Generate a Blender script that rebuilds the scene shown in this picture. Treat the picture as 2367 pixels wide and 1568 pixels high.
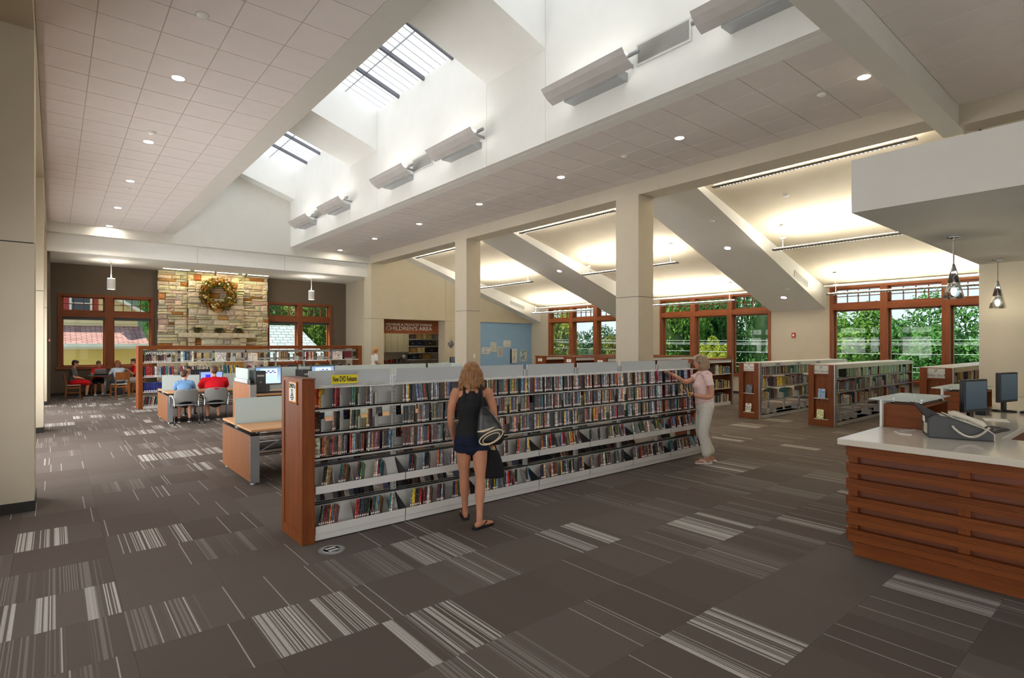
import bpy, bmesh, math, random
from mathutils import Vector, Matrix, Euler, Quaternion
R = math.radians
PI = math.pi
for o in list(bpy.data.objects):
    bpy.data.objects.remove(o)
scene = bpy.context.scene
C = scene.collection

# ---------------------------------------------------------------- camera
# X runs along the DVD shelving (to the right and back), Y runs along the nave of the
# reading room (to the left and back), Z up; camera stands at the origin, eye height 1.85 m
cam_d = bpy.data.cameras.new('camera')
cam_d.sensor_width = 36.0
cam_d.lens = 36.0 * 1275.0 / 2367.0
cam_d.shift_y = 13.0 / 2367.0
cam_d.clip_start = 0.05
cam_d.clip_end = 900
cam = bpy.data.objects.new('camera', cam_d)
cam.location = (0, 0, 1.85)
cam.rotation_euler = (R(90), 0, -math.atan(1058.5 / 1275.0))
C.objects.link(cam)
scene.camera = cam

# ---------------------------------------------------------------- sky, sun, exposure
world = bpy.data.worlds.new('sky')
scene.world = world
world.use_nodes = True
wn = world.node_tree
wn.nodes.clear()
w_out = wn.nodes.new('ShaderNodeOutputWorld')
w_bg = wn.nodes.new('ShaderNodeBackground')
w_tc = wn.nodes.new('ShaderNodeTexCoord')
w_sep = wn.nodes.new('ShaderNodeSeparateXYZ')
w_ramp = wn.nodes.new('ShaderNodeValToRGB')
w_ramp.color_ramp.elements[0].position = 0.0
w_ramp.color_ramp.elements[0].color = (0.80, 0.90, 0.96, 1)
w_ramp.color_ramp.elements[1].position = 0.55
w_ramp.color_ramp.elements[1].color = (0.36, 0.60, 0.92, 1)
wn.links.new(w_tc.outputs['Generated'], w_sep.inputs[0])
wn.links.new(w_sep.outputs['Z'], w_ramp.inputs[0])
wn.links.new(w_ramp.outputs[0], w_bg.inputs['Color'])
w_bg.inputs['Strength'].default_value = 0.6
wn.links.new(w_bg.outputs[0], w_out.inputs[0])

sun_d = bpy.data.lights.new('sun', 'SUN')
sun_d.energy = 6.0
sun_d.angle = R(0.6)
sun_d.color = (1.0, 0.93, 0.82)
sun = bpy.data.objects.new('sun', sun_d)
sun.rotation_euler = Vector((0.72, -0.42, -1.0)).to_track_quat('-Z', 'Y').to_euler()
sun.location = (-20, 20, 40)
C.objects.link(sun)

vs = scene.view_settings
vs.view_transform = 'Standard'
vs.look = 'None'
vs.gamma = 1.0
vs.use_curve_mapping = False
vs.exposure = 1.05
try:
    scene.cycles.use_denoising = True
    scene.cycles.max_bounces = 10
    scene.cycles.diffuse_bounces = 6
    scene.cycles.transparent_max_bounces = 16
    scene.cycles.sample_clamp_indirect = 6.0
except Exception:
    pass

# light levels of the skylights, the added fill windows and the lamps
SKYLIGHT = 1.1
SIDE_FILL = 7.0
NEAR_FILL = 1.9
FRONT_FILL = 1.5
LINEAR = 46.0
DOWN = 150.0

# ---------------------------------------------------------------- materials
MATS = {}

def srgb(r, g, b):
    f = lambda c: (c / 255 / 12.92) if c <= 10 else (((c / 255 + 0.055) / 1.055) ** 2.4)
    return (f(r), f(g), f(b), 1)

class NT:
    def __init__(self, name):
        self.m = bpy.data.materials.new(name)
        self.m.use_nodes = True
        self.t = self.m.node_tree
        self.t.nodes.clear()
        self.out = self.n('ShaderNodeOutputMaterial')
        MATS[name] = self.m
    def n(self, typ, **kw):
        nd = self.t.nodes.new(typ)
        for k, v in kw.items():
            if k.startswith('_'):
                setattr(nd, k[1:], v)
        return nd
    def l(self, a, b):
        self.t.links.new(a, b)
    def math(self, op, a, b=None, c=None):
        nd = self.n('ShaderNodeMath', _operation=op)
        for i, v in enumerate((a, b, c)):
            if v is None:
                continue
            if isinstance(v, (int, float)):
                nd.inputs[i].default_value = v
            else:
                self.l(v, nd.inputs[i])
        return nd.outputs[0]
    def ramp(self, fac, stops):
        nd = self.n('ShaderNodeValToRGB')
        el = nd.color_ramp.elements
        while len(el) < len(stops):
            el.new(0.5)
        for e, (p, c) in zip(el, stops):
            e.position = p
            e.color = c
        self.l(fac, nd.inputs[0])
        return nd.outputs[0]
    def mix(self, fac, a, b, mode='MIX'):
        nd = self.n('ShaderNodeMix', _data_type='RGBA', _blend_type=mode)
        for i, v in ((0, fac), (6, a), (7, b)):
            if isinstance(v, (int, float)):
                nd.inputs[i].default_value = v
            elif isinstance(v, tuple):
                nd.inputs[i].default_value = v
            else:
                self.l(v, nd.inputs[i])
        return nd.outputs[2]
    def coord(self, kind='Object'):
        return self.n('ShaderNodeTexCoord').outputs[kind]
    def mapping(self, vec, scale=(1, 1, 1), loc=(0, 0, 0)):
        nd = self.n('ShaderNodeMapping')
        nd.inputs['Scale'].default_value = scale
        nd.inputs['Location'].default_value = loc
        self.l(vec, nd.inputs['Vector'])
        return nd.outputs[0]
    def noise(self, vec, scale=5, detail=3, rough=0.5, dist=0.0):
        nd = self.n('ShaderNodeTexNoise')
        nd.inputs['Scale'].default_value = scale
        nd.inputs['Detail'].default_value = detail
        nd.inputs['Roughness'].default_value = rough
        nd.inputs['Distortion'].default_value = dist
        if vec is not None:
            self.l(vec, nd.inputs['Vector'])
        return nd.outputs['Fac']
    def bsdf(self, color, rough=0.5, metal=0.0, spec=0.5, bump=None, bstr=0.2, bdist=0.01, **kw):
        b = self.n('ShaderNodeBsdfPrincipled')
        if isinstance(color, tuple):
            b.inputs['Base Color'].default_value = color
        else:
            self.l(color, b.inputs['Base Color'])
        if isinstance(rough, (int, float)):
            b.inputs['Roughness'].default_value = rough
        else:
            self.l(rough, b.inputs['Roughness'])
        b.inputs['Metallic'].default_value = metal
        b.inputs['Specular IOR Level'].default_value = spec
        for k, v in kw.items():
            b.inputs[k.replace('_', ' ')].default_value = v
        if bump is not None:
            bn = self.n('ShaderNodeBump')
            bn.inputs['Strength'].default_value = bstr
            bn.inputs['Distance'].default_value = bdist
            self.l(bump, bn.inputs['Height'])
            self.l(bn.outputs[0], b.inputs['Normal'])
        self.l(b.outputs[0], self.out.inputs[0])
        return b

def plain(name, rgb, rough=0.5, metal=0.0, spec=0.5, var=0.06, scale=3.0, bump=0.0, bscale=200):
    t = NT(name)
    c = srgb(*rgb)
    nz = t.noise(t.coord(), scale, 3)
    lo = tuple(v * (1 - var) for v in c[:3]) + (1,)
    hi = tuple(min(1, v * (1 + var)) for v in c[:3]) + (1,)
    col = t.ramp(nz, [(0.3, lo), (0.7, hi)])
    t.bsdf(col, rough, metal, spec, bump=t.noise(t.coord(), bscale, 2) if bump else None, bstr=bump, bdist=0.004)
    return t.m

def emit(name, rgb, strength):
    t = NT(name)
    e = t.n('ShaderNodeEmission')
    e.inputs[0].default_value = srgb(*rgb)
    e.inputs[1].default_value = strength
    t.l(e.outputs[0], t.out.inputs[0])
    return t.m

def wood(name, axis, dark, light, rough=0.48, scale=1.0):
    t = NT(name)
    sc = [9.0, 9.0, 9.0]
    sc[axis] = 0.9
    v = t.mapping(t.coord(), tuple(s * scale for s in sc))
    n1 = t.noise(v, 1.6, 5, 0.6, 0.6)
    v2 = t.mapping(t.coord(), tuple((60 if i != axis else 3) * scale for i in range(3)))
    n2 = t.noise(v2, 2.0, 3, 0.6)
    f = t.math('ADD', t.math('MULTIPLY', n1, 0.7), t.math('MULTIPLY', n2, 0.3))
    rnd = t.n('ShaderNodeObjectInfo').outputs['Random']
    f = t.math('ADD', f, t.math('MULTIPLY', t.math('SUBTRACT', rnd, 0.5), 0.10))
    col = t.ramp(f, [(0.28, srgb(*dark)), (0.72, srgb(*light))])
    t.bsdf(col, rough, spec=0.22, bump=n2, bstr=0.08, bdist=0.002)
    return t.m

wall_beige = plain('paint_beige', (196, 187, 166), 0.75, var=0.02)
wall_white = plain('paint_white', (232, 232, 228), 0.75, var=0.015)
wall_tan = plain('paint_tan', (190, 181, 163), 0.75, var=0.02)
ceil_vault = plain('paint_vault', (214, 204, 184), 0.8, var=0.015)
soffit_grey = plain('paint_soffit', (208, 206, 198), 0.7, var=0.015)
wall_brown = plain('paint_brown', (104, 91, 76), 0.75, var=0.03)
wall_blue = plain('paint_blue', (134, 170, 206), 0.75, var=0.03)
dark_base = plain('rubber_base', (38, 37, 35), 0.5, var=0.05)
tile_mat = plain('ceiling_tile_mat', (222, 215, 211), 0.9, var=0.02, bump=0.12, bscale=350)
grid_mat = plain('ceiling_grid', (176, 168, 162), 0.6, var=0.01)
void_dark = plain('void_dark', (40, 38, 36), 0.9)
WD, WL = (98, 48, 17), (140, 76, 33)
wood_x = wood('cherry_x', 0, WD, WL)
wood_y = wood('cherry_y', 1, WD, WL)
wood_z = wood('cherry_z', 2, WD, WL)
wood_trim_z = wood('trim_wood_z', 2, (112, 60, 32), (144, 82, 48), 0.45)
wood_trim_x = wood('trim_wood_x', 0, (112, 60, 32), (144, 82, 48), 0.45)
wood_trim_y = wood('trim_wood_y', 1, (112, 60, 32), (144, 82, 48), 0.45)
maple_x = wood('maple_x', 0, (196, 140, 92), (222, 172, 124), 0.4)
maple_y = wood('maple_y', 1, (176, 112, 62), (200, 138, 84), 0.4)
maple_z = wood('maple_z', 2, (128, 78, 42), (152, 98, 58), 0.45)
oak_z = wood('oak_z', 2, (128, 76, 36), (160, 100, 52), 0.45)
metal_grey = plain('powder_grey', (182, 182, 178), 0.42, 0.0, 0.5, var=0.02)
metal_white = plain('powder_white', (214, 214, 210), 0.4, var=0.02)
alu = plain('aluminium', (176, 178, 180), 0.35, 0.75, var=0.02)
chrome = plain('chrome', (210, 212, 215), 0.12, 1.0, var=0.01)
steel_dark = plain('dark_steel', (70, 72, 74), 0.4, 0.6, var=0.03)
black_pl = plain('black_plastic', (26, 26, 28), 0.45, var=0.05)
grey_pl = plain('grey_plastic', (126, 126, 124), 0.5, var=0.03)
dgrey_pl = plain('dark_grey_plastic', (62, 64, 66), 0.45, var=0.03)
white_pl = plain('white_plastic', (226, 226, 222), 0.4, var=0.02)
beige_pl = plain('beige_plastic', (200, 194, 178), 0.45, var=0.02)
paper = plain('paper', (238, 236, 228), 0.8, var=0.02)
ink = plain('ink', (30, 28, 28), 0.7, var=0.02)
black_cloth = plain('black_cloth', (19, 19, 21), 0.85, var=0.1, scale=30, bump=0.2)
yellow_card = plain('yellow_card', (226, 208, 40), 0.7, var=0.03)
red_pl = plain('red_plastic', (170, 26, 24), 0.4, var=0.03)
lamp_white = emit('lamp_lens', (255, 244, 226), DOWN)
lamp_up = emit('lamp_uplight', (255, 246, 228), LINEAR)
lamp_soft = emit('lamp_shade_glow', (255, 250, 240), 1.1)

def glass_mat(name, tint, refl=0.06, rough=0.0, clear=1.0):
    t = NT(name)
    tr = t.n('ShaderNodeBsdfTransparent')
    tr.inputs[0].default_value = tint
    gl = t.n('ShaderNodeBsdfGlossy')
    gl.inputs['Roughness'].default_value = rough
    gl.inputs[0].default_value = (1, 1, 1, 1)
    fr = t.n('ShaderNodeFresnel')
    fr.inputs[0].default_value = 1.45
    mx = t.n('ShaderNodeMixShader')
    t.l(t.math('MULTIPLY', fr.outputs[0], refl * 10), mx.inputs[0])
    t.l(tr.outputs[0], mx.inputs[1])
    t.l(gl.outputs[0], mx.inputs[2])
    t.l(mx.outputs[0], t.out.inputs[0])
    return t.m

win_glass = glass_mat('window_glass', (0.96, 0.98, 0.97, 1), 0.02)
clear_glass = glass_mat('clear_glass', (0.90, 0.92, 0.92, 1), 0.09, 0.02)

def frosted(name, rgb, alpha):
    t = NT(name)
    d = t.n('ShaderNodeBsdfPrincipled')
    d.inputs['Base Color'].default_value = srgb(*rgb)
    d.inputs['Roughness'].default_value = 0.25
    tl = t.n('ShaderNodeBsdfTranslucent')
    tl.inputs[0].default_value = srgb(*rgb)
    m1 = t.n('ShaderNodeMixShader')
    m1.inputs[0].default_value = 0.45
    t.l(d.outputs[0], m1.inputs[1])
    t.l(tl.outputs[0], m1.inputs[2])
    tr = t.n('ShaderNodeBsdfTransparent')
    m2 = t.n('ShaderNodeMixShader')
    m2.inputs[0].default_value = alpha
    t.l(tr.outputs[0], m2.inputs[1])
    t.l(m1.outputs[0], m2.inputs[2])
    t.l(m2.outputs[0], t.out.inputs[0])
    return t.m

frost_glass = frosted('frosted_glass', (214, 226, 226), 0.92)
frost_acryl = frosted('frosted_acrylic', (196, 200, 202), 0.90)

def carpet_material():
    t = NT('carpet')
    geo = t.n('ShaderNodeNewGeometry')
    sp = t.n('ShaderNodeSeparateXYZ')
    t.l(geo.outputs['Position'], sp.inputs[0])
    x, y = sp.outputs[0], sp.outputs[1]
    ix = t.math('FLOOR', t.math('DIVIDE', t.math('SUBTRACT', x, 0.37), 0.642))
    iy = t.math('FLOOR', t.math('DIVIDE', t.math('SUBTRACT', y, 4.012), 0.642))
    def comb(a, b, c=0.0):
        nd = t.n('ShaderNodeCombineXYZ')
        for i, v in enumerate((a, b, c)):
            if isinstance(v, (int, float)):
                nd.inputs[i].default_value = v
            else:
                t.l(v, nd.inputs[i])
        return nd.outputs[0]
    wnz = t.n('ShaderNodeTexWhiteNoise', _noise_dimensions='2D')
    t.l(comb(ix, iy), wnz.inputs['Vector'])
    seed = wnz.outputs['Value']
    seed2 = t.n('ShaderNodeSeparateColor')
    t.l(wnz.outputs['Color'], seed2.inputs[0])
    s2, s3 = seed2.outputs[1], seed2.outputs[2]
    li = t.math('FLOOR', t.math('MULTIPLY', x, 125.0))
    wl = t.n('ShaderNodeTexWhiteNoise', _noise_dimensions='2D')
    t.l(comb(li, t.math('MULTIPLY', seed, 57.0)), wl.inputs['Vector'])
    L = wl.outputs['Value']
    env = t.noise(comb(t.math('MULTIPLY', x, 5.5), t.math('MULTIPLY', seed, 91.0)), 1.0, 1)
    def step(v, a, b):
        nd = t.n('ShaderNodeMapRange', _interpolation_type='SMOOTHSTEP')
        nd.inputs[1].default_value = a
        nd.inputs[2].default_value = b
        t.l(v, nd.inputs[0])
        return nd.outputs[0]
    bright_tile = t.math('GREATER_THAN', s2, 0.84)
    mid_tile = t.math('MULTIPLY', t.math('GREATER_THAN', s2, 0.42), t.math('LESS_THAN', s2, 0.70))
    b_zone = t.math('MULTIPLY', bright_tile, step(env, 0.46, 0.50))
    b_line = t.math('MULTIPLY', b_zone, t.math('GREATER_THAN', L, 0.42))
    m_zone = t.math('MULTIPLY', mid_tile, step(env, 0.42, 0.62))
    m_line = t.math('MULTIPLY', m_zone, t.math('GREATER_THAN', L, 0.5))
    s_line = t.math('GREATER_THAN', L, 0.987)
    dash = t.math('GREATER_THAN', t.noise(comb(t.math('MULTIPLY', x, 300.0), t.math('MULTIPLY', y, 70.0)), 1.0, 1), 0.36)
    v = t.math('ADD', t.math('MULTIPLY', b_line, t.math('ADD', 0.16, t.math('MULTIPLY', L, 0.34))),
               t.math('ADD', t.math('MULTIPLY', m_line, 0.11), t.math('MULTIPLY', s_line, 0.34)))
    v = t.math('MULTIPLY', t.math('MINIMUM', v, 0.5), t.math('ADD', 0.55, t.math('MULTIPLY', dash, 0.45)))
    base = t.ramp(s3, [(0.0, srgb(88, 79, 74)), (1.0, srgb(99, 91, 86))])
    fine = t.noise(geo.outputs['Position'], 260.0, 2)
    col = t.mix(v, base, srgb(232, 230, 224))
    col = t.mix(0.5, col, t.mix(1.0, col, t.ramp(fine, [(0.3, (0.55, 0.55, 0.55, 1)), (0.7, (1.3, 1.3, 1.3, 1))]), 'MULTIPLY'))
    t.bsdf(col, 0.95, spec=0.15, bump=fine, bstr=0.25, bdist=0.003)
    return t.m

carpet = carpet_material()

def counter_material():
    t = NT('quartz_counter')
    sp = t.n('ShaderNodeTexVoronoi')
    sp.inputs['Scale'].default_value = 260
    t.l(t.coord(), sp.inputs['Vector'])
    n = t.noise(t.coord(), 90, 3)
    f = t.math('ADD', t.math('MULTIPLY', sp.outputs['Distance'], 0.6), t.math('MULTIPLY', n, 0.5))
    col = t.ramp(f, [(0.12, srgb(140, 128, 112)), (0.3, srgb(204, 196, 182)), (0.9, srgb(220, 213, 200))])
    t.bsdf(col, 0.12, spec=0.5)
    return t.m
quartz = counter_material()

def stone_material():
    t = NT('limestone')
    oi = t.n('ShaderNodeObjectInfo')
    n = t.noise(t.coord('Object'), 7, 5, 0.65)
    base = t.mix(1.0, oi.outputs['Color'], t.ramp(n, [(0.25, (0.62, 0.6, 0.57, 1)), (0.75, (1.15, 1.12, 1.05, 1))]), 'MULTIPLY')
    t.bsdf(base, 0.9, spec=0.2, bump=n, bstr=0.7, bdist=0.02)
    return t.m
stone_mat = stone_material()
mortar = plain('mortar', (112, 100, 84), 0.95, var=0.1, scale=20)

def cover_material(name, use_attr):
    # printed case or book jacket: jacket colour of the single item plus a printed pattern
    t = NT(name)
    if use_attr:
        at = t.n('ShaderNodeAttribute')
        at.attribute_name = 'Col'
        base = at.outputs['Color']
        rnd = at.outputs['Fac']
        vec = t.n('ShaderNodeNewGeometry').outputs['Position']
    else:
        oi = t.n('ShaderNodeObjectInfo')
        base = oi.outputs['Color']
        vec = t.n('ShaderNodeNewGeometry').outputs['Position']
    n = t.noise(t.mapping(vec, (22, 22, 34)), 1.0, 4, 0.7)
    pat = t.ramp(n, [(0.40, (0.45, 0.45, 0.45, 1)), (0.5, (1, 1, 1, 1)), (0.60, (1.7, 1.65, 1.6, 1))])
    col = t.mix(1.0, base, pat, 'MULTIPLY')
    sp = t.math('GREATER_THAN', t.noise(t.mapping(vec, (95, 95, 210)), 1.0, 1), 0.655)
    col = t.mix(t.math('MULTIPLY', sp, 0.5), col, srgb(214, 208, 200))
    t.bsdf(col, 0.3, spec=0.4)
    return t.m
cover = cover_material('printed_cover', False)
cover_attr = cover_material('printed_cover_rows', True)

def obj_color_material(name, rough=0.6, noise=0.15, scale=8, bump=0.0, spec=0.4):
    t = NT(name)
    oi = t.n('ShaderNodeObjectInfo')
    n = t.noise(t.coord('Object'), scale, 3)
    col = t.mix(1.0, oi.outputs['Color'], t.ramp(n, [(0.3, (1 - noise, 1 - noise, 1 - noise, 1)), (0.7, (1 + noise, 1 + noise, 1 + noise, 1))]), 'MULTIPLY')
    t.bsdf(col, rough, spec=spec, bump=n if bump else None, bstr=bump, bdist=0.01)
    return t.m
tint = obj_color_material('tinted', 0.55)
cloth = obj_color_material('cloth', 0.9, 0.08, 40, spec=0.15)
skin_mat = obj_color_material('skin', 0.55, 0.06, 12, spec=0.35)
hair_mat = None

# ---------------------------------------------------------------- mesh building
class MB:
    def __init__(self):
        self.v = []
        self.f = []
        self.mi = []
        self.m = 0
        self.col = None
        self.cols = []
    def add(self, vs, fs):
        n = len(self.v)
        self.v += [tuple(p) for p in vs]
        for f in fs:
            self.f.append(tuple(i + n for i in f))
            self.mi.append(self.m)
            self.cols.append(self.col)
        return self
    def box(self, x0, y0, z0, x1, y1, z1):
        return self.add([(x0, y0, z0), (x1, y0, z0), (x1, y1, z0), (x0, y1, z0), (x0, y0, z1), (x1, y0, z1), (x1, y1, z1), (x0, y1, z1)],
                        [(0, 3, 2, 1), (4, 5, 6, 7), (0, 1, 5, 4), (1, 2, 6, 5), (2, 3, 7, 6), (3, 0, 4, 7)])
    def hexa(self, p):
        return self.add(p, [(0, 3, 2, 1), (4, 5, 6, 7), (0, 1, 5, 4), (1, 2, 6, 5), (2, 3, 7, 6), (3, 0, 4, 7)])
    def ob(self, c, s, rot=(0, 0, 0)):
        m = Euler(rot).to_matrix()
        c = Vector(c)
        ps = []
        for dz in (-.5, .5):
            for dx, dy in ((-.5, -.5), (.5, -.5), (.5, .5), (-.5, .5)):
                ps.append(c + m @ Vector((dx * s[0], dy * s[1], dz * s[2])))
        return self.hexa(ps)
    def bar(self, a, b, w, t, up=(0, 0, 1)):
        a, b = Vector(a), Vector(b)
        d = (b - a).normalized()
        u = Vector(up)
        if abs(d.dot(u)) > .98:
            u = Vector((1, 0, 0))
        s = d.cross(u).normalized()
        u = s.cross(d).normalized()
        ps = []
        for q in (a, b):
            for i, j in ((-1, -1), (1, -1), (1, 1), (-1, 1)):
                ps.append(q + s * (w / 2 * i) + u * (t / 2 * j))
        return self.hexa(ps)
    def quad(self, a, b, c, d):
        return self.add([a, b, c, d], [(0, 1, 2, 3)])
    def poly(self, pts):
        return self.add(pts, [tuple(range(len(pts)))])
    def prism(self, pts, axis, a, b):
        n = len(pts)
        def p3(p, t):
            return ((t, p[0], p[1]), (p[0], t, p[1]), (p[0], p[1], t))[axis]
        vs = [p3(p, a) for p in pts] + [p3(p, b) for p in pts]
        fs = [tuple(range(n))[::-1], tuple(range(n, 2 * n))] + [(i, (i + 1) % n, n + (i + 1) % n, n + i) for i in range(n)]
        return self.add(vs, fs)
    def tube(self, pts, rad, n=8, cap=True, flat=None):
        pts = [Vector(p) for p in pts]
        if not hasattr(rad, '__len__'):
            rad = [rad] * len(pts)
        vs = []
        prev = None
        for i, p in enumerate(pts):
            d = (pts[min(i + 1, len(pts) - 1)] - pts[max(i - 1, 0)])
            if d.length < 1e-9:
                d = Vector((0, 0, 1))
            d.normalize()
            if prev is None:
                u = Vector((0, 0, 1)) if abs(d.z) < .9 else Vector((1, 0, 0))
                u = (u - d * u.dot(d)).normalized()
            else:
                u = (prev - d * prev.dot(d))
                u = u.normalized() if u.length > 1e-6 else d.orthogonal().normalized()
            prev = u
            w = d.cross(u)
            r = rad[i]
            ra, rb = (r, r) if not hasattr(r, '__len__') else r
            for k in range(n):
                a = 2 * PI * k / n
                vs.append(p + u * (ra * math.cos(a)) + w * (rb * math.sin(a)))
        m = len(pts)
        fs = []
        for i in range(m - 1):
            for k in range(n):
                fs.append((i * n + k, i * n + (k + 1) % n, (i + 1) * n + (k + 1) % n, (i + 1) * n + k))
        if cap:
            fs.append(tuple(range(n))[::-1])
            fs.append(tuple(range((m - 1) * n, m * n)))
        return self.add(vs, fs)
    def cyl(self, a, b, r, r2=None, n=12):
        return self.tube([a, b], [r, r if r2 is None else r2], n)
    def lathe(self, prof, n=20, c=(0, 0, 0), closed=False):
        vs = []
        for r, z in prof:
            for k in range(n):
                a = 2 * PI * k / n
                vs.append((c[0] + r * math.cos(a), c[1] + r * math.sin(a), c[2] + z))
        m = len(prof)
        fs = []
        for i in range(m - 1 if not closed else m):
            j = (i + 1) % m
            for k in range(n):
                fs.append((i * n + k, i * n + (k + 1) % n, j * n + (k + 1) % n, j * n + k))
        if not closed:
            if prof[0][0] > 1e-6:
                fs.append(tuple(range(n))[::-1])
            if prof[-1][0] > 1e-6:
                fs.append(tuple(range((m - 1) * n, m * n)))
        return self.add(vs, fs)
    def ell(self, c, r, nu=14, nv=9, rot=None):
        m = Euler(rot).to_matrix() if rot else None
        prof = []
        vs = []
        c = Vector(c)
        for j in range(nv + 1):
            ph = PI * j / nv
            for k in range(nu):
                a = 2 * PI * k / nu
                p = Vector((r[0] * math.sin(ph) * math.cos(a), r[1] * math.sin(ph) * math.sin(a), -r[2] * math.cos(ph)))
                vs.append(c + (m @ p if m else p))
        fs = []
        for j in range(nv):
            for k in range(nu):
                fs.append((j * nu + k, j * nu + (k + 1) % nu, (j + 1) * nu + (k + 1) % nu, (j + 1) * nu + k))
        return self.add(vs, fs)
    def loft(self, secs, n=20):
        # secs: (cx, cy, cz, rx, ry[, pow]) horizontal rings
        vs = []
        for s in secs:
            e = s[5] if len(s) > 5 else 2.0
            for k in range(n):
                a = 2 * PI * k / n
                ca, sa = math.cos(a), math.sin(a)
                vs.append((s[0] + s[3] * math.copysign(abs(ca) ** (2 / e), ca), s[1] + s[4] * math.copysign(abs(sa) ** (2 / e), sa), s[2]))
        m = len(secs)
        fs = [(i * n + k, i * n + (k + 1) % n, (i + 1) * n + (k + 1) % n, (i + 1) * n + k) for i in range(m - 1) for k in range(n)]
        fs.append(tuple(range(n))[::-1])
        fs.append(tuple(range((m - 1) * n, m * n)))
        return self.add(vs, fs)
    def mesh(self, name, mats, smooth=False, org=(0, 0, 0)):
        me = bpy.data.meshes.new(name)
        me.from_pydata([(p[0] - org[0], p[1] - org[1], p[2] - org[2]) for p in self.v], [], self.f)
        if not isinstance(mats, (list, tuple)):
            mats = [mats]
        for m in mats:
            me.materials.append(m)
        if len(mats) > 1:
            me.polygons.foreach_set('material_index', self.mi)
        if smooth:
            me.polygons.foreach_set('use_smooth', [True] * len(me.polygons))
        if any(c is not None for c in self.cols):
            at = me.color_attributes.new('Col', 'FLOAT_COLOR', 'CORNER')
            dat = []
            for c, p in zip(self.cols, me.polygons):
                dat += list(c) * p.loop_total
            at.data.foreach_set('color', dat)
        me.update()
        return me
    def build(self, name, mats, parent=None, smooth=False, loc=None, rot=None, bevel=0.0, seg=1, world=False):
        org = (0, 0, 0)
        if loc is not None and world:
            org = loc
        elif parent is not None and world:
            q = parent
            org = Vector((0, 0, 0))
            while q is not None:
                org += Vector(q.location)
                q = q.parent
        me = self.mesh(name, mats, smooth, org)
        o = bpy.data.objects.new(name, me)
        C.objects.link(o)
        if parent is not None:
            o.parent = parent
        if loc is not None:
            o.location = loc
        if rot is not None:
            o.rotation_euler = rot
        if bevel:
            b = o.modifiers.new('bevel', 'BEVEL')
            b.width = bevel
            b.segments = seg
            b.limit_method = 'ANGLE'
        return o

def tag(o, label=None, cat=None, group=None, kind=None):
    if label:
        o['label'] = label
    if cat:
        o['category'] = cat
    if group:
        o['group'] = group
    if kind:
        o['kind'] = kind
    return o

def thing(name, label, cat, loc=(0, 0, 0), rz=0.0, group=None, kind=None):
    o = bpy.data.objects.new(name, None)
    o.empty_display_size = 0.1
    C.objects.link(o)
    o.location = loc
    o.rotation_euler = (0, 0, rz)
    return tag(o, label, cat, group, kind)

def copy_tree(o, parent=None, only=None):
    c = o.copy()
    C.objects.link(c)
    c.parent = parent
    for ch in list(o.children):
        copy_tree(ch, c)
    return c

def inst(name, me, loc, rot=(0, 0, 0), parent=None, scale=None, color=None):
    o = bpy.data.objects.new(name, me)
    C.objects.link(o)
    o.location = loc
    o.rotation_euler = rot
    if parent is not None:
        o.parent = parent
    if scale is not None:
        o.scale = scale
    if color is not None:
        o.color = color
    return o

ONES = 'zeroth first second third fourth fifth sixth seventh eighth ninth tenth eleventh twelfth thirteenth fourteenth fifteenth sixteenth seventeenth eighteenth nineteenth'.split()
TENS = {2: 'twent', 3: 'thirt', 4: 'fort', 5: 'fift', 6: 'sixt', 7: 'sevent', 8: 'eight', 9: 'ninet'}
def ordn(n):
    if n < 20:
        return ONES[n]
    if n >= 100:
        return 'hundred-and-' + ordn(n - 100)
    a, b = divmod(n, 10)
    return TENS[a] + ('ieth' if b == 0 else 'y-' + ONES[b])

def text_mesh(name, body, size, mat, loc, rot, parent=None, align='CENTER', ext=0.002, xs=1.0, bold=0.0):
    cu = bpy.data.curves.new(name, 'FONT')
    cu.body = body
    cu.size = size
    cu.extrude = ext
    cu.offset = bold
    cu.align_x = align
    cu.align_y = 'CENTER'
    cu.resolution_u = 2
    tmp = bpy.data.objects.new(name + '_tmp', cu)
    C.objects.link(tmp)
    dg = bpy.context.evaluated_depsgraph_get()
    me = bpy.data.meshes.new_from_object(tmp.evaluated_get(dg))
    bpy.data.objects.remove(tmp)
    bpy.data.curves.remove(cu)
    me.materials.clear()
    me.materials.append(mat)
    o = bpy.data.objects.new(name, me)
    C.objects.link(o)
    o.location = loc
    o.rotation_euler = rot
    o.scale = (xs, 1, 1)
    if parent is not None:
        o.parent = parent
    return o

rng = random.Random(11)
# ================================================================ large structure
ZT, ZB = 5.67, 5.35          # tile ceiling, beam undersides
XW, XC, XC2, XWIN = 7.13, 10.48, 11.05, 19.8
YE, YBK, YCH = 22.17, 25.75, 22.1

def struct(o, label, cat):
    return tag(o, label, cat, kind='structure')

# ---- floor with carpet tiles
PT, X0, Y0 = 0.642, 0.37, 4.012
floor = MB().box(-0.95, -7.2, -0.25, 20.2, 26.0, -0.006).build('floor', carpet)
struct(floor, 'grey brown carpet tile floor with pale streaks across the whole room', 'floor')
cells = []
fw = Vector((math.sin(-cam.rotation_euler.z), math.cos(-cam.rotation_euler.z)))
for i in range(-2, 31):
    for j in range(-17, 34):
        x, y = X0 + (i + .5) * PT, Y0 + (j + .5) * PT
        if not (-0.95 < x < 20 and -7 < y < 25.9):
            continue
        d = x * fw.x + y * fw.y
        rr = x * fw.y - y * fw.x
        vis = d > 1.9 and abs(rr / d) < 1.0
        cells.append((0 if vis else 1, d, x, y))
cells.sort()
tme = MB().box(-PT / 2 + .0006, -PT / 2 + .0006, -.006, PT / 2 - .0006, PT / 2 - .0006, 0).mesh('carpet_tile', carpet)
rest = MB()
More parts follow.
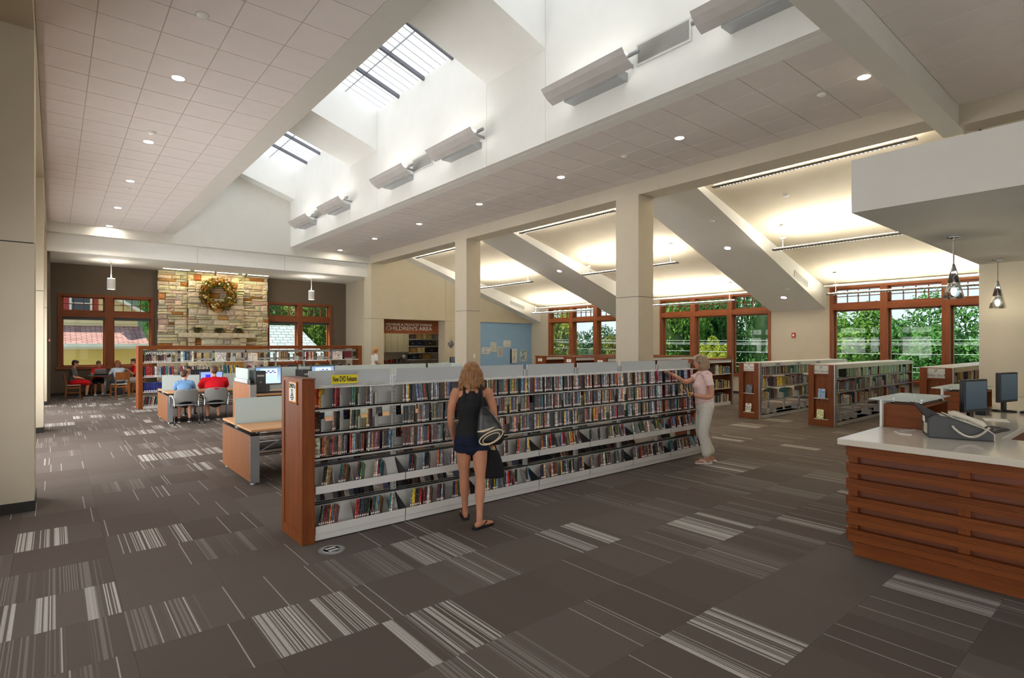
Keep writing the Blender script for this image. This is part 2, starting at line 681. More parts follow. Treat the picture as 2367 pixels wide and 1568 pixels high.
for k, (_, d, x, y) in enumerate(cells):
    if k < 300:
        inst('carpet_tile', tme, (x, y, 0), parent=floor)
    else:
        rest.box(x - PT / 2 + .0006, y - PT / 2 + .0006, -.006, x + PT / 2 - .0006, y + PT / 2 - .0006, 0)
tag(rest.build('carpet_field', carpet, floor), kind='stuff')

# ---- flat tile ceilings
def tile_ceiling(name, label, x0, x1, y0, y1, ox, px, oy, py, vis):
    c = MB().box(x0, y0, ZT + .006, x1, y1, ZT + .12).build(name, grid_mat)
    struct(c, label, 'ceiling')
    i0, i1 = math.floor((x0 - ox) / px), math.ceil((x1 - ox) / px)
    j0, j1 = math.floor((y0 - oy) / py), math.ceil((y1 - oy) / py)
    cache = {}
    rest = MB()
    for i in range(i0, i1):
        for j in range(j0, j1):
            a, b = max(x0, ox + i * px), min(x1, ox + (i + 1) * px)
            e, f = max(y0, oy + j * py), min(y1, oy + (j + 1) * py)
            if b - a < .05 or f - e < .05:
                continue
            w, h = round((b - a) / 2 - .006, 4), round((f - e) / 2 - .006, 4)
            if vis((a + b) / 2, (e + f) / 2):
                if (w, h) not in cache:
                    cache[(w, h)] = MB().box(-w, -h, 0, w, h, .02).mesh('ceiling_tile', tile_mat)
                inst('ceiling_tile', cache[(w, h)], ((a + b) / 2, (e + f) / 2, ZT), parent=c)
            else:
                rest.box(a + .006, e + .006, ZT, b - .006, f - .006, ZT + .02)
    if rest.v:
        tag(rest.build('ceiling_tile_field', tile_mat, c), kind='stuff')
    return c
tile_ceiling('ceiling', 'low tiled ceiling strip over the reading aisle beside the pilasters', -0.17, 2.84, 2.52, YE, 0.38, .628, YE, .648, lambda x, y: y > 4.5)
tile_ceiling('ceiling', 'tiled ceiling strip between the skylight well and the columns', 7.52, XC, 2.52, YE, 7.52, .64, YE, .648, lambda x, y: True)
tile_ceiling('ceiling', 'shaded tiled ceiling over the service desk', -0.9, 11.12, -7.0, 2.22, 2.9, .648, 2.22, 1.3, lambda x, y: x > 4.5 and y > -0.8)

b = MB()
b.box(2.84, 2.52, ZT, 3.22, YE, ZT + .3)
b.box(3.12, 2.52, ZT + .3, 3.22, YE, 10.2)
struct(b.build('trim_1', soffit_grey), 'plain painted border along the left edge of the skylight well', 'trim')
# clerestory wall with vertical panel joints
b = MB()
joints = [2.52, 7.6, 9.44, 14.65, 16.5, YE]
for y0, y1 in zip(joints, joints[1:]):
    b.box(XW, y0 + .004, ZT, XW + .14, y1 - .004, 8.75)
b.box(XW + .012, 2.52, ZT + .02, XW + .15, YE, 8.75)
b.box(XW + .15, 2.52, ZT, 7.52, YE, ZT + .25)
struct(b.build('wall_clerestory', wall_white), 'white clerestory wall of the skylight well with wall lamps', 'wall')
b = MB()
b.box(-0.9, YE, ZB, XC2, YE + .33, 10.2)
struct(b.build('beam', soffit_grey), 'pale end beam and gable across the far end of the nave', 'beam')
b = MB()
for a, c in ((-.2, 3.96), (3.97, 7.0), (7.01, 10.92)):
    b.box(a, YE + .331, 4.79, c, YE + .6, ZB + .3)
struct(b.build('trim_2', wall_white), 'white fascia above the opening to the fireplace nook', 'trim')
struct(MB().box(-0.9, 2.22, ZB, 11.6, 2.52, 10.2).build('beam', soffit_grey), 'shaded cross beam between service desk ceiling and nave', 'beam')
struct(MB().box(XC, 2.52, ZB, XC2, YE, 6.5).build('beam', wall_tan), 'long tan beam carried by the columns beside the nave', 'beam')
struct(MB().box(-0.95, 2.4, ZB, -0.17, YE + .1, 6.2).build('beam', wall_beige), 'beige lintel running above the left pilasters', 'beam')
struct(MB().box(11.12, -7, ZB, 11.6, 2.22, 5.9).build('beam', wall_tan), 'narrow shaded border beam above the service desk wall', 'beam')

# well roof: baffles and skylights
SL = .33
def zr(x, base):
    return base + SL * (XW - x)
for k, (y0, y1) in enumerate(((7.6, 9.44), (14.65, 16.5), (21.65, YE))):
    o = MB().prism([(3.2, zr(3.2, 7.44)), (XW, 7.44), (XW, 8.9), (3.2, zr(3.2, 8.9))], 1, y0, y1).build('roof_baffle', wall_white)
    struct(o, ('white sloping roof baffle between the two nearer skylights', 'white sloping roof baffle between the two farther skylights', 'thin white roof baffle against the far gable')[k], 'beam')
sky_em = emit('skylight_daylight', (246, 250, 255), SKYLIGHT)
bar_mat = plain('skylight_bar', (96, 98, 106), 0.5)
line_mat = plain('skylight_muntin', (176, 180, 190), 0.5)
for k, (y0, y1) in enumerate(((2.52, 7.6), (9.44, 14.65), (16.5, 21.65))):
    root = thing('window_%d' % (k + 1), ('skylight overhead nearest the camera, mostly out of view', 'glowing gridded skylight in the middle of the well', 'smaller gridded skylight at the far end of the well')[k], 'skylight', (3.22, y0, 9.85), kind='structure')
    n = 4
    p = (y1 - y0) / n
    for i in range(n):
        a, c = y0 + i * p, y0 + (i + 1) * p
        pane = MB().hexa([(3.22, a + .03, zr(3.22, 8.56)), (XW, a + .03, 8.56), (XW, c - .03, 8.56), (3.22, c - .03, zr(3.22, 8.56)),
                          (3.22, a + .03, zr(3.22, 8.6)), (XW, a + .03, 8.6), (XW, c - .03, 8.6), (3.22, c - .03, zr(3.22, 8.6))]).build('pane', sky_em, root, world=True)
        g = MB()
        for q in range(1, 5):
            yy = a + (c - a) * q / 5
            g.hexa([(3.22, yy - .012, zr(3.22, 8.55)), (XW, yy - .012, 8.55), (XW, yy + .012, 8.55), (3.22, yy + .012, zr(3.22, 8.55)),
                    (3.22, yy - .012, zr(3.22, 8.57)), (XW, yy - .012, 8.57), (XW, yy + .012, 8.57), (3.22, yy + .012, zr(3.22, 8.57))])
        for xx in (4.4, 5.3, 6.2):
            g.box(xx - .016, a, zr(xx, 8.545), xx + .016, c, zr(xx, 8.57))
        g.build('muntin', line_mat, pane, world=False).location = -Vector(root.location)
        if i:
            MB().hexa([(3.22, a - .04, zr(3.22, 8.47)), (XW, a - .04, 8.47), (XW, a + .04, 8.47), (3.22, a + .04, zr(3.22, 8.47)),
                       (3.22, a - .04, zr(3.22, 8.6)), (XW, a - .04, 8.6), (XW, a + .04, 8.6), (3.22, a + .04, zr(3.22, 8.6))]).build('bar', bar_mat, root, world=True)

# ---- pilasters and columns (two stages with a joint, rubber base)
def column(name, label, x0, x1, y0, y1, top, mat):
    root = thing(name, label, 'column', ((x0 + x1) / 2, (y0 + y1) / 2, 0), kind='structure')
    MB().box(x0, y0, .0, x1, y1, 2.972).build('lower_casing', mat, root, world=True)
    MB().box(x0, y0, 2.984, x1, y1, top).build('upper_casing', mat, root, world=True)
    MB().box(x0 + .01, y0 + .01, .05, x1 - .01, y1 - .01, top - .01).build('core', dark_base, root, world=True)
    MB().box(x0 - .008, y0 - .008, 0, x1 + .008, y1 + .008, .115).build('baseboard', dark_base, root, world=True)
    return root
for k, y in enumerate((8.12, 15.2, 22.05)):
    column('pilaster', ('beige pilaster closest to camera along the left wall', 'second beige pilaster along the left wall', 'narrow beige pilaster beside the reading nook')[k], -.95, -.17, y, y + .68, ZB, wall_beige)
column('column', 'beige square column rising behind the far end of DVD shelving', XC, XC2, 8.01, 8.68, ZB, wall_tan)
column('column', 'slim beige column behind the blonde woman, with light switch', XC, XC2, 14.98, 15.65, ZB, wall_tan)
column('pilaster', 'beige corner pilaster between fireplace nook and children\'s opening', XC, XC2 + .03, 22.1, 22.8, ZB, wall_beige)

# ---- outer walls
LW = [(-5.5, 1.6), (2.7, 7.6), (9.4, 14.7), (16.4, 21.6)]      # unseen windows added in the left wall to brighten the room
FW = [(-.4, 5.4), (5.8, 11.2)]                                  # and more added in the wall behind the camera
b = MB()
b.box(-1.25, -7.2, 0, -.95, 26, .45)
b.box(-1.25, -7.2, 3.1, -.95, 26, 6.2)
ys = -7.2
for a, c in LW + [(26, 26)]:
    b.box(-1.25, ys, .45, -.95, a, 3.1)
    ys = c
struct(b.build('wall_left', wall_beige), 'beige wall behind the left pilasters', 'wall')
b = MB()
b.box(-1.1, -7.3, 0, 11.7, -7.0, .45)
b.box(-1.1, -7.3, 4.9, 11.7, -7.0, 6.0)
for a, c in ((-1.1, -.4), (5.4, 5.8), (11.2, 11.7)):
    b.box(a, -7.3, .45, c, -7.0, 4.9)
struct(b.build('wall_front', wall_beige), 'beige wall behind the camera', 'wall')
struct(MB().box(11.57, -7.2, 0, 11.75, 2.05, 6.0).build('wall_right', wall_beige), 'beige wall to the right of the service desk', 'wall')
struct(MB().box(11.57, 2.02, ZB - .4, 20.2, 2.25, 6.6).build('wall_gable', wall_beige), 'beige gable above the right end of the vaulted bays', 'wall')
struct(MB().box(11.75, 1.0, 0, 20.2, 1.15, 6.6).build('wall_near_bay', wall_beige), 'beige wall closing the vaulted bays, hidden by service desk wall', 'wall')
soff = MB().box(6.06, -7, 3.15, 11.57, 2.05, 3.67)
struct(soff.build('trim_3', soffit_grey), 'dropped pale soffit box above the service desk', 'soffit')

# ---- windows: frame grid, sill, panes, muntins
def window(name, label, along, face, u0, u1, lights, z0, z1, rail, depth, outward, cols=4, sill=.1, shade=False, pane=None):
    # along: 0 = runs in X on a wall of constant Y, 1 = runs in Y on a wall of constant X
    root = thing(name, label, 'window', (face, (u0 + u1) / 2, z0) if along else ((u0 + u1) / 2, face, z0), kind='structure')
    s = 1 if outward > 0 else -1
    wz = wood_trim_z
    wh = wood_trim_y if along else wood_trim_x
    def bx(m, ua, ub, za, zb, d0, d1):
        a, c = sorted((face + s * d0, face + s * d1))
        if along:
            m.box(a, ua, za, c, ub, zb)
        else:
            m.box(ua, a, za, ub, c, zb)
        return m
    def mk(nm, mat, par, *r, **kw):
        return bx(MB(), *r).build(nm, mat, par, world=True, **kw)
    f0 = -.035
    mk('jamb', wz, root, u0, lights[0][0], z0, z1, f0, depth)
    mk('jamb', wz, root, lights[-1][1], u1, z0, z1, f0, depth)
    mk('head', wh, root, lights[0][0], lights[-1][1], z1 - .09, z1, f0, depth)
    mk('rail', wh, root, lights[0][0], lights[-1][1], rail[0], rail[1], f0 + .006, depth - .006)
    mk('sill', wh, root, u0 - .05, u1 + .05, z0, z0 + sill, f0 - .045, depth)
    for (a, b), (c, d) in zip(lights, lights[1:]):
        mk('mullion', wz, root, b, c, z0 + sill, z1 - .09, f0, depth)
    gd = depth - .05
    for a, b in lights:
        for za, zb, tr in ((z0 + sill, rail[0], False), (rail[1], z1 - .09, True)):
            sash = bx(MB(), a, a + .045, za, zb, gd - .05, gd + .03)
            bx(sash, b - .045, b, za, zb, gd - .05, gd + .03)
            bx(sash, a, b, za, za + .045, gd - .05, gd + .03)
            bx(sash, a, b, zb - .045, zb, gd - .05, gd + .03)
            so = sash.build('sash', wh, root, world=True)
            po = mk('pane', pane or win_glass, root, a + .045, b - .045, za + .045, zb - .045, gd - .004, gd + .004)
            if tr:
                m = MB()
                for q in range(1, cols):
                    u = a + .045 + (b - a - .09) * q / cols
                    bx(m, u - .012, u + .012, za + .045, zb - .045, gd - .02, gd + .02)
                zm = (za + zb) / 2
                bx(m, a + .045, b - .045, zm - .012, zm + .012, gd - .02, gd + .02)
                m.build('muntin', wh, so).location = -Vector(root.location)
            elif shade:
                mk('shade_cassette', dgrey_pl, root, a + .01, b - .01, zb - .10, zb, gd - .17, gd - .07)
    return root
GW = [('maples, hills and power lines', 2.70, 7.34, [(2.79, 4.15), (4.34, 5.70), (5.89, 7.25)]),
      ('a leafy tree and white house', 9.3, 14.0, [(9.39, 10.77), (10.96, 12.34), (12.55, 13.91)]),
      ('yellow-green tree, beside the blue wall', 16.06, 20.86, [(16.15, 17.52), (17.76, 19.13), (19.36, 20.77)])]
wp = [2.25]
for k, (lb, a, c, lights) in enumerate(GW):
    window('window_%d' % (k + 4), 'wood framed triple window with gridded transoms facing ' + lb, 1, XWIN, a, c, lights, .65, 3.77, (2.98, 3.18), .26, 1)
# window wall piers
b = MB()
T = .3
b.box(XWIN, 1.0, 0, XWIN + T, 22.3, .65)
b.box(XWIN, 1.0, 3.77, XWIN + T, 22.3, 4.2)
for a, c in ((1.0, 2.70), (7.34, 9.3), (14.0, 16.06), (20.86, 22.3)):
    b.box(XWIN, a, .65, XWIN + T, c, 3.77)
struct(b.build('wall_windows', wall_tan), 'tan window wall of the children\'s stacks', 'wall')
struct(MB().box(XWIN - .02, 1.0, 0, XWIN, 22.1, .1).build('baseboard_windows', dark_base), 'dark rubber base along the window wall', 'baseboard')

# ---- vaulted ceiling over the stacks with sloping beams
VS = .2697
def zv(x):
    return 3.78 + VS * (19.78 - x)
v = MB().prism([(XC2, zv(XC2)), (20.1, zv(20.1)), (20.1, zv(20.1) + .3), (XC2, zv(XC2) + .3)], 1, 1.0, 22.6)
struct(v.build('ceiling', ceil_vault), 'sloping cream ceiling over the children\'s stacks', 'ceiling')
for k, (y0, y1) in enumerate(((7.47, 9.29), (14.5, 16.32), (21.5, 22.3))):
    m = MB().prism([(XC2, 6.03), (XWIN, 3.03), (XWIN, 3.9), (XC2, 6.3)], 1, y0, y1)
    struct(m.build('beam', wall_white), ('wide white sloping beam with two downlights, nearer of the vault', 'white sloping beam behind the square column, middle of the vault', 'narrow white sloping beam against the children\'s wall')[k], 'beam')
struct(MB().box(XWIN - .35, 2.2, 3.74, XWIN, 7.4, 3.8).build('trim_4', metal_white), 'slim metal cornice above the right-hand window', 'trim')
struct(MB().box(XWIN - .35, 9.3, 3.74, XWIN, 14.45, 3.8).build('trim_5', metal_white), 'slim metal cornice above the middle window', 'trim')
struct(MB().box(XWIN - .35, 16.35, 3.74, XWIN, 21.45, 3.8).build('trim_6', metal_white), 'slim metal cornice above the window by the blue wall', 'trim')

# ---- children's wall (facing -Y) with the framed opening and blue accent wall
b = MB()
b.box(XC2 + .03, YCH, 2.98, 14.262, YCH + .58, 6.6)
b.box(14.274, YCH, 2.98, XWIN, YCH + .5, 6.6)
b.box(14.23, YCH, 0, 15.25, YCH + .58, 2.968)
struct(b.build('wall_children', wall_beige), 'beige wall with the framed opening to the children\'s work room', 'wall')
struct(MB().box(15.25, YCH + .1, 0, XWIN, YCH + .5, 2.98).build('wall_blue', wall_blue), 'blue accent wall hung with pictures', 'wall')
b = MB()
b.box(10.95, 25.6, 0, 16.3, 25.75, 3.2)
b.box(16.2, 22.6, 0, 16.35, 25.75, 3.2)
b.box(10.95, 22.6, 3.05, 16.35, 25.75, 3.2)
struct(b.build('wall_workroom', wall_tan), 'plain walls of the small work room behind the opening', 'wall')

# ---- fireplace nook
b = MB()
def wall_with_holes(m, x0, x1, z1, holes, y0, y1):
    xs = x0
    for (a, c, zb, zt) in holes:
        m.box(xs, y0, 0, a, y1, z1)
        m.box(a, y0, 0, c, y1, zb)
        m.box(a, y0, zt, c, y1, z1)
        xs = c
    m.box(xs, y0, 0, x1, y1, z1)
wall_with_holes(b, -1.1, 11.1, 5.4, [(.10, 3.03, .95, 3.71), (7.28, 10.2, .95, 3.75)], YBK, YBK + .3)
struct(b.build('wall_back', wall_brown), 'dark brown end wall of the fireplace nook', 'wall')
window('window_7', 'wood framed double window with transoms facing the yellow house', 0, YBK, .10, 3.03, [(.22, 1.47), (1.73, 2.93)], .95, 3.71, (2.87, 3.09), .28, 1, shade=True)
window('window_8', 'wood framed double window facing the grey shingled roof', 0, YBK, 7.28, 10.2, [(7.36, 8.59), (8.81, 10.08)], .95, 3.75, (2.88, 3.13), .28, 1, shade=True)
struct(MB().box(-.95, 22.7, 0, -.1, YBK, 5.2).build('wall_nook_left', wall_brown), 'brown side wall of nook behind the last pilaster', 'wall')
struct(MB().box(10.9, 22.8, 0, 11.0, YBK + .1, 5.2).build('wall_nook_right', wall_tan), 'shaded tan side wall of nook beside the right window', 'wall')
struct(MB().box(-1.0, YE + .6, 4.8, 11.2, 26.0, 4.95).build('ceiling', wall_white), 'low cream ceiling of the fireplace nook', 'ceiling')
struct(MB().box(-.1, YBK - .018, 0, 10.9, YBK, .11).build('baseboard_back', dark_base), 'dark rubber base along the nook end wall', 'baseboard')

fill_side = emit('side_fill_glow', (250, 250, 248), SIDE_FILL)  # glowing panes of the added left windows, fill light for the ceilings
fill_near = emit('near_fill_glow', (250, 250, 248), NEAR_FILL)
fill_front = emit('front_fill_glow', (250, 250, 248), FRONT_FILL)  # glowing panes added behind the camera as fill light
def thirds(a, c):
    w = (c - a - .2 - .36) / 3
    return [(a + .1 + i * (w + .18), a + .1 + i * (w + .18) + w) for i in range(3)]
for k, (a, c) in enumerate(LW):
    window('window_%d' % (9 + k), ordn(k + 1) + ' added glowing fill-light window in the unseen left wall', 1, -.95, a, c, thirds(a, c), .45, 3.1, (2.4, 2.56), .26, -1, pane=fill_side if k > 1 else fill_near)
for k, (a, c) in enumerate(FW):
    window('window_%d' % (13 + k), ordn(k + 1) + ' added glowing fill-light window in the wall behind the camera', 0, -7.0, a, c, thirds(a, c), .45, 4.9, (3.4, 3.6), .26, -1, pane=fill_front)
# ================================================================ lamps and ceiling fittings
def make_downlight():
    r = thing('recessed_downlight', '', 'downlight')
    MB().lathe([(.078, 0), (.098, -.006), (.102, 0), (.102, .012), (.078, .012)], 28).build('trim_ring', metal_white, r, smooth=True)
    MB().lathe([(.0, -.001), (.078, -.001), (.078, .006), (0, .006)], 28).build('lens', lamp_white, r)
    return r
dl0 = make_downlight()
dl_used = False
def downlight(loc, label, group, rot=(0, 0, 0)):
    global dl_used
    o = copy_tree(dl0) if dl_used else dl0
    dl_used = True
    o.location = loc
    o.rotation_euler = rot
    return tag(o, label, 'downlight', group)
for k, y in enumerate((9.14, 12.37, 15.61, 18.87, 21.95)):
    downlight((1.37, y, ZT), ordn(k + 1) + ' round downlight from camera in the left tiled ceiling', 'downlights of the left aisle')
for k, y in enumerate((2.85, 5.87, 8.97, 12.11, 15.32, 18.48, 21.6)):
    downlight((8.9, y, ZT), ordn(k + 1) + ' round downlight from camera in ceiling beside the columns', 'downlights beside the columns')
bt = math.atan(.343)
for x, y, lb in ((15.05, 8.33, 'upper round downlight in the wide sloping beam'), (18.66, 8.34, 'lower round downlight in the wide sloping beam near the alarm'), (14.97, 15.18, 'round downlight in the sloping beam between the two columns')):
    downlight((x, y, 3.042 + .343 * (19.75 - x) - .002), lb, 'downlights of the sloping beams', (0, bt, 0))
vt = math.atan(VS)
for x, y, lb in ((17.99, 6.02, 'small downlight in vault before the right-hand window'), (17.99, 10.27, 'small downlight in vault beside the square column')):
    o = downlight((x, y, zv(x) - .002), lb, 'small vault downlights', (0, vt, 0))
    o.scale = (.75, .75, .75)
dsk = MB().lathe([(0, -.035), (.05, -.033), (.062, -.02), (.07, 0), (0, 0)], 20).mesh('smoke_detector', white_pl, True)
for x, y, z, rt, lb in ((1.32, 7.2, ZT, 0, 'white ceiling sensor closest to camera in left ceiling'), (1.35, 11.75, ZT, 0, 'white ceiling sensor beside the second left downlight'),
                        (1.37, 16.3, ZT, 0, 'white ceiling sensor beyond the third left downlight'), (9.0, 3.45, ZT, 0, 'white ceiling sensor nearest the dark cross beam'),
                        (8.89, 7.14, ZT, 0, 'white ceiling sensor between second and third column-side downlights'), (13.56, 6.0, zv(13.56), vt, 'white sensor high on vault below the long lamp'),
                        (13.56, 7.95, 5.17, bt, 'white sensor high on the wide sloping beam'), (18.06, 7.94, 3.62, bt, 'white sensor low on the wide sloping beam')):
    o = inst('smoke_detector', dsk, (x, y, z - .001), (0, rt, 0))
    tag(o, lb, 'sensor', 'ceiling sensors')

# ---- long slim pendant lamps of the vault
def make_linear():
    r = thing('linear_pendant', '', 'lamp')
    L = 4.0
    MB().prism([(-.09, -.015), (-.05, -.03), (.05, -.03), (.09, -.015), (.07, .02), (-.07, .02)], 1, -L / 2, L / 2)  .build('housing', plain('lamp_housing', (118, 112, 106), .5, .2), r)
    MB().box(-.055, -L / 2 + .05, .021, .055, L / 2 - .05, .026).build('uplight_tube', lamp_up, r)
    lv = MB().box(-.04, -L / 2 + .15, -.036, .04, L / 2 - .15, -.03).build('louver', dgrey_pl, r)
    m = MB()
    for i in range(48):
        y = -L / 2 + .2 + i * (L - .4) / 47
        m.box(-.016, y - .014, -.0385, .016, y + .014, -.036)
    tag(m.build('louver_cell', emit('louver_light', (255, 250, 235), 1.2), lv), kind='stuff')
    return r
ln0 = make_linear()
first = True
for (bay, yc, bl) in (('right', 5.0, 'over the right-hand stacks'), ('middle', 12.0, 'between the two columns'), ('left', 18.85, 'before the children\'s wall')):
    for x, z, pl in ((12.0, 5.58, 'highest'), (15.05, 4.43, 'middle'), (18.65, 3.43, 'lowest')):
        o = ln0 if first else copy_tree(ln0)
        first = False
        o.location = (x, yc, z)
        tag(o, '%s long slim pendant lamp %s' % (pl, bl), 'lamp', 'long slim lamps under the vault')
        for s in (-1.75, 1.75):
            hgt = zv(x) - z
            MB().cyl((0, s, .02), (0, s, hgt), .007, n=8).build('stem', metal_white, o)
            MB().lathe([(.07, -.02), (.075, 0), (0, 0)], 16, (0, s, hgt)).build('canopy', metal_white, o, smooth=True)

# ---- grey shielded wall lamps on the clerestory wall
def make_wall_lamp():
    r = thing('wall_lamp', '', 'lamp')
    L = 1.8
    pts = [(-.53, .27), (-.47, .2), (-.37, .12), (-.24, .06), (-.235, .08), (-.36, .14), (-.46, .215), (-.52, .28)]
    MB().prism(pts, 1, -L / 2, L / 2).build('shield', plain('lamp_shield', (196, 193, 190), 0.5, 0.0), r, smooth=False)
    MB().cyl((-.28, -L / 2 - .12, .25), (-.28, L / 2 + .12, .25), .035, n=14).build('lamp_tube', alu, r, smooth=True)
    MB().box(-.5, -L / 2 + .05, .262, -.3, L / 2 - .05, .267).build('uplight_strip', lamp_wash, r)
    for s in (-1, 1):
        MB().bar((-.28, s * (L / 2 - .2), .25), (0, s * (L / 2 - .2), .22), .03, .05).build('bracket', alu, r)
    MB().box(-.25, -.6, .02, 0, .6, .16).build('back_box', alu, r)
    return r
lamp_wash = emit('lamp_wash', (255, 250, 240), 3.0)
wl0 = make_wall_lamp()
for k, y in enumerate((3.3, 6.26, 10.22, 13.17, 17.1, 19.95)):
    o = wl0 if k == 0 else copy_tree(wl0)
    o.location = (XW, y, 6.08)
    tag(o, ordn(k + 1) + ' grey shielded wall lamp from camera along the clerestory wall', 'lamp', 'clerestory wall lamps')

def grille(label, loc, rot, w, h, n, name='air_vent'):
    r = thing(name, label, 'vent', loc)
    r.rotation_euler = rot
    fr = MB()
    t = .03
    fr.box(-w / 2, -.02, -h / 2, w / 2, 0, -h / 2 + t).box(-w / 2, -.02, h / 2 - t, w / 2, 0, h / 2)
    fr.box(-w / 2, -.02, -h / 2 + t, -w / 2 + t, 0, h / 2 - t).box(w / 2 - t, -.02, -h / 2 + t, w / 2, 0, h / 2 - t)
    fr.build('frame', metal_white, r)
    MB().box(-w / 2 + t, -.004, -h / 2 + t, w / 2 - t, 0, h / 2 - t).build('backing', plain('vent_dark', (150, 150, 148), .8), r)
    s = MB()
    for i in range(n):
        z = -h / 2 + t + (h - 2 * t) * (i + .5) / n
        s.ob((0, -.012, z), (w - 2 * t, .012, (h - 2 * t) / n * .35), (R(30), 0, 0))
    s.build('louver', metal_white, r)
    return r
W90 = (0, 0, -PI / 2)
grille('white wall vent nearest camera on the clerestory wall', (XW - .001, 4.99, 6.44), W90, .98, .35, 16)
grille('white wall vent between third and fourth clerestory lamps', (XW - .001, 12.1, 6.44), W90, .98, .35, 16)
grille('white wall vent between the two farthest clerestory lamps', (XW - .001, 19.1, 6.44), W90, .98, .35, 16)
grille('sloping white vent on the side of the wide beam', (17.9, 7.469, 3.90), (0, bt * .83, 0), 1.0, .2, 8)
grille('sloping white vent on the beam above the blue wall', (18.2, 21.499, 3.86), (0, bt * .83, 0), 1.0, .22, 8)

# ---- cone pendants over the service desk
def make_cone():
    r = thing('cone_pendant', '', 'lamp')
    MB().lathe([(.0, 0), (.07, 0), (.07, -.02), (.02, -.03), (0, -.03)], 24).build('canopy', chrome, r, smooth=True)
    MB().cyl((0, 0, -.03), (0, 0, -.34), .008, n=10).build('rod', chrome, r)
    MB().lathe([(.012, -.33), (.02, -.36), (.062, -.55), (.058, -.55), (.016, -.36)], 26, closed=True).build('cone_cap', chrome, r, smooth=True)
    MB().lathe([(.058, -.55), (.105, -.745), (.102, -.745), (.055, -.55)], 26, closed=True).build('glass_cone', clear_glass, r, smooth=True)
    b = MB().ell((0, 0, -.66), (.028, .028, .05)).build('bulb', emit('bulb_glow', (255, 236, 205), 80.0), r, smooth=True)
    MB().cyl((0, 0, -.56), (0, 0, -.62), .018, n=12).build('bulb_socket', chrome, b)
    return r
c0 = make_cone()
c0.location = (8.32, 1.71, 3.15)
tag(c0, 'nearer chrome and glass cone pendant over the service desk', 'lamp', 'cone pendants over the desk')
c1 = copy_tree(c0)
c1.location = (11.06, 1.74, 3.15)
tag(c1, 'farther chrome and glass cone pendant by the beige wall', 'lamp', 'cone pendants over the desk')

# ---- white cylinder pendants and slot lights in the fireplace nook
def make_cylinder():
    r = thing('cylinder_pendant', '', 'lamp')
    MB().lathe([(0, 0), (.09, 0), (.09, -.02), (0, -.03)], 20).build('canopy', metal_white, r, smooth=True)
    MB().cyl((0, 0, -.02), (0, 0, -.64), .016, n=10).build('rod', metal_white, r)
    MB().lathe([(0, -.62), (.12, -.625), (.125, -.64), (.125, -1.0), (.115, -1.0), (.11, -.66), (0, -.66)], 26).build('shade', plain('lamp_shade_white', (228, 228, 224), .6), r, smooth=False)
    MB().lathe([(0, -.985), (.114, -.985), (.114, -.975), (0, -.975)], 24).build('lens', emit('nook_lens', (255, 246, 230), 8), r)
    MB().lathe([(0, -.617), (.1, -.617), (.1, -.612), (0, -.612)], 24).build('added_glow_disc', emit('nook_fill_glow', (255, 244, 224), 60), r)  # glowing disc added on top to brighten the nook ceiling
    return r
k0 = make_cylinder()
k0.location = (1.55, 24.0, 4.8)
tag(k0, 'white cylinder pendant in front of the yellow house window', 'lamp', 'cylinder pendants in the nook')
k1 = copy_tree(k0)
k1.location = (8.6, 24.0, 4.8)
tag(k1, 'white cylinder pendant right of the stone fireplace', 'lamp', 'cylinder pendants in the nook')
slot = emit('slot_light_lens', (255, 238, 196), 26)
for k, (x0, x1) in enumerate(((3.2, 4.12), (4.25, 5.85), (6.0, 7.05))):
    r = thing('slot_light', ('bright ceiling slot light over the left of the fireplace', 'bright ceiling slot light above the wreath', 'bright ceiling slot light over the right of the fireplace')[k], 'lamp', ((x0 + x1) / 2, 24.75, 4.8), group='slot lights over the fireplace')
    w = x1 - x0
    MB().box(-w / 2, -.05, -.03, w / 2, .05, 0).build('housing', metal_white, r)
    MB().box(-w / 2 + .02, -.035, -.034, w / 2 - .02, .035, -.03).build('lens', slot, r)
for k, x in enumerate((4.95, 6.1)):
    r = thing('track_spot', ('left', 'right')[k] + ' chrome spot lamp aimed at the wreath', 'lamp', (x, 24.5, 4.8), group='spots aimed at the wreath')
    MB().cyl((0, 0, 0), (0, 0, -.08), .015).build('stem', chrome, r)
    MB().cyl((0, -.05, -.06), (0, .08, -.14), .05, .055, 14).build('head', chrome, r)
    MB().cyl((0, .082, -.141), (0, .085, -.143), .045, .045, 14).build('lens', slot, r)
# ================================================================ DVD shelving
SX0, BAY, NB = 1.875, .945, 7
DV = R(38)          # the cases stand turned toward the aisle's near end
SX1 = SX0 + BAY * NB
YC = 5.41
sh = thing('dvd_shelving', 'long grey metal shelving run for DVDs with wooden end panel', 'shelving', (SX0, YC, 0))
def sb(name, mat, *boxes, bevel=0, parent=None):
    m = MB()
    for b in boxes:
        m.box(*b)
    return m.build(name, mat, parent or sh, world=True, bevel=bevel)
# wooden end panels
ep = sb('end_panel', wood_z, (1.755, 5.118, 0, 1.868, 5.70, 1.525), bevel=.004)
frame = MB()
frame.box(1.748, 5.118, 0, 1.756, 5.19, 1.525).box(1.748, 5.63, 0, 1.756, 5.70, 1.525).box(1.748, 5.19, 1.5, 1.756, 5.63, 1.525)
frame.box(1.748, 5.19, 0, 1.756, 5.63, .10).box(1.742, 5.24, 1.285, 1.757, 5.50, 1.297)
frame.build('panel_frame', wood_z, ep).location = -Vector(sh.location)
cap = sb('end_cap', wood_y, (1.75, 5.113, 1.525, 1.872, 5.705, 1.535))
sb('end_panel', wood_z, (SX1 + .01, 5.118, 0, SX1 + .12, 5.70, 1.525), bevel=.004)
card = thing('shelf_sign', 'orange edged DVD notice card on the wooden end panel', 'sign', (1.75, 5.37, 1.3))
MB().box(-.006, -.105, 0, 0, .105, .2).build('card_border', plain('orange_card', (214, 126, 42), .7), card)
MB().box(-.008, -.09, .012, -.006, .09, .188).build('card', paper, card)
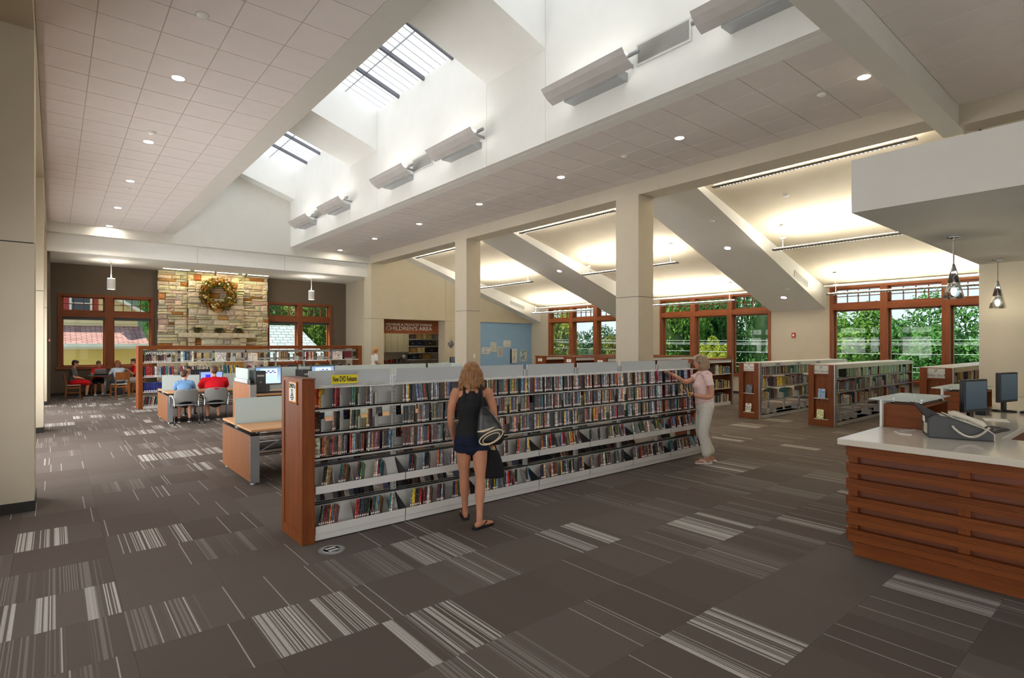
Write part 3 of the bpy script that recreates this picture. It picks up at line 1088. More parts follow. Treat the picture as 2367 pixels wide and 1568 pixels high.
for o in (text_mesh('lettering', "DVD's", .062, ink, (-.0095, .0, .155), (PI / 2, 0, -PI / 2), card),):
    pass
for k in range(6):
    w = (.05, .04, .045, .07, .09, .06)[k]
    text_mesh('lettering', ('Fiction', 'Teen', 'Foreign', 'Television', 'New arrivals', 'Series')[k], .018, ink, (-.0095, 0, .118 - k * .018), (PI / 2, 0, -PI / 2), card)
MB().lathe([(0, 0), (.02, .0), (.02, .002), (0, .002)], 14).build('sticker', yellow_card, card, rot=(0, -PI / 2, 0), loc=(-.0085, .07, .16))

for i in range(NB + 1):
    x = SX0 + BAY * i
    up = sb('upright', metal_grey, (x - .022, 5.385, .05, x + .022, 5.435, 1.42))
    if 0 < i:
        slots = MB()
        for q in range(34):
            z = .12 + q * .038
            slots.box(x - .004, 5.3835, z, x + .004, 5.3855, z + .02)
        s_ = slots.build('slot', dgrey_pl, up)
        s_.location = -Vector(sh.location)
        tag(s_, kind='stuff')
        sb('post', alu, (x - .03, 5.38, 1.40, x + .03, 5.44, 1.527), bevel=.004)
for i in range(NB):
    a, b = SX0 + BAY * i + .004, SX0 + BAY * (i + 1) - .004
    sb('top_cover', metal_white, (a, 5.255, 1.428, b, 5.565, 1.44))
    for zz in (1.238, 1.006, .765):
        # shelf with low back stop and dark underside lip, both faces of the run
        m = MB()
        m.box(a, 5.25, zz - .012, b, 5.395, zz)
        m.box(a, 5.25, zz - .03, b, 5.256, zz)
        m.box(a, 5.425, zz - .012, b, 5.57, zz)
        m.box(a, 5.564, zz - .03, b, 5.57, zz)
        m.box(a, 5.392, zz, b, 5.395, zz + (.185 if zz > 1.2 else .085))
        m.build('shelf', metal_grey, sh, world=True)
        for q in range(5):
            x = a + (b - a) * (q + .93) / 5 - .05
            MB().ob((x + .02, 5.325, zz + .06), (.0025, .125, .118), (0, 0, -DV)).build('divider', metal_white, sh, world=True)
    for zz in (.446, .071):
        for s in (1, -1):
            f = lambda y: YC + s * (y - YC)
            m = MB()
            prof = [(5.135, zz), (5.135, zz + .074), (5.139, zz + .074), (5.139, zz + .057), (5.268, zz - .004), (5.378, zz + .212), (5.382, zz + .21), (5.272, zz - .01), (5.139, zz + .052), (5.139, zz)]
            m.prism([(f(y), z) for y, z in prof], 0, a, b)
            m.build('tilted_shelf', metal_white, sh, world=True)
            MB().box(a, min(f(5.366), f(5.39)), zz + .206, b, max(f(5.366), f(5.39)), zz + .222).build('rail', steel_dark, sh, world=True)
            if s == 1:
                for q in range(1, 5):
                    if rng.random() < .6:
                        x = a + (b - a) * q / 5
                        MB().hexa([(x - .001, 5.141, zz + .06), (x + .001, 5.141, zz + .06), (x + .06, 5.265, zz), (x + .058, 5.265, zz),
                                   (x - .001, 5.2, zz + .17), (x + .001, 5.2, zz + .17), (x + .06, 5.36, zz + .19), (x + .058, 5.36, zz + .19)]).build('divider', metal_white, sh, world=True)
        MB().prism([(5.136, zz), (5.136, zz + .09), (5.36, zz + .2), (5.37, zz + .18), (5.27, zz)], 0, a - .002, a).build('shelf_end', steel_dark, sh, world=True)
    sb('kick_plate', metal_white, (a, 5.142, 0.012, b, 5.15, .068))
    sb('kick_plate', metal_white, (a, 5.67, .012, b, 5.678, .068))
    sb('base', dgrey_pl, (a, 5.16, 0, b, 5.66, .06))
    sb('glass_panel', frost_acryl, (a + .03, 5.405, 1.445, b - .03, 5.415, 1.592))
sgn = thing('shelf_sign', 'yellow New DVD Releases sign stuck on the first frosted panel', 'sign', (2.275, 5.40, 1.5))
MB().box(-.14, -.002, -.045, .14, 0, .045).build('card', yellow_card, sgn)
text_mesh('lettering', 'New DVD Releases', .075, ink, (0, -.003, 0), (PI / 2, 0, 0), sgn, xs=.42, ext=.0005, bold=.002)
pap = thing('shelf_sign', 'faint paper notice taped behind the yellow release sign', 'sign', (2.3, 5.419, 1.5))
MB().box(-.12, 0, -.08, .12, .002, .085).build('sheet', paper, pap)
text_mesh('lettering', 'Television series', .03, ink, (0, .0025, .065), (PI / 2, 0, PI), pap, ext=.0003)
# loose papers on the top cover
for k, x in enumerate((2.0, 2.22, 2.55, 2.66)):
    o = MB().ob((0, 0, .004), (.2, .07, .002), (0, R(3), R(10 * k))).build('flyer', paper, None, loc=(x, 5.33, 1.4405))
    tag(o, ordn(k + 1) + ' loose white flyer from the wooden end on the shelving top', 'paper', 'loose flyers on the shelving top')

# ---- DVD cases
PAL = [('black', (28, 27, 30), 30), ('white', (205, 202, 198), 14), ('dark red', (120, 26, 26), 9), ('grey', (118, 116, 116), 9), ('brown', (92, 62, 44), 8), ('orange', (206, 104, 36), 4),
       ('yellow', (206, 170, 44), 4), ('navy', (34, 48, 92), 7), ('light blue', (108, 150, 186), 5), ('teal', (30, 96, 104), 3), ('green', (58, 104, 54), 3), ('tan', (170, 146, 112), 6), ('red', (178, 30, 30), 4)]
PW = [p[2] for p in PAL]
def dvd_mb(m, xf):
    t, h, d = .0072, .19, .134
    n0 = len(m.v)
    m.m = 0
    m.box(-t + .0004, 0, 0, t - .0004, d, h)
    m.m = 1
    m.box(-t * .7, -.0004, .014, t * .7, 0.001, .03)
    m.m = 2
    m.box(-t * .55, -.0004, .033, t * .55, 0.001, .042)
    for i in range(n0, len(m.v)):
        m.v[i] = tuple(xf @ Vector(m.v[i]))
    m.m = 0
dm = MB()
dvd_mb(dm, Matrix.Identity(4))
sticker_red = plain('sticker_red', (150, 70, 76), .6)
dvd_me = dm.mesh('dvd_case', [cover, paper, sticker_red])
items = []
TIER = [('top', 1.239, 5.252, R(-6)), ('second', 1.007, 5.252, R(-6)), ('third', .766, 5.252, R(-6)), ('fourth', .512, 5.146, R(-27)), ('bottom', .137, 5.146, R(-27))]
def plan(b, t):
    if b == 0:
        return {0: [3, 2, 3, 3, 0], 1: [3, 2, 4, 2, 0], 2: [6, 8, 8, 8, 5], 3: [3, 4, 3, 4, 0], 4: [8, 0, 8, 5, 2]}[t]
    if b == 1:
        return {0: [5, 7, 5, 4, 7], 1: [7, 8, 8, 7, 8], 2: [7, 8, 8, 8, 8], 3: [4, 4, 4, 3, 4], 4: [7, 5, 5, 4, 3]}[t]
    if t < 3:
        return [rng.choice((5, 7, 8, 8, 8)) for _ in range(5)]
    dens = 6 if b == 6 else 4
    return [max(0, min(8, dens + rng.randint(-3, 3))) for _ in range(5)]
for b in range(NB):
    a, e = SX0 + BAY * b + .03, SX0 + BAY * (b + 1) - .03
    for t, (tn, z, y, ang) in enumerate(TIER):
        nth = 0
        for q, cnt in enumerate(plan(b, t)):
            x = a + (e - a) * q / 5 + .012
            if t > 2:
                x += rng.uniform(0, .03)
            for j in range(cnt):
                nth += 1
                lean = rng.uniform(-.02, .02)
                if b == 1 and t == 0 and q == 1:
                    lean = -.12
                w = rng.choice((.0186, .0188, .0192))
                items.append((b, t, nth, (x, y + .004 + rng.uniform(0, .006), z), (ang, lean, -DV), rng.choices(PAL, PW)[0]))
                x += w
items.sort(key=lambda i: (i[3][0] ** 2 + i[3][1] ** 2))
stuff = MB()
for k, (b, t, nth, loc, rot, pc) in enumerate(items):
    c = srgb(*[max(8, min(235, v + rng.randint(-14, 14))) for v in pc[1]])
    if k < 300:
        o = inst('dvd_case', dvd_me, loc, rot, color=c)
        tag(o, '%s DVD case, %s in the %s row of the %s bay from wooden end' % (pc[0], ordn(nth), TIER[t][0], ordn(b + 1)), 'dvd', 'DVD cases on the long shelving')
    else:
        stuff.col = c
        dvd_mb(stuff, Matrix.Translation(loc) @ Euler(rot).to_matrix().to_4x4())
# the cases standing on the far face of the run
for b in range(NB):
    for t, (tn, z, y, ang) in enumerate(TIER):
        for q in range(5):
            x = SX0 + BAY * b + .05 + .18 * q
            for j in range(rng.choice((0, 3, 5, 8)) if t else rng.choice((4, 8))):
                stuff.col = srgb(*rng.choices([(24, 24, 26), (60, 22, 24), (30, 40, 70), (90, 60, 40)], (7, 1, 1, 1))[0])
                dvd_mb(stuff, Matrix.Translation((x + j * .015, 2 * YC - y, z)) @ Euler((-ang, 0, PI)).to_matrix().to_4x4())
tag(stuff.build('dvd_rows', [cover_attr, paper, sticker_red]), 'rows of DVD cases in the farther bays of the long shelving', 'dvd rows', kind='stuff')

# ================================================================ bookcases of the stacks
BPAL = [('white', (218, 214, 204), 12), ('black', (34, 33, 36), 12), ('red', (150, 34, 32), 8), ('navy', (32, 44, 84), 9), ('green', (44, 88, 62), 6), ('tan', (182, 160, 124), 9), ('grey', (128, 128, 126), 9),
        ('brown', (96, 66, 44), 8), ('yellow', (212, 182, 40), 6), ('teal', (48, 116, 118), 5), ('light blue', (128, 166, 196), 5), ('maroon', (92, 24, 34), 5)]
BW = [p[2] for p in BPAL]
book_me = {}
def book_mesh(t, h, d):
    k = (round(t, 3), round(h, 2), round(d, 2))
    if k not in book_me:
        m = MB()
        t, h, d = k[0] / 2, k[1], k[2]
        m.box(-t, 0, 0, -t + .0025, d, h).box(t - .0025, 0, 0, t, d, h).box(-t, 0, 0, t, .003, h)
        m.m = 1
        m.box(-t + .0025, .003, .004, t - .0025, d - .004, h - .004)
        m.box(-t * .75, -.0004, .015, t * .75, .001, .04)
        book_me[k] = m.mesh('book', [cover, paper])
    return book_me[k]
BOOKS = []      # (distance, loc, rot, size, colour, label)
def shelve(x0, x1, y, z, hmax, where, fill=.7, face=1, pal=None, hs=(.19, .27), runs=None, lean_p=.12, ts=(.014, .034)):
    """books with spines facing -Y (face=1) along x0..x1"""
    x = x0
    n = 0
    while x < x1 - .03:
        if rng.random() > fill and n:
            x += rng.uniform(.08, .22)
            continue
        run = rng.randint(3, 9)
        c0 = rng.choices(pal or BPAL, None if pal else BW)[0]
        hh = rng.uniform(*hs)
        for _ in range(run):
            t = round(rng.uniform(*ts), 3)
            if x + t > x1:
                break
            n += 1
            c = c0 if rng.random() < .35 else rng.choices(pal or BPAL, None if pal else BW)[0]
            h = min(hmax, round(hh + rng.uniform(-.025, .025), 2))
            lean = 0.0
            BOOKS.append(((x + t / 2) ** 2 + y ** 2, (x + t / 2, y, z), (0, lean, 0), (t, h, round(rng.uniform(.14, .18), 2)), c, '%s book, %s from left on the %s' % (c[0], ordn(n), where)))
            x += t + .0008
        x += rng.uniform(.0, .03)

def sign_card(label, loc, rot, w, h, lines, parent_mat=paper, size=.05):
    r = thing('shelf_sign', label, 'sign', loc)
    r.rotation_euler = rot
    MB().box(-w / 2, -.003, -h / 2, w / 2, 0, h / 2).build('card', parent_mat, r)
    for k, (tx, zz, sz) in enumerate(lines):
        text_mesh('lettering', tx, sz, ink, (0, -.004, zz), (PI / 2, 0, 0), r, ext=.0004)
    return r
speckle = plain('speckled_card', (206, 208, 200), .7, var=.22, scale=60)

def metal_case(label, where, x0, x1, y0, y1, h, tiers, endw=True, front=True):
    root = thing('bookcase', label, 'bookcase', (x0, (y0 + y1) / 2, 0))
    def p(name, mat, *bs, **kw):
        m = MB()
        for b in bs:
            m.box(*b)
        return m.build(name, mat, root, world=True, **kw)
    ym = (y0 + y1) / 2
    # wooden end panel with display recess
    e0, e1 = x0 - .1, x0
    t = .12
    p('end_panel', wood_z, (e0 + .06, y0, 0, e1, y1, h - .01))
    p('end_stile', wood_z, (e0, y0, 0, e0 + .06, y0 + t, h - .01))
    p('end_stile', wood_z, (e0, y1 - t, 0, e0 + .06, y1, h - .01))
    p('end_rail', wood_y, (e0, y0 + t, 0, e0 + .06, y1 - t, .15))
    p('end_rail', wood_y, (e0, y0 + t, 1.165, e0 + .05, y1 - t, 1.19))
    for z in (.15, .62):
        p('display_ledge', metal_white, (e0 - .004, y0 + t, z, e0 + .06, y1 - t, z + .012))
    p('end_edge', alu, (e0 - .006, y0 - .012, 0, x0 + .02, y0, h))
    n = max(1, round((x1 - x0) / .93))
    w = (x1 - x0) / n
    p('far_end', wood_z, (x1, y0, 0, x1 + .04, y1, h - .02))
    p('far_edge', alu, (x1, y0 - .012, 0, x1 + .04, y0, h - .02))
    p('base', metal_grey, (x0, y0 + .005, 0.01, x1, y1 - .005, .09))
    for i in range(n):
        a, b = x0 + i * w, x0 + (i + 1) * w
        p('top_cover', metal_white, (a, y0 - .01, h - .012, b - .002, y1 + .01, h), (a, y0 - .012, h - .10, b - .002, y0 - .006, h - .012))
        p('upright', metal_grey, (a - .015, ym - .02, .09, a + .015, ym + .02, h - .02))
        for j, z in enumerate(tiers):
            p('shelf', metal_white, (a, y0 + .01, z - .015, b - .002, ym - .03, z), (a, y0 + .01, z - .03, b - .002, y0 + .014, z), (a, ym + .03, z - .015, b - .002, y1 - .01, z))
            for q in range(2):
                if rng.random() < .8:
                    x = a + w * (.4 + .45 * q) + rng.uniform(-.05, .05)
                    p('book_support', metal_grey, (x, y0 + .05, z, x + .16, y0 + .056, z + .13), (x - .003, y0 + .05, z, x, ym - .05, z + .14))
    if front:
        for j, z in enumerate(tiers):
            if z < .2:
                continue
            shelve(x0 + .03, x1 - .05, y0 + .035, z, .27, '%s shelf of %s' % (('bottom', 'third', 'second', 'top')[j], where), .62)
    return root
TZ = (.09, .46, .78, 1.09)
metal_case('grey metal bookcase with wood end panel and speckled JF P-V sign', 'the JF P-V bookcase', 13.5, 19.05, 4.88, 5.43, 1.40, TZ)
metal_case('grey metal bookcase with wood end panel and striped JF W-Z sign', 'the JF W-Z bookcase', 13.5, 19.05, 6.59, 7.11, 1.40, TZ)
metal_case('grey metal bookcase with JF G-Ka sign behind the service desk', 'the JF G-Ka bookcase', 13.5, 19.05, 2.77, 3.30, 1.40, TZ)
EW = (0, 0, -PI / 2)
sign_card('speckled JF P-V Ko-O sign on a wooden end panel', (13.42, 5.155, 1.285), EW, .34, .19, [('JF', .05, .07), ('P-V  Ko-O', -.045, .065)], speckle)
sign_card('striped JF W-Z sign on a wooden end panel', (13.42, 6.85, 1.285), EW, .34, .19, [('JF', .06, .06), ('Map    W-Z', .0, .05), ('Graphic Audio', -.055, .045)], paper)
sign_card('pale JF G-Ka De-F sign behind the service desk', (13.42, 3.035, 1.285), EW, .34, .19, [('JF', .05, .07), ('G-Ka  De-F', -.045, .065)], speckle)
def display_book(label, x, y, z, rgb, w=.15, h=.21):
    r = thing('display_book', label, 'book', (x, y, z))
    MB().ob((.02, 0, h / 2 + .002), (.02, w, h), (0, R(8), 0)).build('cover', cover, r).color = srgb(*rgb)
    MB().ob((.0292, 0, h / 2 + .002), (.012, w - .01, h - .01), (0, R(8), 0)).build('page_block', paper, r)
    for q in r.children:
        if q.name.startswith('page_block'):
            q.location = (.004, 0, 0)
display_book('grey covered book displayed on the JF W-Z end panel', 13.405, 6.85, .634, (92, 98, 110))
display_book('white covered book displayed low on the JF W-Z end panel', 13.405, 6.87, .164, (206, 202, 190))
display_book('blue covered book displayed on the JF P-V end panel', 13.405, 5.15, .634, (126, 160, 198))
display_book('yellow-green book displayed low on the JF P-V end panel', 13.405, 5.18, .164, (190, 196, 130))
for k, (x, yy, tx) in enumerate(((14.4, 6.575, 'JF Sp'), (15.6, 6.575, 'J Audio'), (16.9, 6.575, 'J Map'))):
    sign_card('small grey %s shelf label on the JF W-Z bookcase top edge' % ('first', 'second', 'third')[k], (x, yy, 1.345), (0, 0, 0), .3, .075, [(tx, 0, .05)], plain('label_card_%d' % k, (170, 178, 190), .6))

def wood_case(label, where, x0, x1, y0, y1, h, tiers, books=True):
    root = thing('bookcase', label, 'bookcase', (x0, (y0 + y1) / 2, 0))
    def p(name, mat, *bs):
        m = MB()
        for b in bs:
            m.box(*b)
        return m.build(name, mat, root, world=True)
    ym = (y0 + y1) / 2
    p('end_panel', wood_z, (x0 - .06, y0 - .01, 0, x0, y1 + .01, h))
    p('end_panel', wood_z, (x1, y0 - .01, 0, x1 + .06, y1 + .01, h))
    p('top_board', wood_x, (x0 - .07, y0 - .03, h, x1 + .07, y1 + .03, h + .035))
    p('fascia', metal_white, (x0, y0, h - .1, x1, y0 + .01, h))
    p('back', wood_x, (x0, ym - .01, .08, x1, ym + .01, h))
    p('base', metal_white, (x0, y0 + .01, 0, x1, y1 - .01, .08))
    p('edge_strip', alu, (x1 + .012, y0 - .03, 0, x1 + .06, y0 - .01, h))
    for j, z in enumerate(tiers):
        p('shelf', metal_white, (x0, y0 + .01, z - .02, x1, ym - .01, z))
        if books:
            shelve(x0 + .03, x1 - .03, y0 + .03, z, .28, '%s shelf of %s' % (('bottom', 'middle', 'top')[j], where), .8)
wood_case('low wood capped bookcase behind the woman in white trousers', 'the wood capped bookcase behind the pale woman', 14.3, 16.12, 8.8, 9.3, 1.40, (.10, .52, .96))
for k, y in enumerate((11.6, 13.0, 14.45)):
    wood_case(ordn(3 - k) + ' low wood capped bookcase from the blue wall, tops showing above frosted panels', 'x', 13.6, 18.6, y, y + .5, 1.41, (.10, .52, .96), False)
    sign_card(ordn(3 - k) + ' small shelf label from the blue wall on a wood bookcase end', (13.525, y + .25, 1.3), EW, .22, .1, [('Easy', 0, .05)], paper)
# ================================================================ reference bookcase in front of the fireplace
def group_box(root):
    def p(name, mat, *bs, bevel=0):
        m = MB()
        for b in bs:
            m.box(*b)
        return m.build(name, mat, root, world=True, bevel=bevel)
    return p
RX0, RX1, RY0, RY1 = 1.845, 8.62, 18.95, 19.50
rb = thing('bookcase', 'long open reference bookcase with wood cap before the fireplace', 'bookcase', (RX0, 19.2, 0))
p = group_box(rb)
p('end_panel', wood_z, (RX0, RY0 - .02, 0, RX0 + .115, RY1 + .02, 1.815), bevel=.004)
p('end_panel', wood_z, (RX1 - .115, RY0 - .02, 0, RX1, RY1 + .02, 1.815), bevel=.004)
p('cap', wood_x, (RX0 + .115, RY0 - .02, 1.71, RX1 - .115, RY1 + .02, 1.815), bevel=.004)
nb, w = 7, (RX1 - RX0 - .23) / 7
RT = (.075, .485, .92, 1.335)
for i in range(nb + 1):
    x = RX0 + .115 + i * w
    if 0 < i < nb:
        p('upright', metal_grey, (x - .025, 19.2, 0, x + .025, 19.25, 1.66))
for i in range(nb):
    a, b = RX0 + .117 + i * w, RX0 + .113 + (i + 1) * w
    p('header', metal_grey, (a, 19.2, 1.60, b, 19.23, 1.68))
    p('base', metal_white, (a, RY0 + .01, 0, b, RY1 - .01, .06))
    for z in RT:
        p('shelf', metal_white, (a, RY0, z - .022, b, RY0 + .24, z))
        p('rear_shelf', metal_white, (a, RY0 + .31, z - .022, b, RY1, z))
        if z > .1:
            p('back_rail', metal_grey, (a, 19.2, z + .03, b, 19.21, z + .09))
    for z in RT[1:]:
        if rng.random() < .8:
            x = a + rng.uniform(.3, .7) * w
            p('book_support', metal_grey, (x, RY0 + .05, z, x + .15, RY0 + .055, z + .14))
wl_ = thing('shelf_sign', 'white WORLD BOOK lettering on the reference bookcase', 'sign', (2.4, 18.955, 1.595))
text_mesh('lettering', 'WORLD BOOK', .115, white_pl, (0, 0, 0), (PI / 2, 0, 0), wl_, ext=.006, xs=.98)
MB().box(-.38, .012, -.075, .38, .018, .07).build('clear_backing', clear_glass, wl_)
wb_start = len(BOOKS)
bay = lambda i: (RX0 + .14 + i * w, RX0 + .10 + (i + 1) * w)
WB = 'reference bookcase'
def row(i, z, n, cols, h, t, what='', x=None, lean=0.0, tier='', dep=.17, gap=.001):
    x = bay(i)[0] if x is None else x
    for k in range(n):
        c = cols[k % len(cols)]
        cc = [q for q in BPAL if q[0] == c][0] if isinstance(c, str) else c
        hh = round(h + (rng.uniform(-.02, .02) if not what else 0), 2)
        BOOKS.append((-1 + k * .001, (x + t / 2, RY0 + .02, z), (0, lean, 0), (t, hh, dep), cc,
                      '%s %s, %s from left in the %s bay, %s shelf of %s' % (cc[0], what or 'book', ordn(k + 1), ordn(i + 1), tier, WB)))
        x += t + gap
top, sec, thd, bot = RT[3], RT[2], RT[1], RT[0]
mix1 = ['navy', 'red', 'red', 'red', 'maroon', 'white', 'grey', 'light blue', 'black', 'maroon', 'teal', 'grey']
row(0, sec, 14, mix1, .29, .052, tier='second')
row(0, thd, 13, [('dark blue', (28, 40, 120), 1)], .27, .055, 'encyclopedia', tier='third')
row(0, bot, 16, ['green', 'red', 'navy', 'light blue', 'red', 'tan', 'white', 'maroon', 'teal'], .27, .02, 'magazine file', tier='bottom', lean=.18, gap=.014)
row(0, top, 9, ['brown', 'black', 'maroon', 'grey', 'tan'], .2, .06, tier='top')
row(1, sec, 9, ['red', 'white', 'navy', 'white', 'black', 'grey'], .28, .04, tier='second')
row(1, sec, 8, ['grey', 'white', 'tan'], .28, .035, tier='second', x=bay(1)[0] + .42)
row(1, top, 7, ['white', 'light blue', 'navy', 'teal', 'brown', 'grey', 'white'], .29, .045, tier='top')
row(2, sec, 13, ['grey', 'yellow', 'grey', 'white', 'teal', 'green', 'light blue', 'navy', 'yellow', 'white'], .29, .032, 'periodical', tier='second', lean=-.10, gap=.012, x=bay(2)[0] + .05)
row(2, top, 6, ['white'], .27, .045, 'binder', tier='top')
row(3, top, 5, ['white'], .25, .05, 'binder', tier='top', x=bay(3)[0] + .02)
row(3, sec, 5, ['maroon', 'red', 'white', 'white'], .25, .045, tier='second')
row(4, top, 8, ['tan', 'brown', 'tan', 'brown'], .29, .032, tier='top', x=bay(4)[0] + .04)
row(4, sec, 6, ['brown', 'navy', 'grey', 'black'], .24, .05, tier='second', x=bay(4)[0] + .25)
row(5, top, 5, ['red', 'white', 'tan'], .27, .04, tier='top')
row(5, sec, 7, ['grey', 'tan', 'brown'], .22, .04, tier='second', x=bay(5)[0] + .3)
row(6, top, 6, ['white'], .28, .05, 'binder', tier='top')
row(6, top, 6, ['maroon'], .28, .045, 'bound volume', tier='top', x=bay(6)[0] + .38)
row(6, sec, 8, ['green', 'grey', 'red', 'navy', 'navy', 'red', 'black', 'grey'], .24, .04, tier='second', x=bay(6)[0] + .05)
# finish every shelved book: the 300 that show largest are single things, the rest one mass
BOOKS.sort(key=lambda q: q[0])
bst = MB()
used = set()
for k, (d, loc, rot, sz, c, lb) in enumerate(BOOKS):
    col = srgb(*[max(8, min(240, v + rng.randint(-10, 10))) for v in c[1]])
    if k < 300:
        o = inst('book', book_mesh(*sz), loc, rot, color=col)
        tag(o, lb, 'book', 'books shelved around the room')
    else:
        bst.col = col
        t, h, dd = sz
        bst.box(loc[0] - t / 2, loc[1], loc[2], loc[0] + t / 2, loc[1] + dd, loc[2] + h)
# books standing on the far faces of the open bookcases
for i in range(7):
    for z in RT[1:]:
        x = bay(i)[0]
        while x < bay(i)[1] - .1:
            if rng.random() < .55:
                x += rng.uniform(.05, .2)
            h, t = rng.uniform(.2, .28), rng.uniform(.02, .05)
            bst.col = srgb(*rng.choice(BPAL)[1])
            bst.box(x, RY0 + .36, z, x + t, RY0 + .52, z + h)
            x += t + .002
tag(bst.build('book_rows', cover_attr), 'more shelved books seen deep in the bookcases', 'book rows', kind='stuff')

# ================================================================ study tables with glass screens
def study_table(label, x0, x1, y0, y1, zt, glass=True):
    r = thing('study_table', label, 'table', (x0, (y0 + y1) / 2, 0))
    p = group_box(r)
    ym = (y0 + y1) / 2
    for xx in (x0, x1 - .11):
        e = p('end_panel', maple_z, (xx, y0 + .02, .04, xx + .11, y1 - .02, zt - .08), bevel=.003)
        p('edge_cap', alu, (xx - .002, y0 + .01, .03, xx + .112, y0 + .022, zt - .07))
        p('top_plate', steel_dark, (xx - .002, y0 + .01, zt - .08, xx + .112, y1 - .01, zt - .07))
        for yy in (y0 + .1, y1 - .1):
            MB().cyl((xx + .055, yy, 0), (xx + .055, yy, .045), .035, .025).build('foot', alu, r, world=True)
        if xx == x0:
            for yy in (y0 + .05, y1 - .05):
                for zz in (.12, zt - .16):
                    MB().cyl((xx - .004, yy, zz), (xx + .002, yy, zz), .008, n=10).build('bolt', chrome, r, world=True)
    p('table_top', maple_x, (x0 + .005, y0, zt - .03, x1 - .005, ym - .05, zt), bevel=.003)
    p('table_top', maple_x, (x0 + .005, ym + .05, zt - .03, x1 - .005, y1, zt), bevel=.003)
    if glass:
        p('glass_screen', frost_glass, (x0 - .005, ym - .006, zt - .06, x1 - .02, ym + .006, zt + .36))
        p('screen_post', alu, (x0 + .02, ym - .02, zt - .08, x0 + .05, ym + .02, zt + .0))
    for yy in (y0 + .32, y1 - .32):
        MB().cyl((x0 + .1, yy, zt - .12), (x1 - .1, yy, zt - .12), .02, n=10).build('truss_tube', chrome, r, world=True)
        MB().cyl((x0 + .1, yy, .34), (x1 - .1, yy, .34), .02, n=10).build('truss_tube', chrome, r, world=True)
        n = max(2, int((x1 - x0) / .5))
        for i in range(n):
            a, b = x0 + .12 + (x1 - x0 - .24) * i / n, x0 + .12 + (x1 - x0 - .24) * (i + 1) / n
            z0_, z1_ = (.34, zt - .12) if i % 2 == 0 else (zt - .12, .34)
            MB().cyl((a, yy, z0_), (b, yy, z1_), .009, n=8).build('brace', chrome, r, world=True)
    p('cable_tray', dgrey_pl, (x0 + .12, ym - .12, .33, x1 - .12, ym + .12, .345))
    return r
study_table('maple study table with frosted screen behind the wooden end panel', 1.975, 4.9, 7.72, 9.30, .73)
study_table('maple computer table where the two boys sit', 2.03, 5.4, 15.0, 16.6, .73)

def hi_station():
    x0, x1, y0, y1 = 2.62, 7.3, 10.27, 11.5
    r = thing('computer_station', 'standing height computer station with glass screens beyond study table', 'desk', (x0, 10.9, 0))
    p = group_box(r)
    for xx in (x0, x1 - .1):
        p('end_panel', maple_z, (xx, y0 + .02, .03, xx + .1, y1 - .02, 1.15), bevel=.003)
        p('edge_cap', alu, (xx - .002, y0, .03, xx + .102, y0 + .022, 1.16))
        p('top_plate', steel_dark, (xx - .002, y0, 1.15, xx + .102, y1, 1.16))
        p('glass_wing', frost_glass, (xx + .03, 10.55, 1.22, xx + .04, 11.4, 1.42))
        p('wing_clip', alu, (xx + .01, 10.5, 1.16, xx + .06, 11.42, 1.225))
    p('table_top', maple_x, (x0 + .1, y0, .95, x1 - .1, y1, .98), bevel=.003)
    p('modesty_panel', wood_x, (x0 + .1, 10.86, .3, x1 - .1, 10.88, .95))
    for a, b in ((2.75, 3.62), (3.66, 6.5), (6.56, 7.2)):
        p('glass_screen', frost_glass, (a, 10.894, 1.0, b, 10.906, 1.425))
hi_station()

# ---- monitors, towers, keyboards
def screen_material(name, kind):
    t = NT(name)
    uv = t.coord('Generated')
    sp = t.n('ShaderNodeSeparateXYZ')
    t.l(uv, sp.inputs[0])
    e = t.n('ShaderNodeEmission')
    g = t.ramp(sp.outputs[2], [(0.0, srgb(176, 196, 212)), (1.0, srgb(112, 136, 170))])
    if kind == 'window':
        def rect(a, b, c, d):
            f = t.math('MULTIPLY', t.math('GREATER_THAN', sp.outputs[0], a), t.math('LESS_THAN', sp.outputs[0], b))
            return t.math('MULTIPLY', f, t.math('MULTIPLY', t.math('GREATER_THAN', sp.outputs[2], c), t.math('LESS_THAN', sp.outputs[2], d)))
        g = t.mix(rect(.16, .86, .10, .92), g, srgb(176, 204, 206))
        g = t.mix(rect(.30, .84, .55, .88), g, srgb(206, 216, 222))
        ck = t.n('ShaderNodeTexChecker')
        ck.inputs['Scale'].default_value = 11
        ck.inputs['Color1'].default_value = srgb(70, 100, 140)
        ck.inputs['Color2'].default_value = srgb(206, 216, 222)
        t.l(uv, ck.inputs['Vector'])
        g = t.mix(rect(.34, .8, .62, .82), g, ck.outputs[0])
    elif kind == 'blue':
        g = t.ramp(sp.outputs[2], [(0, srgb(150, 170, 210)), (1, srgb(120, 146, 200))])
        f = t.math('MULTIPLY', t.math('GREATER_THAN', sp.outputs[0], .22), t.math('LESS_THAN', sp.outputs[0], .45))
        f = t.math('MULTIPLY', f, t.math('MULTIPLY', t.math('GREATER_THAN', sp.outputs[2], .3), t.math('LESS_THAN', sp.outputs[2], .8)))
        g = t.mix(f, g, srgb(50, 50, 190))
    elif kind == 'grey':
        g = t.ramp(sp.outputs[2], [(0, srgb(96, 118, 132)), (1, srgb(132, 152, 162))])
    e.inputs[1].default_value = .85 if kind != 'grey' else .12
    t.l(g, e.inputs[0])
    gl = t.n('ShaderNodeBsdfGlossy')
    gl.inputs['Roughness'].default_value = .2
    gl.inputs[0].default_value = (.05, .05, .05, 1)
    ad = t.n('ShaderNodeAddShader')
    t.l(e.outputs[0], ad.inputs[0])
    t.l(gl.outputs[0], ad.inputs[1])
    t.l(ad.outputs[0], t.out.inputs[0])
    return t.m
scr_win, scr_blue, scr_off = screen_material('screen_catalog', 'window'), screen_material('screen_blue', 'blue'), screen_material('screen_grey', 'grey')
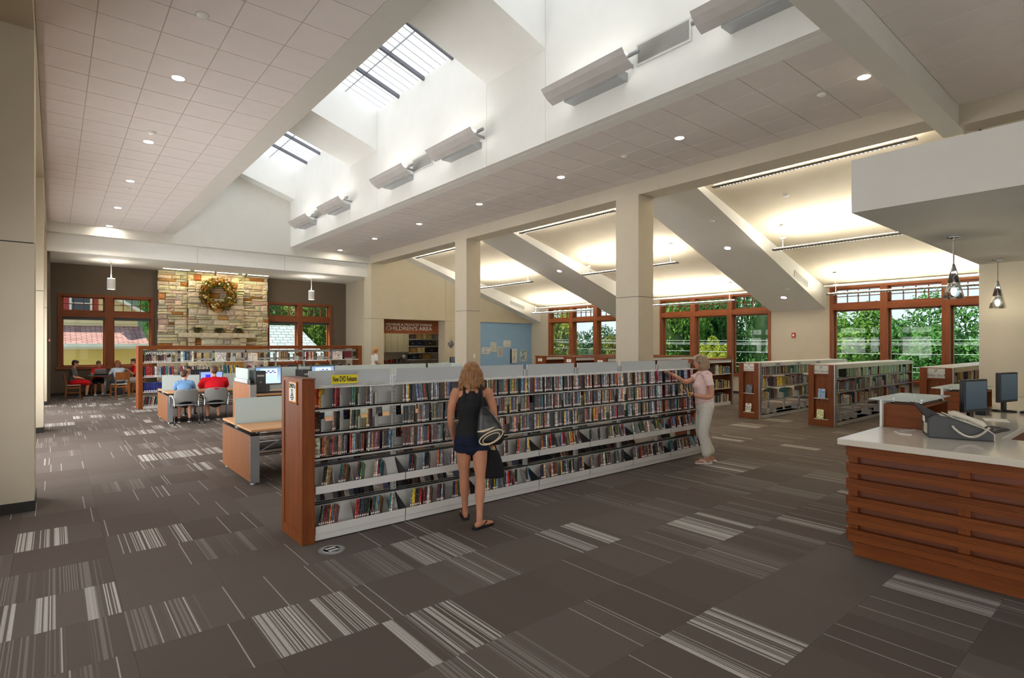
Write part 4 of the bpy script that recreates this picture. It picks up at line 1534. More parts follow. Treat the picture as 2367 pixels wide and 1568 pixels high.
def monitor(label, loc, rz, w, h, scr, bezel=None, zc=.28, tilt=0.0):
    # faces local -Y
    bz = bezel or dgrey_pl
    r = thing('computer_monitor', label, 'monitor', loc, rz)
    body = MB().box(-w / 2, 0, zc - h / 2, w / 2, .05, zc + h / 2).build('housing', bz, r, bevel=.006)
    MB().box(-w / 2 + .02, -.002, zc - h / 2 + .03, w / 2 - .02, 0, zc + h / 2 - .02).build('screen', scr, r)
    MB().box(-w * .3, .05, zc - h * .32, w * .3, .085, zc + h * .3).build('rear_cover', bz, r, bevel=.01)
    MB().box(-.035, .04, .01, .035, .07, zc).build('neck', bz, r)
    MB().lathe([(.0, 0), (.12, 0), (.115, .014), (.03, .022), (0, .022)], 20, (0, .05, 0)).build('foot', bz, r, smooth=True)
    return r
def keyboard(label, loc, rz):
    r = thing('keyboard', label, 'keyboard', loc, rz)
    MB().hexa([(-.22, -.075, 0), (.22, -.075, 0), (.22, .075, 0), (-.22, .075, 0), (-.22, -.075, .012), (.22, -.075, .012), (.22, .075, .026), (-.22, .075, .026)]).build('tray', black_pl, r, bevel=.003)
    m = MB()
    for j in range(5):
        for i in range(15):
            x = -.205 + i * .0277
            y = -.06 + j * .026
            z = .0125 + (y + .075) / .15 * .014
            m.box(x, y, z, x + .0235, y + .021, z + .007)
    tag(m.build('keys', plain_keys, r), kind='stuff')
plain_keys = plain('key_caps', (46, 47, 50), .5)
def tower(label, loc, rz=0.0):
    r = thing('computer_tower', label, 'computer', loc, rz)
    MB().box(-.09, -.2, 0, .09, .2, .40).build('case', black_pl, r, bevel=.006)
    MB().box(-.08, -.206, .02, .08, -.2, .38).build('front_bezel', dgrey_pl, r)
    MB().box(-.06, -.209, .30, .06, -.206, .33).build('disc_tray', metal_grey, r)
    MB().cyl((0, -.209, .2), (0, -.206, .2), .012).build('power_button', alu, r)
monitor('grey framed monitor showing the catalogue at the standing station', (3.02, 10.62, .98), 0, .47, .34, scr_win, plain('monitor_grey', (112, 118, 122), .5), .30)
tower('black computer tower beside the catalogue monitor', (2.83, 10.62, .98))
keyboard('black keyboard before the catalogue monitor', (3.05, 10.40, .98), 0)
monitor('dark monitor with blue icons rising behind frosted panel', (4.03, 10.62, .98), 0, .47, .34, scr_win, None, .30)
tower('black computer tower between the two standing monitors', (3.66, 10.62, .98))
monitor('black monitor with blue window between the seated boys', (3.02, 15.36, .73), 0, .52, .36, scr_blue, black_pl, .28)
monitor('black monitor seen from behind at the boys\' table', (2.95, 16.2, .73), PI, .52, .36, scr_off, black_pl, .30)

# ---- grey shell chairs with chrome frames
def shell_chair(label, loc, rz):
    # sitter faces local +Y
    r = thing('shell_chair', label, 'chair', loc, rz, 'grey shell chairs at the computer table')
    nu, nv = 12, 8
    vs, fs = [], []
    for side in (0, 1):
        for j in range(nv + 1):
            v = j / nv
            for i in range(nu + 1):
                u = -1 + 2 * i / nu
                wdt = .235 + .02 * math.sin(PI * v)
                x = u * wdt
                arch = .075 * (1 - u * u) * (1 - v)
                z = .455 + arch + v * (.375 - arch) - .035 * abs(u) ** 4 * v
                y = -.20 - .06 * v + .07 * u * u + (.012 if side else 0)
                vs.append((x, y, z))
    n1 = (nu + 1) * (nv + 1)
    for j in range(nv):
        for i in range(nu):
            a = j * (nu + 1) + i
            if j == nv - 1 and i in (nu // 2 - 1, nu // 2):
                continue
            fs.append((a, a + 1, a + nu + 2, a + nu + 1))
            fs.append((n1 + a, n1 + a + nu + 1, n1 + a + nu + 2, n1 + a + 1))
    for i in range(nu):
        fs.append((i, n1 + i, n1 + i + 1, i + 1))
        a = nv * (nu + 1) + i
        if i not in (nu // 2 - 1, nu // 2):
            fs.append((a, a + 1, n1 + a + 1, n1 + a))
    for j in range(nv):
        a = j * (nu + 1)
        fs.append((a, a + nu + 1, n1 + a + nu + 1, n1 + a))
        a += nu
        fs.append((a, n1 + a, n1 + a + nu + 1, a + nu + 1))
    MB().add(vs, fs).build('backrest', grey_pl, r, smooth=True)
    MB().tube([(-.05, -.262, .823), (-.02, -.263, .829), (.02, -.263, .829), (.05, -.262, .823)], .008, 6).build('handle_rim', grey_pl, r)
    MB().loft([(0, .02, .435, .2, .2, 3), (0, .02, .445, .235, .235, 3), (0, .02, .46, .235, .23, 3), (0, .02, .466, .2, .2, 3)], 24).build('seat', grey_pl, r, smooth=True)
    for s in (-1, 1):
        MB().tube([(s * .25, -.24, .06), (s * .245, -.21, .45), (s * .25, -.19, .60), (s * .27, -.12, .645), (s * .27, .0, .65)], .011, 8).build('leg', chrome, r, smooth=True)
        MB().tube([(s * .25, .25, .06), (s * .255, .2, .45), (s * .262, .14, .61), (s * .27, .05, .65), (s * .27, .0, .65)], .011, 8).build('leg', chrome, r, smooth=True)
        MB().ob((s * .27, -.02, .662), (.05, .24, .022)).build('armrest', white_pl, r, bevel=.008)
        for y in (-.245, .255):
            MB().cyl((s * .25 - .014, y, .032), (s * .25 + .014, y, .032), .032, n=14).build('caster', black_pl, r)
            MB().cyl((s * .25, y, .03), (s * .25, y, .075), .012, n=8).build('caster_stem', chrome, r)
    MB().cyl((-.245, 0, .42), (.245, 0, .42), .011, n=8).build('cross_bar', chrome, r)
    return r
shell_chair('grey shell chair under the boy in the blue shirt', (2.35, 14.82, 0), R(2))
shell_chair('grey shell chair under the boy in the red shirt', (3.00, 14.82, 0), R(-6))

# ================================================================ round table group in the nook
def nook_table(loc):
    r = thing('cafe_table', 'round dark cafe table where four children sit', 'table', loc)
    MB().lathe([(0, .72), (.50, .72), (.52, .73), (.52, .745), (.50, .75), (0, .75)], 36).build('table_top', plain('table_top_dark', (92, 74, 66), .35), r, smooth=False)
    MB().cyl((0, 0, .03), (0, 0, .72), .035, n=14).build('pedestal', alu, r, smooth=True)
    for k in range(4):
        a = PI / 4 + k * PI / 2
        MB().bar((0, 0, .05), (.36 * math.cos(a), .36 * math.sin(a), .02), .05, .03).build('foot', alu, r)
nook_table((1.42, 24.75, 0))
def wood_chair(label, loc, rz):
    # sitter faces local +Y
    r = thing('wooden_chair', label, 'chair', loc, rz, 'wooden chairs at the cafe table')
    for s in (-1, 1):
        MB().bar((s * .2, -.2, 0), (s * .205, -.17, .45), .035, .04).build('leg', oak_z, r)
        MB().bar((s * .205, -.17, .45), (s * .205, -.255, .88), .035, .04).build('back_post', oak_z, r)
        MB().bar((s * .2, .2, 0), (s * .195, .19, .43), .035, .04).build('leg', oak_z, r)
        MB().bar((s * .2, -.18, .36), (s * .195, .19, .36), .02, .04).build('side_rail', oak_z, r)
        MB().bar((s * .2, -.18, .18), (s * .195, .19, .18), .018, .025).build('stretcher', oak_z, r)
    MB().bar((-.2, -.185, .36), (.2, -.185, .36), .02, .05).build('rear_rail', oak_z, r)
    MB().bar((-.2, .19, .38), (.2, .19, .38), .02, .06).build('front_rail', oak_z, r)
    MB().loft([(0, .01, .43, .21, .205, 5), (0, .01, .45, .225, .215, 5), (0, .01, .463, .21, .2, 5)], 24).build('seat', beige_pl, r, smooth=False)
    m = MB()
    for i in range(6):
        u0, u1 = -1 + i / 3, -1 + (i + 1) / 3
        def q(u, z, d):
            return (u * .19, -.17 - (z - .45) * .2 - .02 * (1 - u * u) - d, z)
        m.hexa([q(u0, .60, .012), q(u1, .60, .012), q(u1, .60, -.006), q(u0, .60, -.006), q(u0, .875, .012), q(u1, .875, .012), q(u1, .875, -.006), q(u0, .875, -.006)])
    m.build('backrest', oak_z, r)
wood_chair('wooden chair under the boy in the grey shirt', (.50, 24.45, 0), R(-90))
wood_chair('wooden chair whose back faces the camera under the long-haired child', (1.80, 24.05, 0), R(18))
wood_chair('wooden chair under the boy behind the open laptop', (1.25, 25.32, 0), R(180))
wood_chair('wooden chair under the boy by the reference bookcase end', (2.42, 24.95, 0), R(95))
def laptop(label, loc, rz, lid=R(105)):
    r = thing('laptop', label, 'laptop', loc, rz)
    MB().box(-.165, -.11, 0, .165, .11, .018).build('base', alu, r, bevel=.003)
    MB().box(-.145, -.03, .018, .145, .08, .0195).build('keyboard_deck', dgrey_pl, r)
    m = MB().box(-.165, 0, 0, .165, .012, .22)
    l = m.build('lid', alu, r, loc=(0, .11, .016), rot=(PI / 2 - lid, 0, 0), bevel=.003)
    MB().box(-.15, -.001, .015, .15, .0, .205).build('screen', scr_off, l)
    return r
laptop('silver laptop with its lid toward the camera on the cafe table', (1.28, 24.85, .752), PI)
laptop('silver laptop turned sideways at the table\'s right edge', (1.78, 24.72, .752), R(100))
b_ = thing('laptop_bag', 'flat black bag lying on the cafe table', 'bag', (1.30, 24.55, .752))
MB().loft([(0, 0, 0, .2, .12, 4), (0, 0, .02, .22, .13, 4), (0, 0, .045, .2, .12, 4), (0, 0, .055, .12, .06, 4)], 24).build('body', black_cloth, b_, smooth=True)
MB().tube([(-.08, -.12, .03), (-.07, -.17, .03), (.07, -.17, .03), (.08, -.12, .03)], .01, 6).build('handle', black_cloth, b_)
# ================================================================ service desk
dk = thing('service_desk', 'L shaped service desk with slatted cherry front and quartz counter', 'desk', (5.4, 1.2, 0))
p = group_box(dk)
YD = 1.90
m = MB()
m.prism([(5.28, -2.5), (6.36, -2.5), (6.36, .97), (11.55, .97), (11.55, YD), (5.28, YD)], 2, .975, 1.03)
m.build('countertop', quartz, dk, world=True, bevel=.006, seg=2)
p('body', plain('desk_recess_panel', (112, 56, 26), .45), (5.45, -2.4, .1, 6.28, 1.8, .974))
p('body', plain('desk_recess_panel_b', (112, 56, 26), .45), (6.28, 1.05, .1, 11.5, 1.8, .974))
p('toe_kick', wood_y, (5.42, -2.4, 0, 5.5, 1.82, .118))
p('toe_kick', wood_x, (5.5, 1.76, 0, 11.5, 1.82, .118))
for y in (1.78, 1.01, .24, -.53, -1.3, -2.07):
    p('muntin', wood_z, (5.41, y, .11, 5.452, y + .075, .974))
for x in (6.2, 7.0, 7.8, 8.6, 9.4, 10.2):
    p('muntin', wood_z, (x, 1.80, .11, x + .075, 1.842, .974))
for (z0, z1) in ((.872, .962), (.727, .814), (.581, .676), (.436, .523), (.283, .381), (.138, .235)):
    # each slat: flat board below, three fine ledges stepping back above
    prof = [(0, z0), (-.045, z0), (-.045, z0 + .052), (-.038, z0 + .052), (-.038, z0 + .056), (-.05, z0 + .056), (-.05, z0 + .066), (-.042, z0 + .066), (-.042, z0 + .070),
            (-.05, z0 + .070), (-.05, z0 + .080), (-.042, z0 + .080), (-.042, z1 - .006), (-.05, z1 - .006), (-.05, z1), (0, z1)]
    MB().prism([(5.41 + a, b) for a, b in prof], 1, -2.4, 1.845).build('slat', wood_y, dk, world=True)
    MB().prism([(1.842 - a * .6, b) for a, b in prof], 0, 5.40, 11.5).build('slat', wood_x, dk, world=True)
for y in (.45, -1.2):
    p('strip_lamp', emit('strip_lamp_%d' % int(y * 10 + 20), (255, 196, 110), 14), (5.435, y - .3, .964, 5.449, y + .3, .972))

def transaction_box(label, x0, x1):
    r = thing('transaction_shelf', label, 'box shelf', (x0, 1.72, 1.03))
    p = group_box(r)
    y0, y1, z0, z1 = 1.55, 1.87, 1.031, 1.26
    p('side_panel', wood_y, (x0, y0, z0, x0 + .02, y1, z1))
    p('side_panel', wood_y, (x1 - .02, y0, z0, x1, y1, z1))
    p('top_board', wood_x, (x0 + .02, y0, z1 - .02, x1 - .02, y1, z1))
    p('back_board', wood_x, (x0 + .02, y1 - .02, z0, x1 - .02, y1, z1 - .02))
    p('bottom_board', wood_x, (x0 + .02, y0, z0, x1 - .02, y1 - .02, z0 + .012))
    p('front_panel', white_pl, (x0 - .05, y1 + .002, z0, x1 + .05, y1 + .022, z1 + .035))
    p('glass_top', frost_glass, (x0 - .05, y0 - .01, 1.296, x1 + .06, 1.99, 1.306))
    for xx in (x0 + .1, x1 - .1):
        for yy in (y0 + .04, y1 - .05):
            MB().cyl((xx, yy, z1), (xx, yy, 1.296), .014, n=14).build('standoff', chrome, r, world=True, smooth=True)
            MB().cyl((xx, yy, 1.306), (xx, yy, 1.314), .017, n=14).build('standoff_cap', chrome, r, world=True)
transaction_box('nearer cherry transaction shelf with frosted top on the counter', 6.39, 7.30)
transaction_box('farther cherry transaction shelf behind the first monitor', 8.62, 9.50)
monitor('black monitor nearer the desk corner showing a grey screen', (7.22, 1.30, 1.03), R(-16), .40, .33, scr_off, black_pl, .30)
monitor('black monitor farther along the service counter', (8.95, 1.30, 1.03), R(-14), .42, .36, scr_off, black_pl, .30)
keyboard('black keyboard beside the desk phone', (6.82, 1.12, 1.03), R(-8))
keyboard('black keyboard before the farther counter monitor', (9.05, 1.08, 1.03), R(-10))
pen = thing('desk_caddy', 'black mesh caddy between the counter monitors', 'caddy', (8.35, 1.45, 1.031))
MB().box(-.09, -.05, 0, .09, .05, .09).build('tray', black_pl, pen, bevel=.004)
MB().cyl((.03, 0, .09), (.03, 0, .12), .04, n=14).build('cup', black_pl, pen)
for k in range(4):
    MB().cyl((.02 + k * .01, -.01 + .01 * (k % 2), .1), (.0 + k * .02, -.03 + .02 * (k % 2), .2), .004, n=6).build('pen', [red_pl, black_pl, yellow_card, black_pl][k], pen)
sheet = MB().ob((0, 0, .001), (.3, .2, .002), (0, 0, R(15))).build('loose_sheet', paper, None, loc=(7.85, 1.25, 1.031))
tag(sheet, 'white sheet of paper on the counter between the monitors', 'paper')
# fax machine with handset
fx = thing('fax_machine', 'dark grey fax machine with coiled handset cord on the counter', 'fax', (6.15, 1.26, 1.031), R(90 - 21))
# local x runs along its length (front low at +x), local y across
prof = [(-.21, 0), (.235, 0), (.235, .055), (.20, .085), (-.07, .19), (-.17, .2), (-.21, .165)]
fx.rotation_euler = (0, 0, R(-68))
MB().prism(prof, 1, -.16, .16).build('body', dgrey_pl, fx, bevel=.008, seg=2)
MB().prism([(.237, .0), (.245, .0), (.245, .06), (.205, .096), (-.065, .202), (-.068, .192), (.2, .086), (.237, .056)], 1, -.15, .165).build('top_cover', beige_pl, fx, bevel=.003)
for k in range(12):
    a, b = divmod(k, 4)
    MB().ob((.13 - a * .025, -.07 + b * .024, .128 + a * .01), (.016, .016, .008), (0, R(20), 0)).build('button', white_pl, fx)
MB().ob((.0, -.06, .178), (.05, .1, .006), (0, R(20), 0)).build('display', plain('lcd', (96, 116, 150), .3), fx)
MB().hexa([(-.2, -.1, .16), (-.12, -.1, .2), (-.12, .1, .2), (-.2, .1, .16), (-.31, -.1, .30), (-.30, -.1, .305), (-.30, .1, .305), (-.31, .1, .30)]).build('paper_tray', black_pl, fx)
MB().box(-.214, -.1, .03, -.208, .04, .12).build('port_panel', beige_pl, fx)
hs = MB().tube([(.17, -.175, .125), (.15, -.175, .15), (.06, -.175, .19), (-.04, -.175, .225), (-.07, -.175, .215)], [.022, .026, .018, .026, .022], 12).build('handset', beige_pl, fx, smooth=True)
cord = [(-.05 + .25 * u, -.195 - .01 * math.sin(u * PI), .12 - .085 * math.sin(PI * min(1, u * 1.02)) ** .8) for u in [i / 30 for i in range(31)]]
MB().tube(cord, .009, 6).build('handset_cord', beige_pl, fx, smooth=True)
m = MB()
for i in range(22):
    u = .55 + i * .02
    q = Vector((-.05 + .25 * u, -.195 - .01 * math.sin(u * PI), .12 - .085 * math.sin(PI * min(1, u * 1.02)) ** .8))
    m.ell(q, (.0035, .0125, .0125), 8, 6)
tag(m.build('cord_coil', beige_pl, fx), kind='stuff')
MB().ob((-.216, .02, .15), (.003, .1, .05)).build('tag', paper, fx)
wal = MB().tube([(5.98, 1.53, 1.033), (5.97, 1.62, 1.034), (6.1, 1.7, 1.034), (6.36, 1.6, 1.034)], .004, 6).build('phone_wire', white_pl)
tag(wal, 'thin white wire trailing behind the fax machine', 'wire')

# ================================================================ small wall and floor fittings
fo = thing('floor_outlet', 'round metal floor outlet cover by the DVD end panel', 'outlet', (1.925, 4.865, 0))
MB().lathe([(0, .003), (.06, .004), (.105, .006), (.118, .001), (.118, 0)], 36).build('cover_plate', alu, fo, smooth=False)
for y in (-.03, .03):
    MB().ob((0, y, .007), (.1, .03, .006)).build('flap', chrome, fo, bevel=.004)
    MB().ob((0, y - .021, .0065), (.1, .006, .003)).build('hinge', chrome, fo)
MB().lathe([(.07, .0045), (.074, .0075), (.078, .0045)], 30).build('ring', chrome, fo, smooth=True)
fo.rotation_euler = (0, 0, R(8))
fa = thing('fire_alarm', 'red fire alarm on the tan wall between the windows', 'alarm', (XWIN - .001, 8.5, 2.18))
MB().box(-.04, -.065, -.085, 0, .065, .085).build('housing', red_pl, fa, bevel=.006)
MB().box(-.05, -.03, -.035, -.04, .03, .03).build('strobe', white_pl, fa)
ps = thing('fire_alarm', 'red pull station with white strobe on the last left pilaster', 'alarm', (-.169, 22.4, 1.98))
MB().box(0, -.06, -.08, .035, .06, .08).build('housing', red_pl, ps, bevel=.005)
MB().ell((.05, 0, .0), (.03, .035, .04)).build('strobe', white_pl, ps, smooth=True)
sw = thing('light_switch', 'white light switch plate on the slim beige column', 'switch', (XC + .32, 14.979, 1.47))
MB().box(-.04, -.008, -.06, .04, 0, .06).build('plate', white_pl, sw, bevel=.002)
MB().box(-.012, -.014, -.025, .012, -.008, .025).build('rocker', white_pl, sw)
# ================================================================ stone fireplace
fp = thing('stone_fireplace', 'tall cream limestone fireplace chimney with mantel shelf', 'fireplace', (5.15, 25.5, 0))
MB().box(3.17, 25.40, 0, 7.13, 25.749, 4.79).box(4.15, 25.26, 0, 6.15, 25.41, 4.79).build('mortar_core', mortar, fp, world=True)
def rock_mesh(seed):
    rg = random.Random(seed)
    nx, nz = 5, 4
    vs, fs = [], []
    for j in range(nz + 1):
        for i in range(nx + 1):
            u, v = i / nx, j / nz
            edge = min(u, 1 - u, v, 1 - v)
            y = -.5 * (.45 if edge < .01 else 1.0) - rg.uniform(-.16, .16) * (1 if edge > .01 else .4)
            vs.append((u - .5 + (rg.uniform(-.03, .03) if 0 < i < nx else 0), y, v - .5 + (rg.uniform(-.04, .04) if 0 < j < nz else 0)))
    for j in range(nz):
        for i in range(nx):
            a = j * (nx + 1) + i
            fs.append((a, a + 1, a + nx + 2, a + nx + 1))
    n = len(vs)
    ring = [i for i in range(nx + 1)] + [(nx + 1) * j + nx for j in range(1, nz + 1)] + [(nx + 1) * nz + i for i in range(nx - 1, -1, -1)] + [(nx + 1) * j for j in range(nz - 1, 0, -1)]
    for r_ in ring:
        vs.append((vs[r_][0], .5, vs[r_][2]))
    m = len(ring)
    for k in range(m):
        fs.append((ring[k], n + k, n + (k + 1) % m, ring[(k + 1) % m]))
    return MB().add(vs, fs).mesh('stone', stone_mat)
rocks = [rock_mesh(s) for s in range(8)]
STC = [(222, 210, 184), (230, 220, 196), (214, 204, 182), (208, 194, 166), (234, 224, 200), (220, 204, 170), (200, 188, 166)]
OCH = [(190, 138, 74), (176, 120, 60), (204, 156, 92)]
nst = 0
def stone(x0, x1, z0, z1, yf):
    global nst
    nst += 1
    w, h = x1 - x0 - .014, z1 - z0 - .014
    d = .14
    rr = random.Random(nst * 7 + 3)
    c = rr.choice(OCH) if rr.random() < .09 else rr.choice(STC)
    o = inst('stone', rocks[nst % 8], ((x0 + x1) / 2 - 5.15, yf + d / 2 + rr.uniform(-.012, .02) - 25.5, (z0 + z1) / 2), (0, 0, 0), fp, (w, d, h), srgb(*[v + rr.randint(-8, 8) for v in c]))
rs = random.Random(5)
for (xa, xb, yf) in ((3.12, 4.12, 25.32), (4.12, 6.18, 25.17), (6.18, 7.18, 25.32)):
    z = 0.0
    while z < 4.78:
        low = z < 1.45
        h = rs.uniform(.36, .48) if low else rs.choice((.10, .13, .16, .19, .22, .25))
        if z + h > 4.72:
            h = 4.79 - z
        x = xa + rs.uniform(-.03, .02)
        while x < xb - .02:
            w = rs.uniform(.55, .9) if low else rs.uniform(.2, .58) * (1.2 if h < .15 else 1)
            xe = x + w
            if xe > xb - .14:
                xe = xb + rs.uniform(-.02, .03)
            if h > .18 and not low and rs.random() < .35:
                hm = h * rs.uniform(.4, .6)
                stone(x, xe, z, z + hm, yf)
                stone(x, xe, z + hm, z + h, yf)
            else:
                stone(x, xe, z, z + h, yf)
            x = xe
        z += h
mt = MB().hexa([(3.72, 24.92, 2.13), (6.58, 24.92, 2.13), (6.56, 25.2, 2.13), (3.76, 25.2, 2.13), (3.74, 24.90, 2.32), (6.56, 24.90, 2.32), (6.56, 25.2, 2.32), (3.76, 25.2, 2.32)]).build('mantel', stone_mat, fp, world=True, bevel=.03, seg=2)
mt.color = srgb(214, 202, 176)
for x in (4.1, 6.0):
    for z in (1.74, 1.94):
        o = MB().box(x, 25.0 if z > 1.9 else 25.06, z, x + .24, 25.2, z + .185).build('corbel', stone_mat, fp, world=True, bevel=.02)
        o.color = srgb(206, 192, 164)

def foliage_material(name, trans=.35):
    t = NT(name)
    oi = t.n('ShaderNodeObjectInfo')
    n = t.noise(t.coord('Object'), 2.3, 4, .7)
    n2 = t.noise(t.n('ShaderNodeNewGeometry').outputs['Position'], 5.0, 2)
    f = t.math('ADD', t.math('MULTIPLY', n, .6), t.math('MULTIPLY', n2, .4))
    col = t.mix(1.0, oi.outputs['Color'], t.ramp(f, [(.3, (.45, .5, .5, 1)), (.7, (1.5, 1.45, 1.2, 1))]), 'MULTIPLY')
    d = t.n('ShaderNodeBsdfPrincipled')
    d.inputs['Roughness'].default_value = .6
    d.inputs['Specular IOR Level'].default_value = .2
    t.l(col, d.inputs['Base Color'])
    tl = t.n('ShaderNodeBsdfTranslucent')
    t.l(col, tl.inputs[0])
    mx = t.n('ShaderNodeMixShader')
    mx.inputs[0].default_value = trans
    t.l(d.outputs[0], mx.inputs[1])
    t.l(tl.outputs[0], mx.inputs[2])
    t.l(mx.outputs[0], t.out.inputs[0])
    return t.m
leaf_mat = foliage_material('foliage')
def leaf(m, p, nrm, size, rg):
    n = Vector(nrm)
    n = (n.normalized() + Vector((rg.uniform(-.8, .8), rg.uniform(-.8, .8), rg.uniform(-.8, .8)))).normalized()
    a = n.orthogonal().normalized()
    a = Quaternion(n, rg.uniform(0, 6.28)) @ a
    b = n.cross(a)
    s = size * rg.uniform(.6, 1.3)
    p = Vector(p)
    m.add([p - a * s, p - b * s * .5 + n * s * .15, p + a * s, p + b * s * .5 + n * s * .15], [(0, 1, 2, 3)])
# wreath
wr = thing('wreath', 'autumn wreath of leaves and blossoms on the stone chimney', 'wreath', (5.16, 25.08, 3.9))
MB().tube([(.5 * math.cos(a), 0, .5 * math.sin(a)) for a in [2 * PI * i / 32 for i in range(33)]], .09, 10, cap=False).build('twig_ring', plain('twig', (84, 60, 34), .9), wr)
rw = random.Random(3)
for nm, col, cnt, sz, rr in (('green_leaves', (96, 104, 40), 420, .07, .2), ('golden_leaves', (190, 134, 50), 420, .06, .19), ('rust_leaves', (150, 78, 34), 240, .06, .17)):
    m = MB()
    for _ in range(cnt):
        a = rw.uniform(0, 2 * PI)
        ph = rw.uniform(PI * .75, PI * 2.25)
        q = rr * rw.uniform(.5, 1.15)
        rad = .5 + q * math.cos(ph)
        m_n = (math.cos(a) * math.cos(ph), math.sin(ph), math.sin(a) * math.cos(ph))
        leaf(m, (rad * math.cos(a), min(.02, -abs(q * math.sin(ph))), rad * math.sin(a)), m_n, sz, rw)
    o = m.build(nm, leaf_mat, wr)
    o.color = srgb(*col)
    tag(o, kind='stuff')
for k in range(26):
    a = rw.uniform(0, 2 * PI)
    rad = .5 + rw.uniform(-.13, .12)
    o = MB().ell((rad * math.cos(a), -.17, rad * math.sin(a)), (.04, .03, .04), 8, 6).build('blossom', leaf_mat, wr, smooth=True)
    o.color = srgb(*rw.choice([(226, 214, 190), (220, 164, 80), (214, 196, 170)]))
m = MB()
for s in (-1, 1):
    m.tube([(0, -.12, -.62), (s * .08, -.14, -.58), (s * .13, -.13, -.63), (s * .06, -.12, -.66), (0, -.12, -.62)], .018, 6)
    m.bar((0, -.12, -.62), (s * .07, -.1, -.78), .05, .01, (0, 1, 0))
m.build('bow', plain('gold_ribbon', (186, 130, 44), .5), wr)
for k, x in enumerate((4.42, 5.2, 5.92)):
    r = thing('trailing_plant', ('left', 'middle', 'right')[k] + ' spiky trailing plant on the mantel', 'plant', (x, 25.04, 2.321), group='plants on the mantel')
    MB().lathe([(.0, 0), (.07, 0), (.09, .1), (.08, .1), (.0, .09)], 16).build('pot', plain('pot_%d' % k, (92, 66, 44), .8), r)
    m = MB()
    for i in range(90):
        a = rw.uniform(0, 2 * PI)
        L = rw.uniform(.12, .3)
        dr = rw.uniform(.0, .28)
        c_, s_ = math.cos(a), math.sin(a) * .55
        pts = [(0, 0, .1), (c_ * L * .5, s_ * L * .5 - .02, .22 - dr * .2), (c_ * L, s_ * L - .05, .15 - dr)]
        m.tube(pts, [.007, .006, .001], 4, cap=False)
    o = m.build('foliage', leaf_mat, r)
    o.color = srgb(74, 76, 38)
    tag(o, kind='stuff')

# ================================================================ children's opening and blue wall
sg = thing('wall_sign', 'brown wooden sign with raised white lettering over the opening', 'sign', (12.66, 22.68, 2.36))
MB().box(-1.56, 0, 0, 1.56, .05, .64).build('board', wood_trim_x, sg)
t1 = text_mesh('lettering', 'GEORGE & FRANCES PARKER', .142, white_pl, (.005, -.006, .405), (PI / 2, 0, 0), sg, ext=.006)
t2 = text_mesh('lettering', "CHILDREN'S AREA", .255, white_pl, (.005, -.006, .225), (PI / 2, 0, 0), sg, ext=.006)
bpy.context.view_layer.update()
for t_ in (t1, t2):
    t_.scale = (2.40 / max(.1, t_.dimensions.x), 1, 1)
cb_mat = plain('cabinet_laminate', (166, 158, 128), .5, var=.02)
for k in range(4):
    x0 = 11.4 + k * .66
    r = thing('wall_cabinet', ordn(k + 1) + ' beige wall cabinet from the left in the work room', 'cabinet', (x0 + .33, 25.4, 1.46), group='wall cabinets in the work room')
    MB().box(-.325, -.18, 0, .325, .195, 1.0).build('body', cb_mat, r)
    for s in (-1, 1):
        d_ = MB().box(-.16, -.02, .01, .16, 0, .99).build('door', cb_mat, r, loc=(s * .163, -.182, 0))
        MB().box(-.006, -.03, .06, .006, -.02, .2).build('handle', alu, d_, loc=(-s * .12, 0, 0))
ct = thing('work_counter', 'dark work counter under the wall cabinets', 'counter', (13.0, 25.3, 0))
MB().box(-1.9, -.3, .88, 1.0, .29, .93).build('countertop', plain('laminate_dark', (70, 68, 62), .4), ct)
MB().box(-1.9, -.26, 0, 1.0, .29, .88).build('base', cb_mat, ct)
for k, x in enumerate((-1.6, -.9, -.2, .5)):
    MB().box(x, -.275, .12, x + .6, -.26, .84).build('door', cb_mat, ct)
gl = thing('globe', 'silver globe on the work room counter', 'globe', (13.75, 25.25, .931))
MB().lathe([(0, 0), (.1, 0), (.08, .02), (.015, .04), (.015, .1), (0, .1)], 18).build('stand', steel_dark, gl, smooth=True)
MB().ell((0, 0, .26), (.16, .16, .16), 22, 14).build('ball', plain('globe_silver', (150, 148, 146), .3, .6, var=.4, scale=9), gl, smooth=True)
for k, (x, w_, h_, col) in enumerate(((12.35, .3, .22, (40, 38, 38)), (12.75, .2, .14, (150, 60, 30)), (13.05, .16, .18, (170, 40, 34)), (13.35, .2, .2, (60, 56, 52)))):
    r = thing('paper_tray', ('stacked black letter tray', 'small orange box', 'small red caddy', 'dark pencil box')[k] + ' on the work room counter', 'box', (x, 25.2, .931))
    for j in range(3):
        o = MB().box(-w_ / 2, -.1, h_ * j / 3, w_ / 2, .1, h_ * j / 3 + .012).build('shelf', tint, r)
        o.color = srgb(*col)
    for s in (-1, 1):
        o = MB().box(s * w_ / 2 - .004, -.1, 0, s * w_ / 2 + .004, .1, h_).build('side', tint, r)
        o.color = srgb(*col)
rk = thing('wall_shelving', 'open white wall shelves stacked with boxes in the work room', 'shelving', (14.98, 25.42, 1.0))
rp = group_box(rk)
SZ = (1.08, 1.43, 1.78, 2.14)
for z in SZ:
    rp('shelf', metal_white, (14.02, 25.2, z - .025, 15.95, 25.59, z))
for x in (14.3, 15.6):
    rp('standard', metal_grey, (x, 25.57, .95, x + .03, 25.599, 2.6))
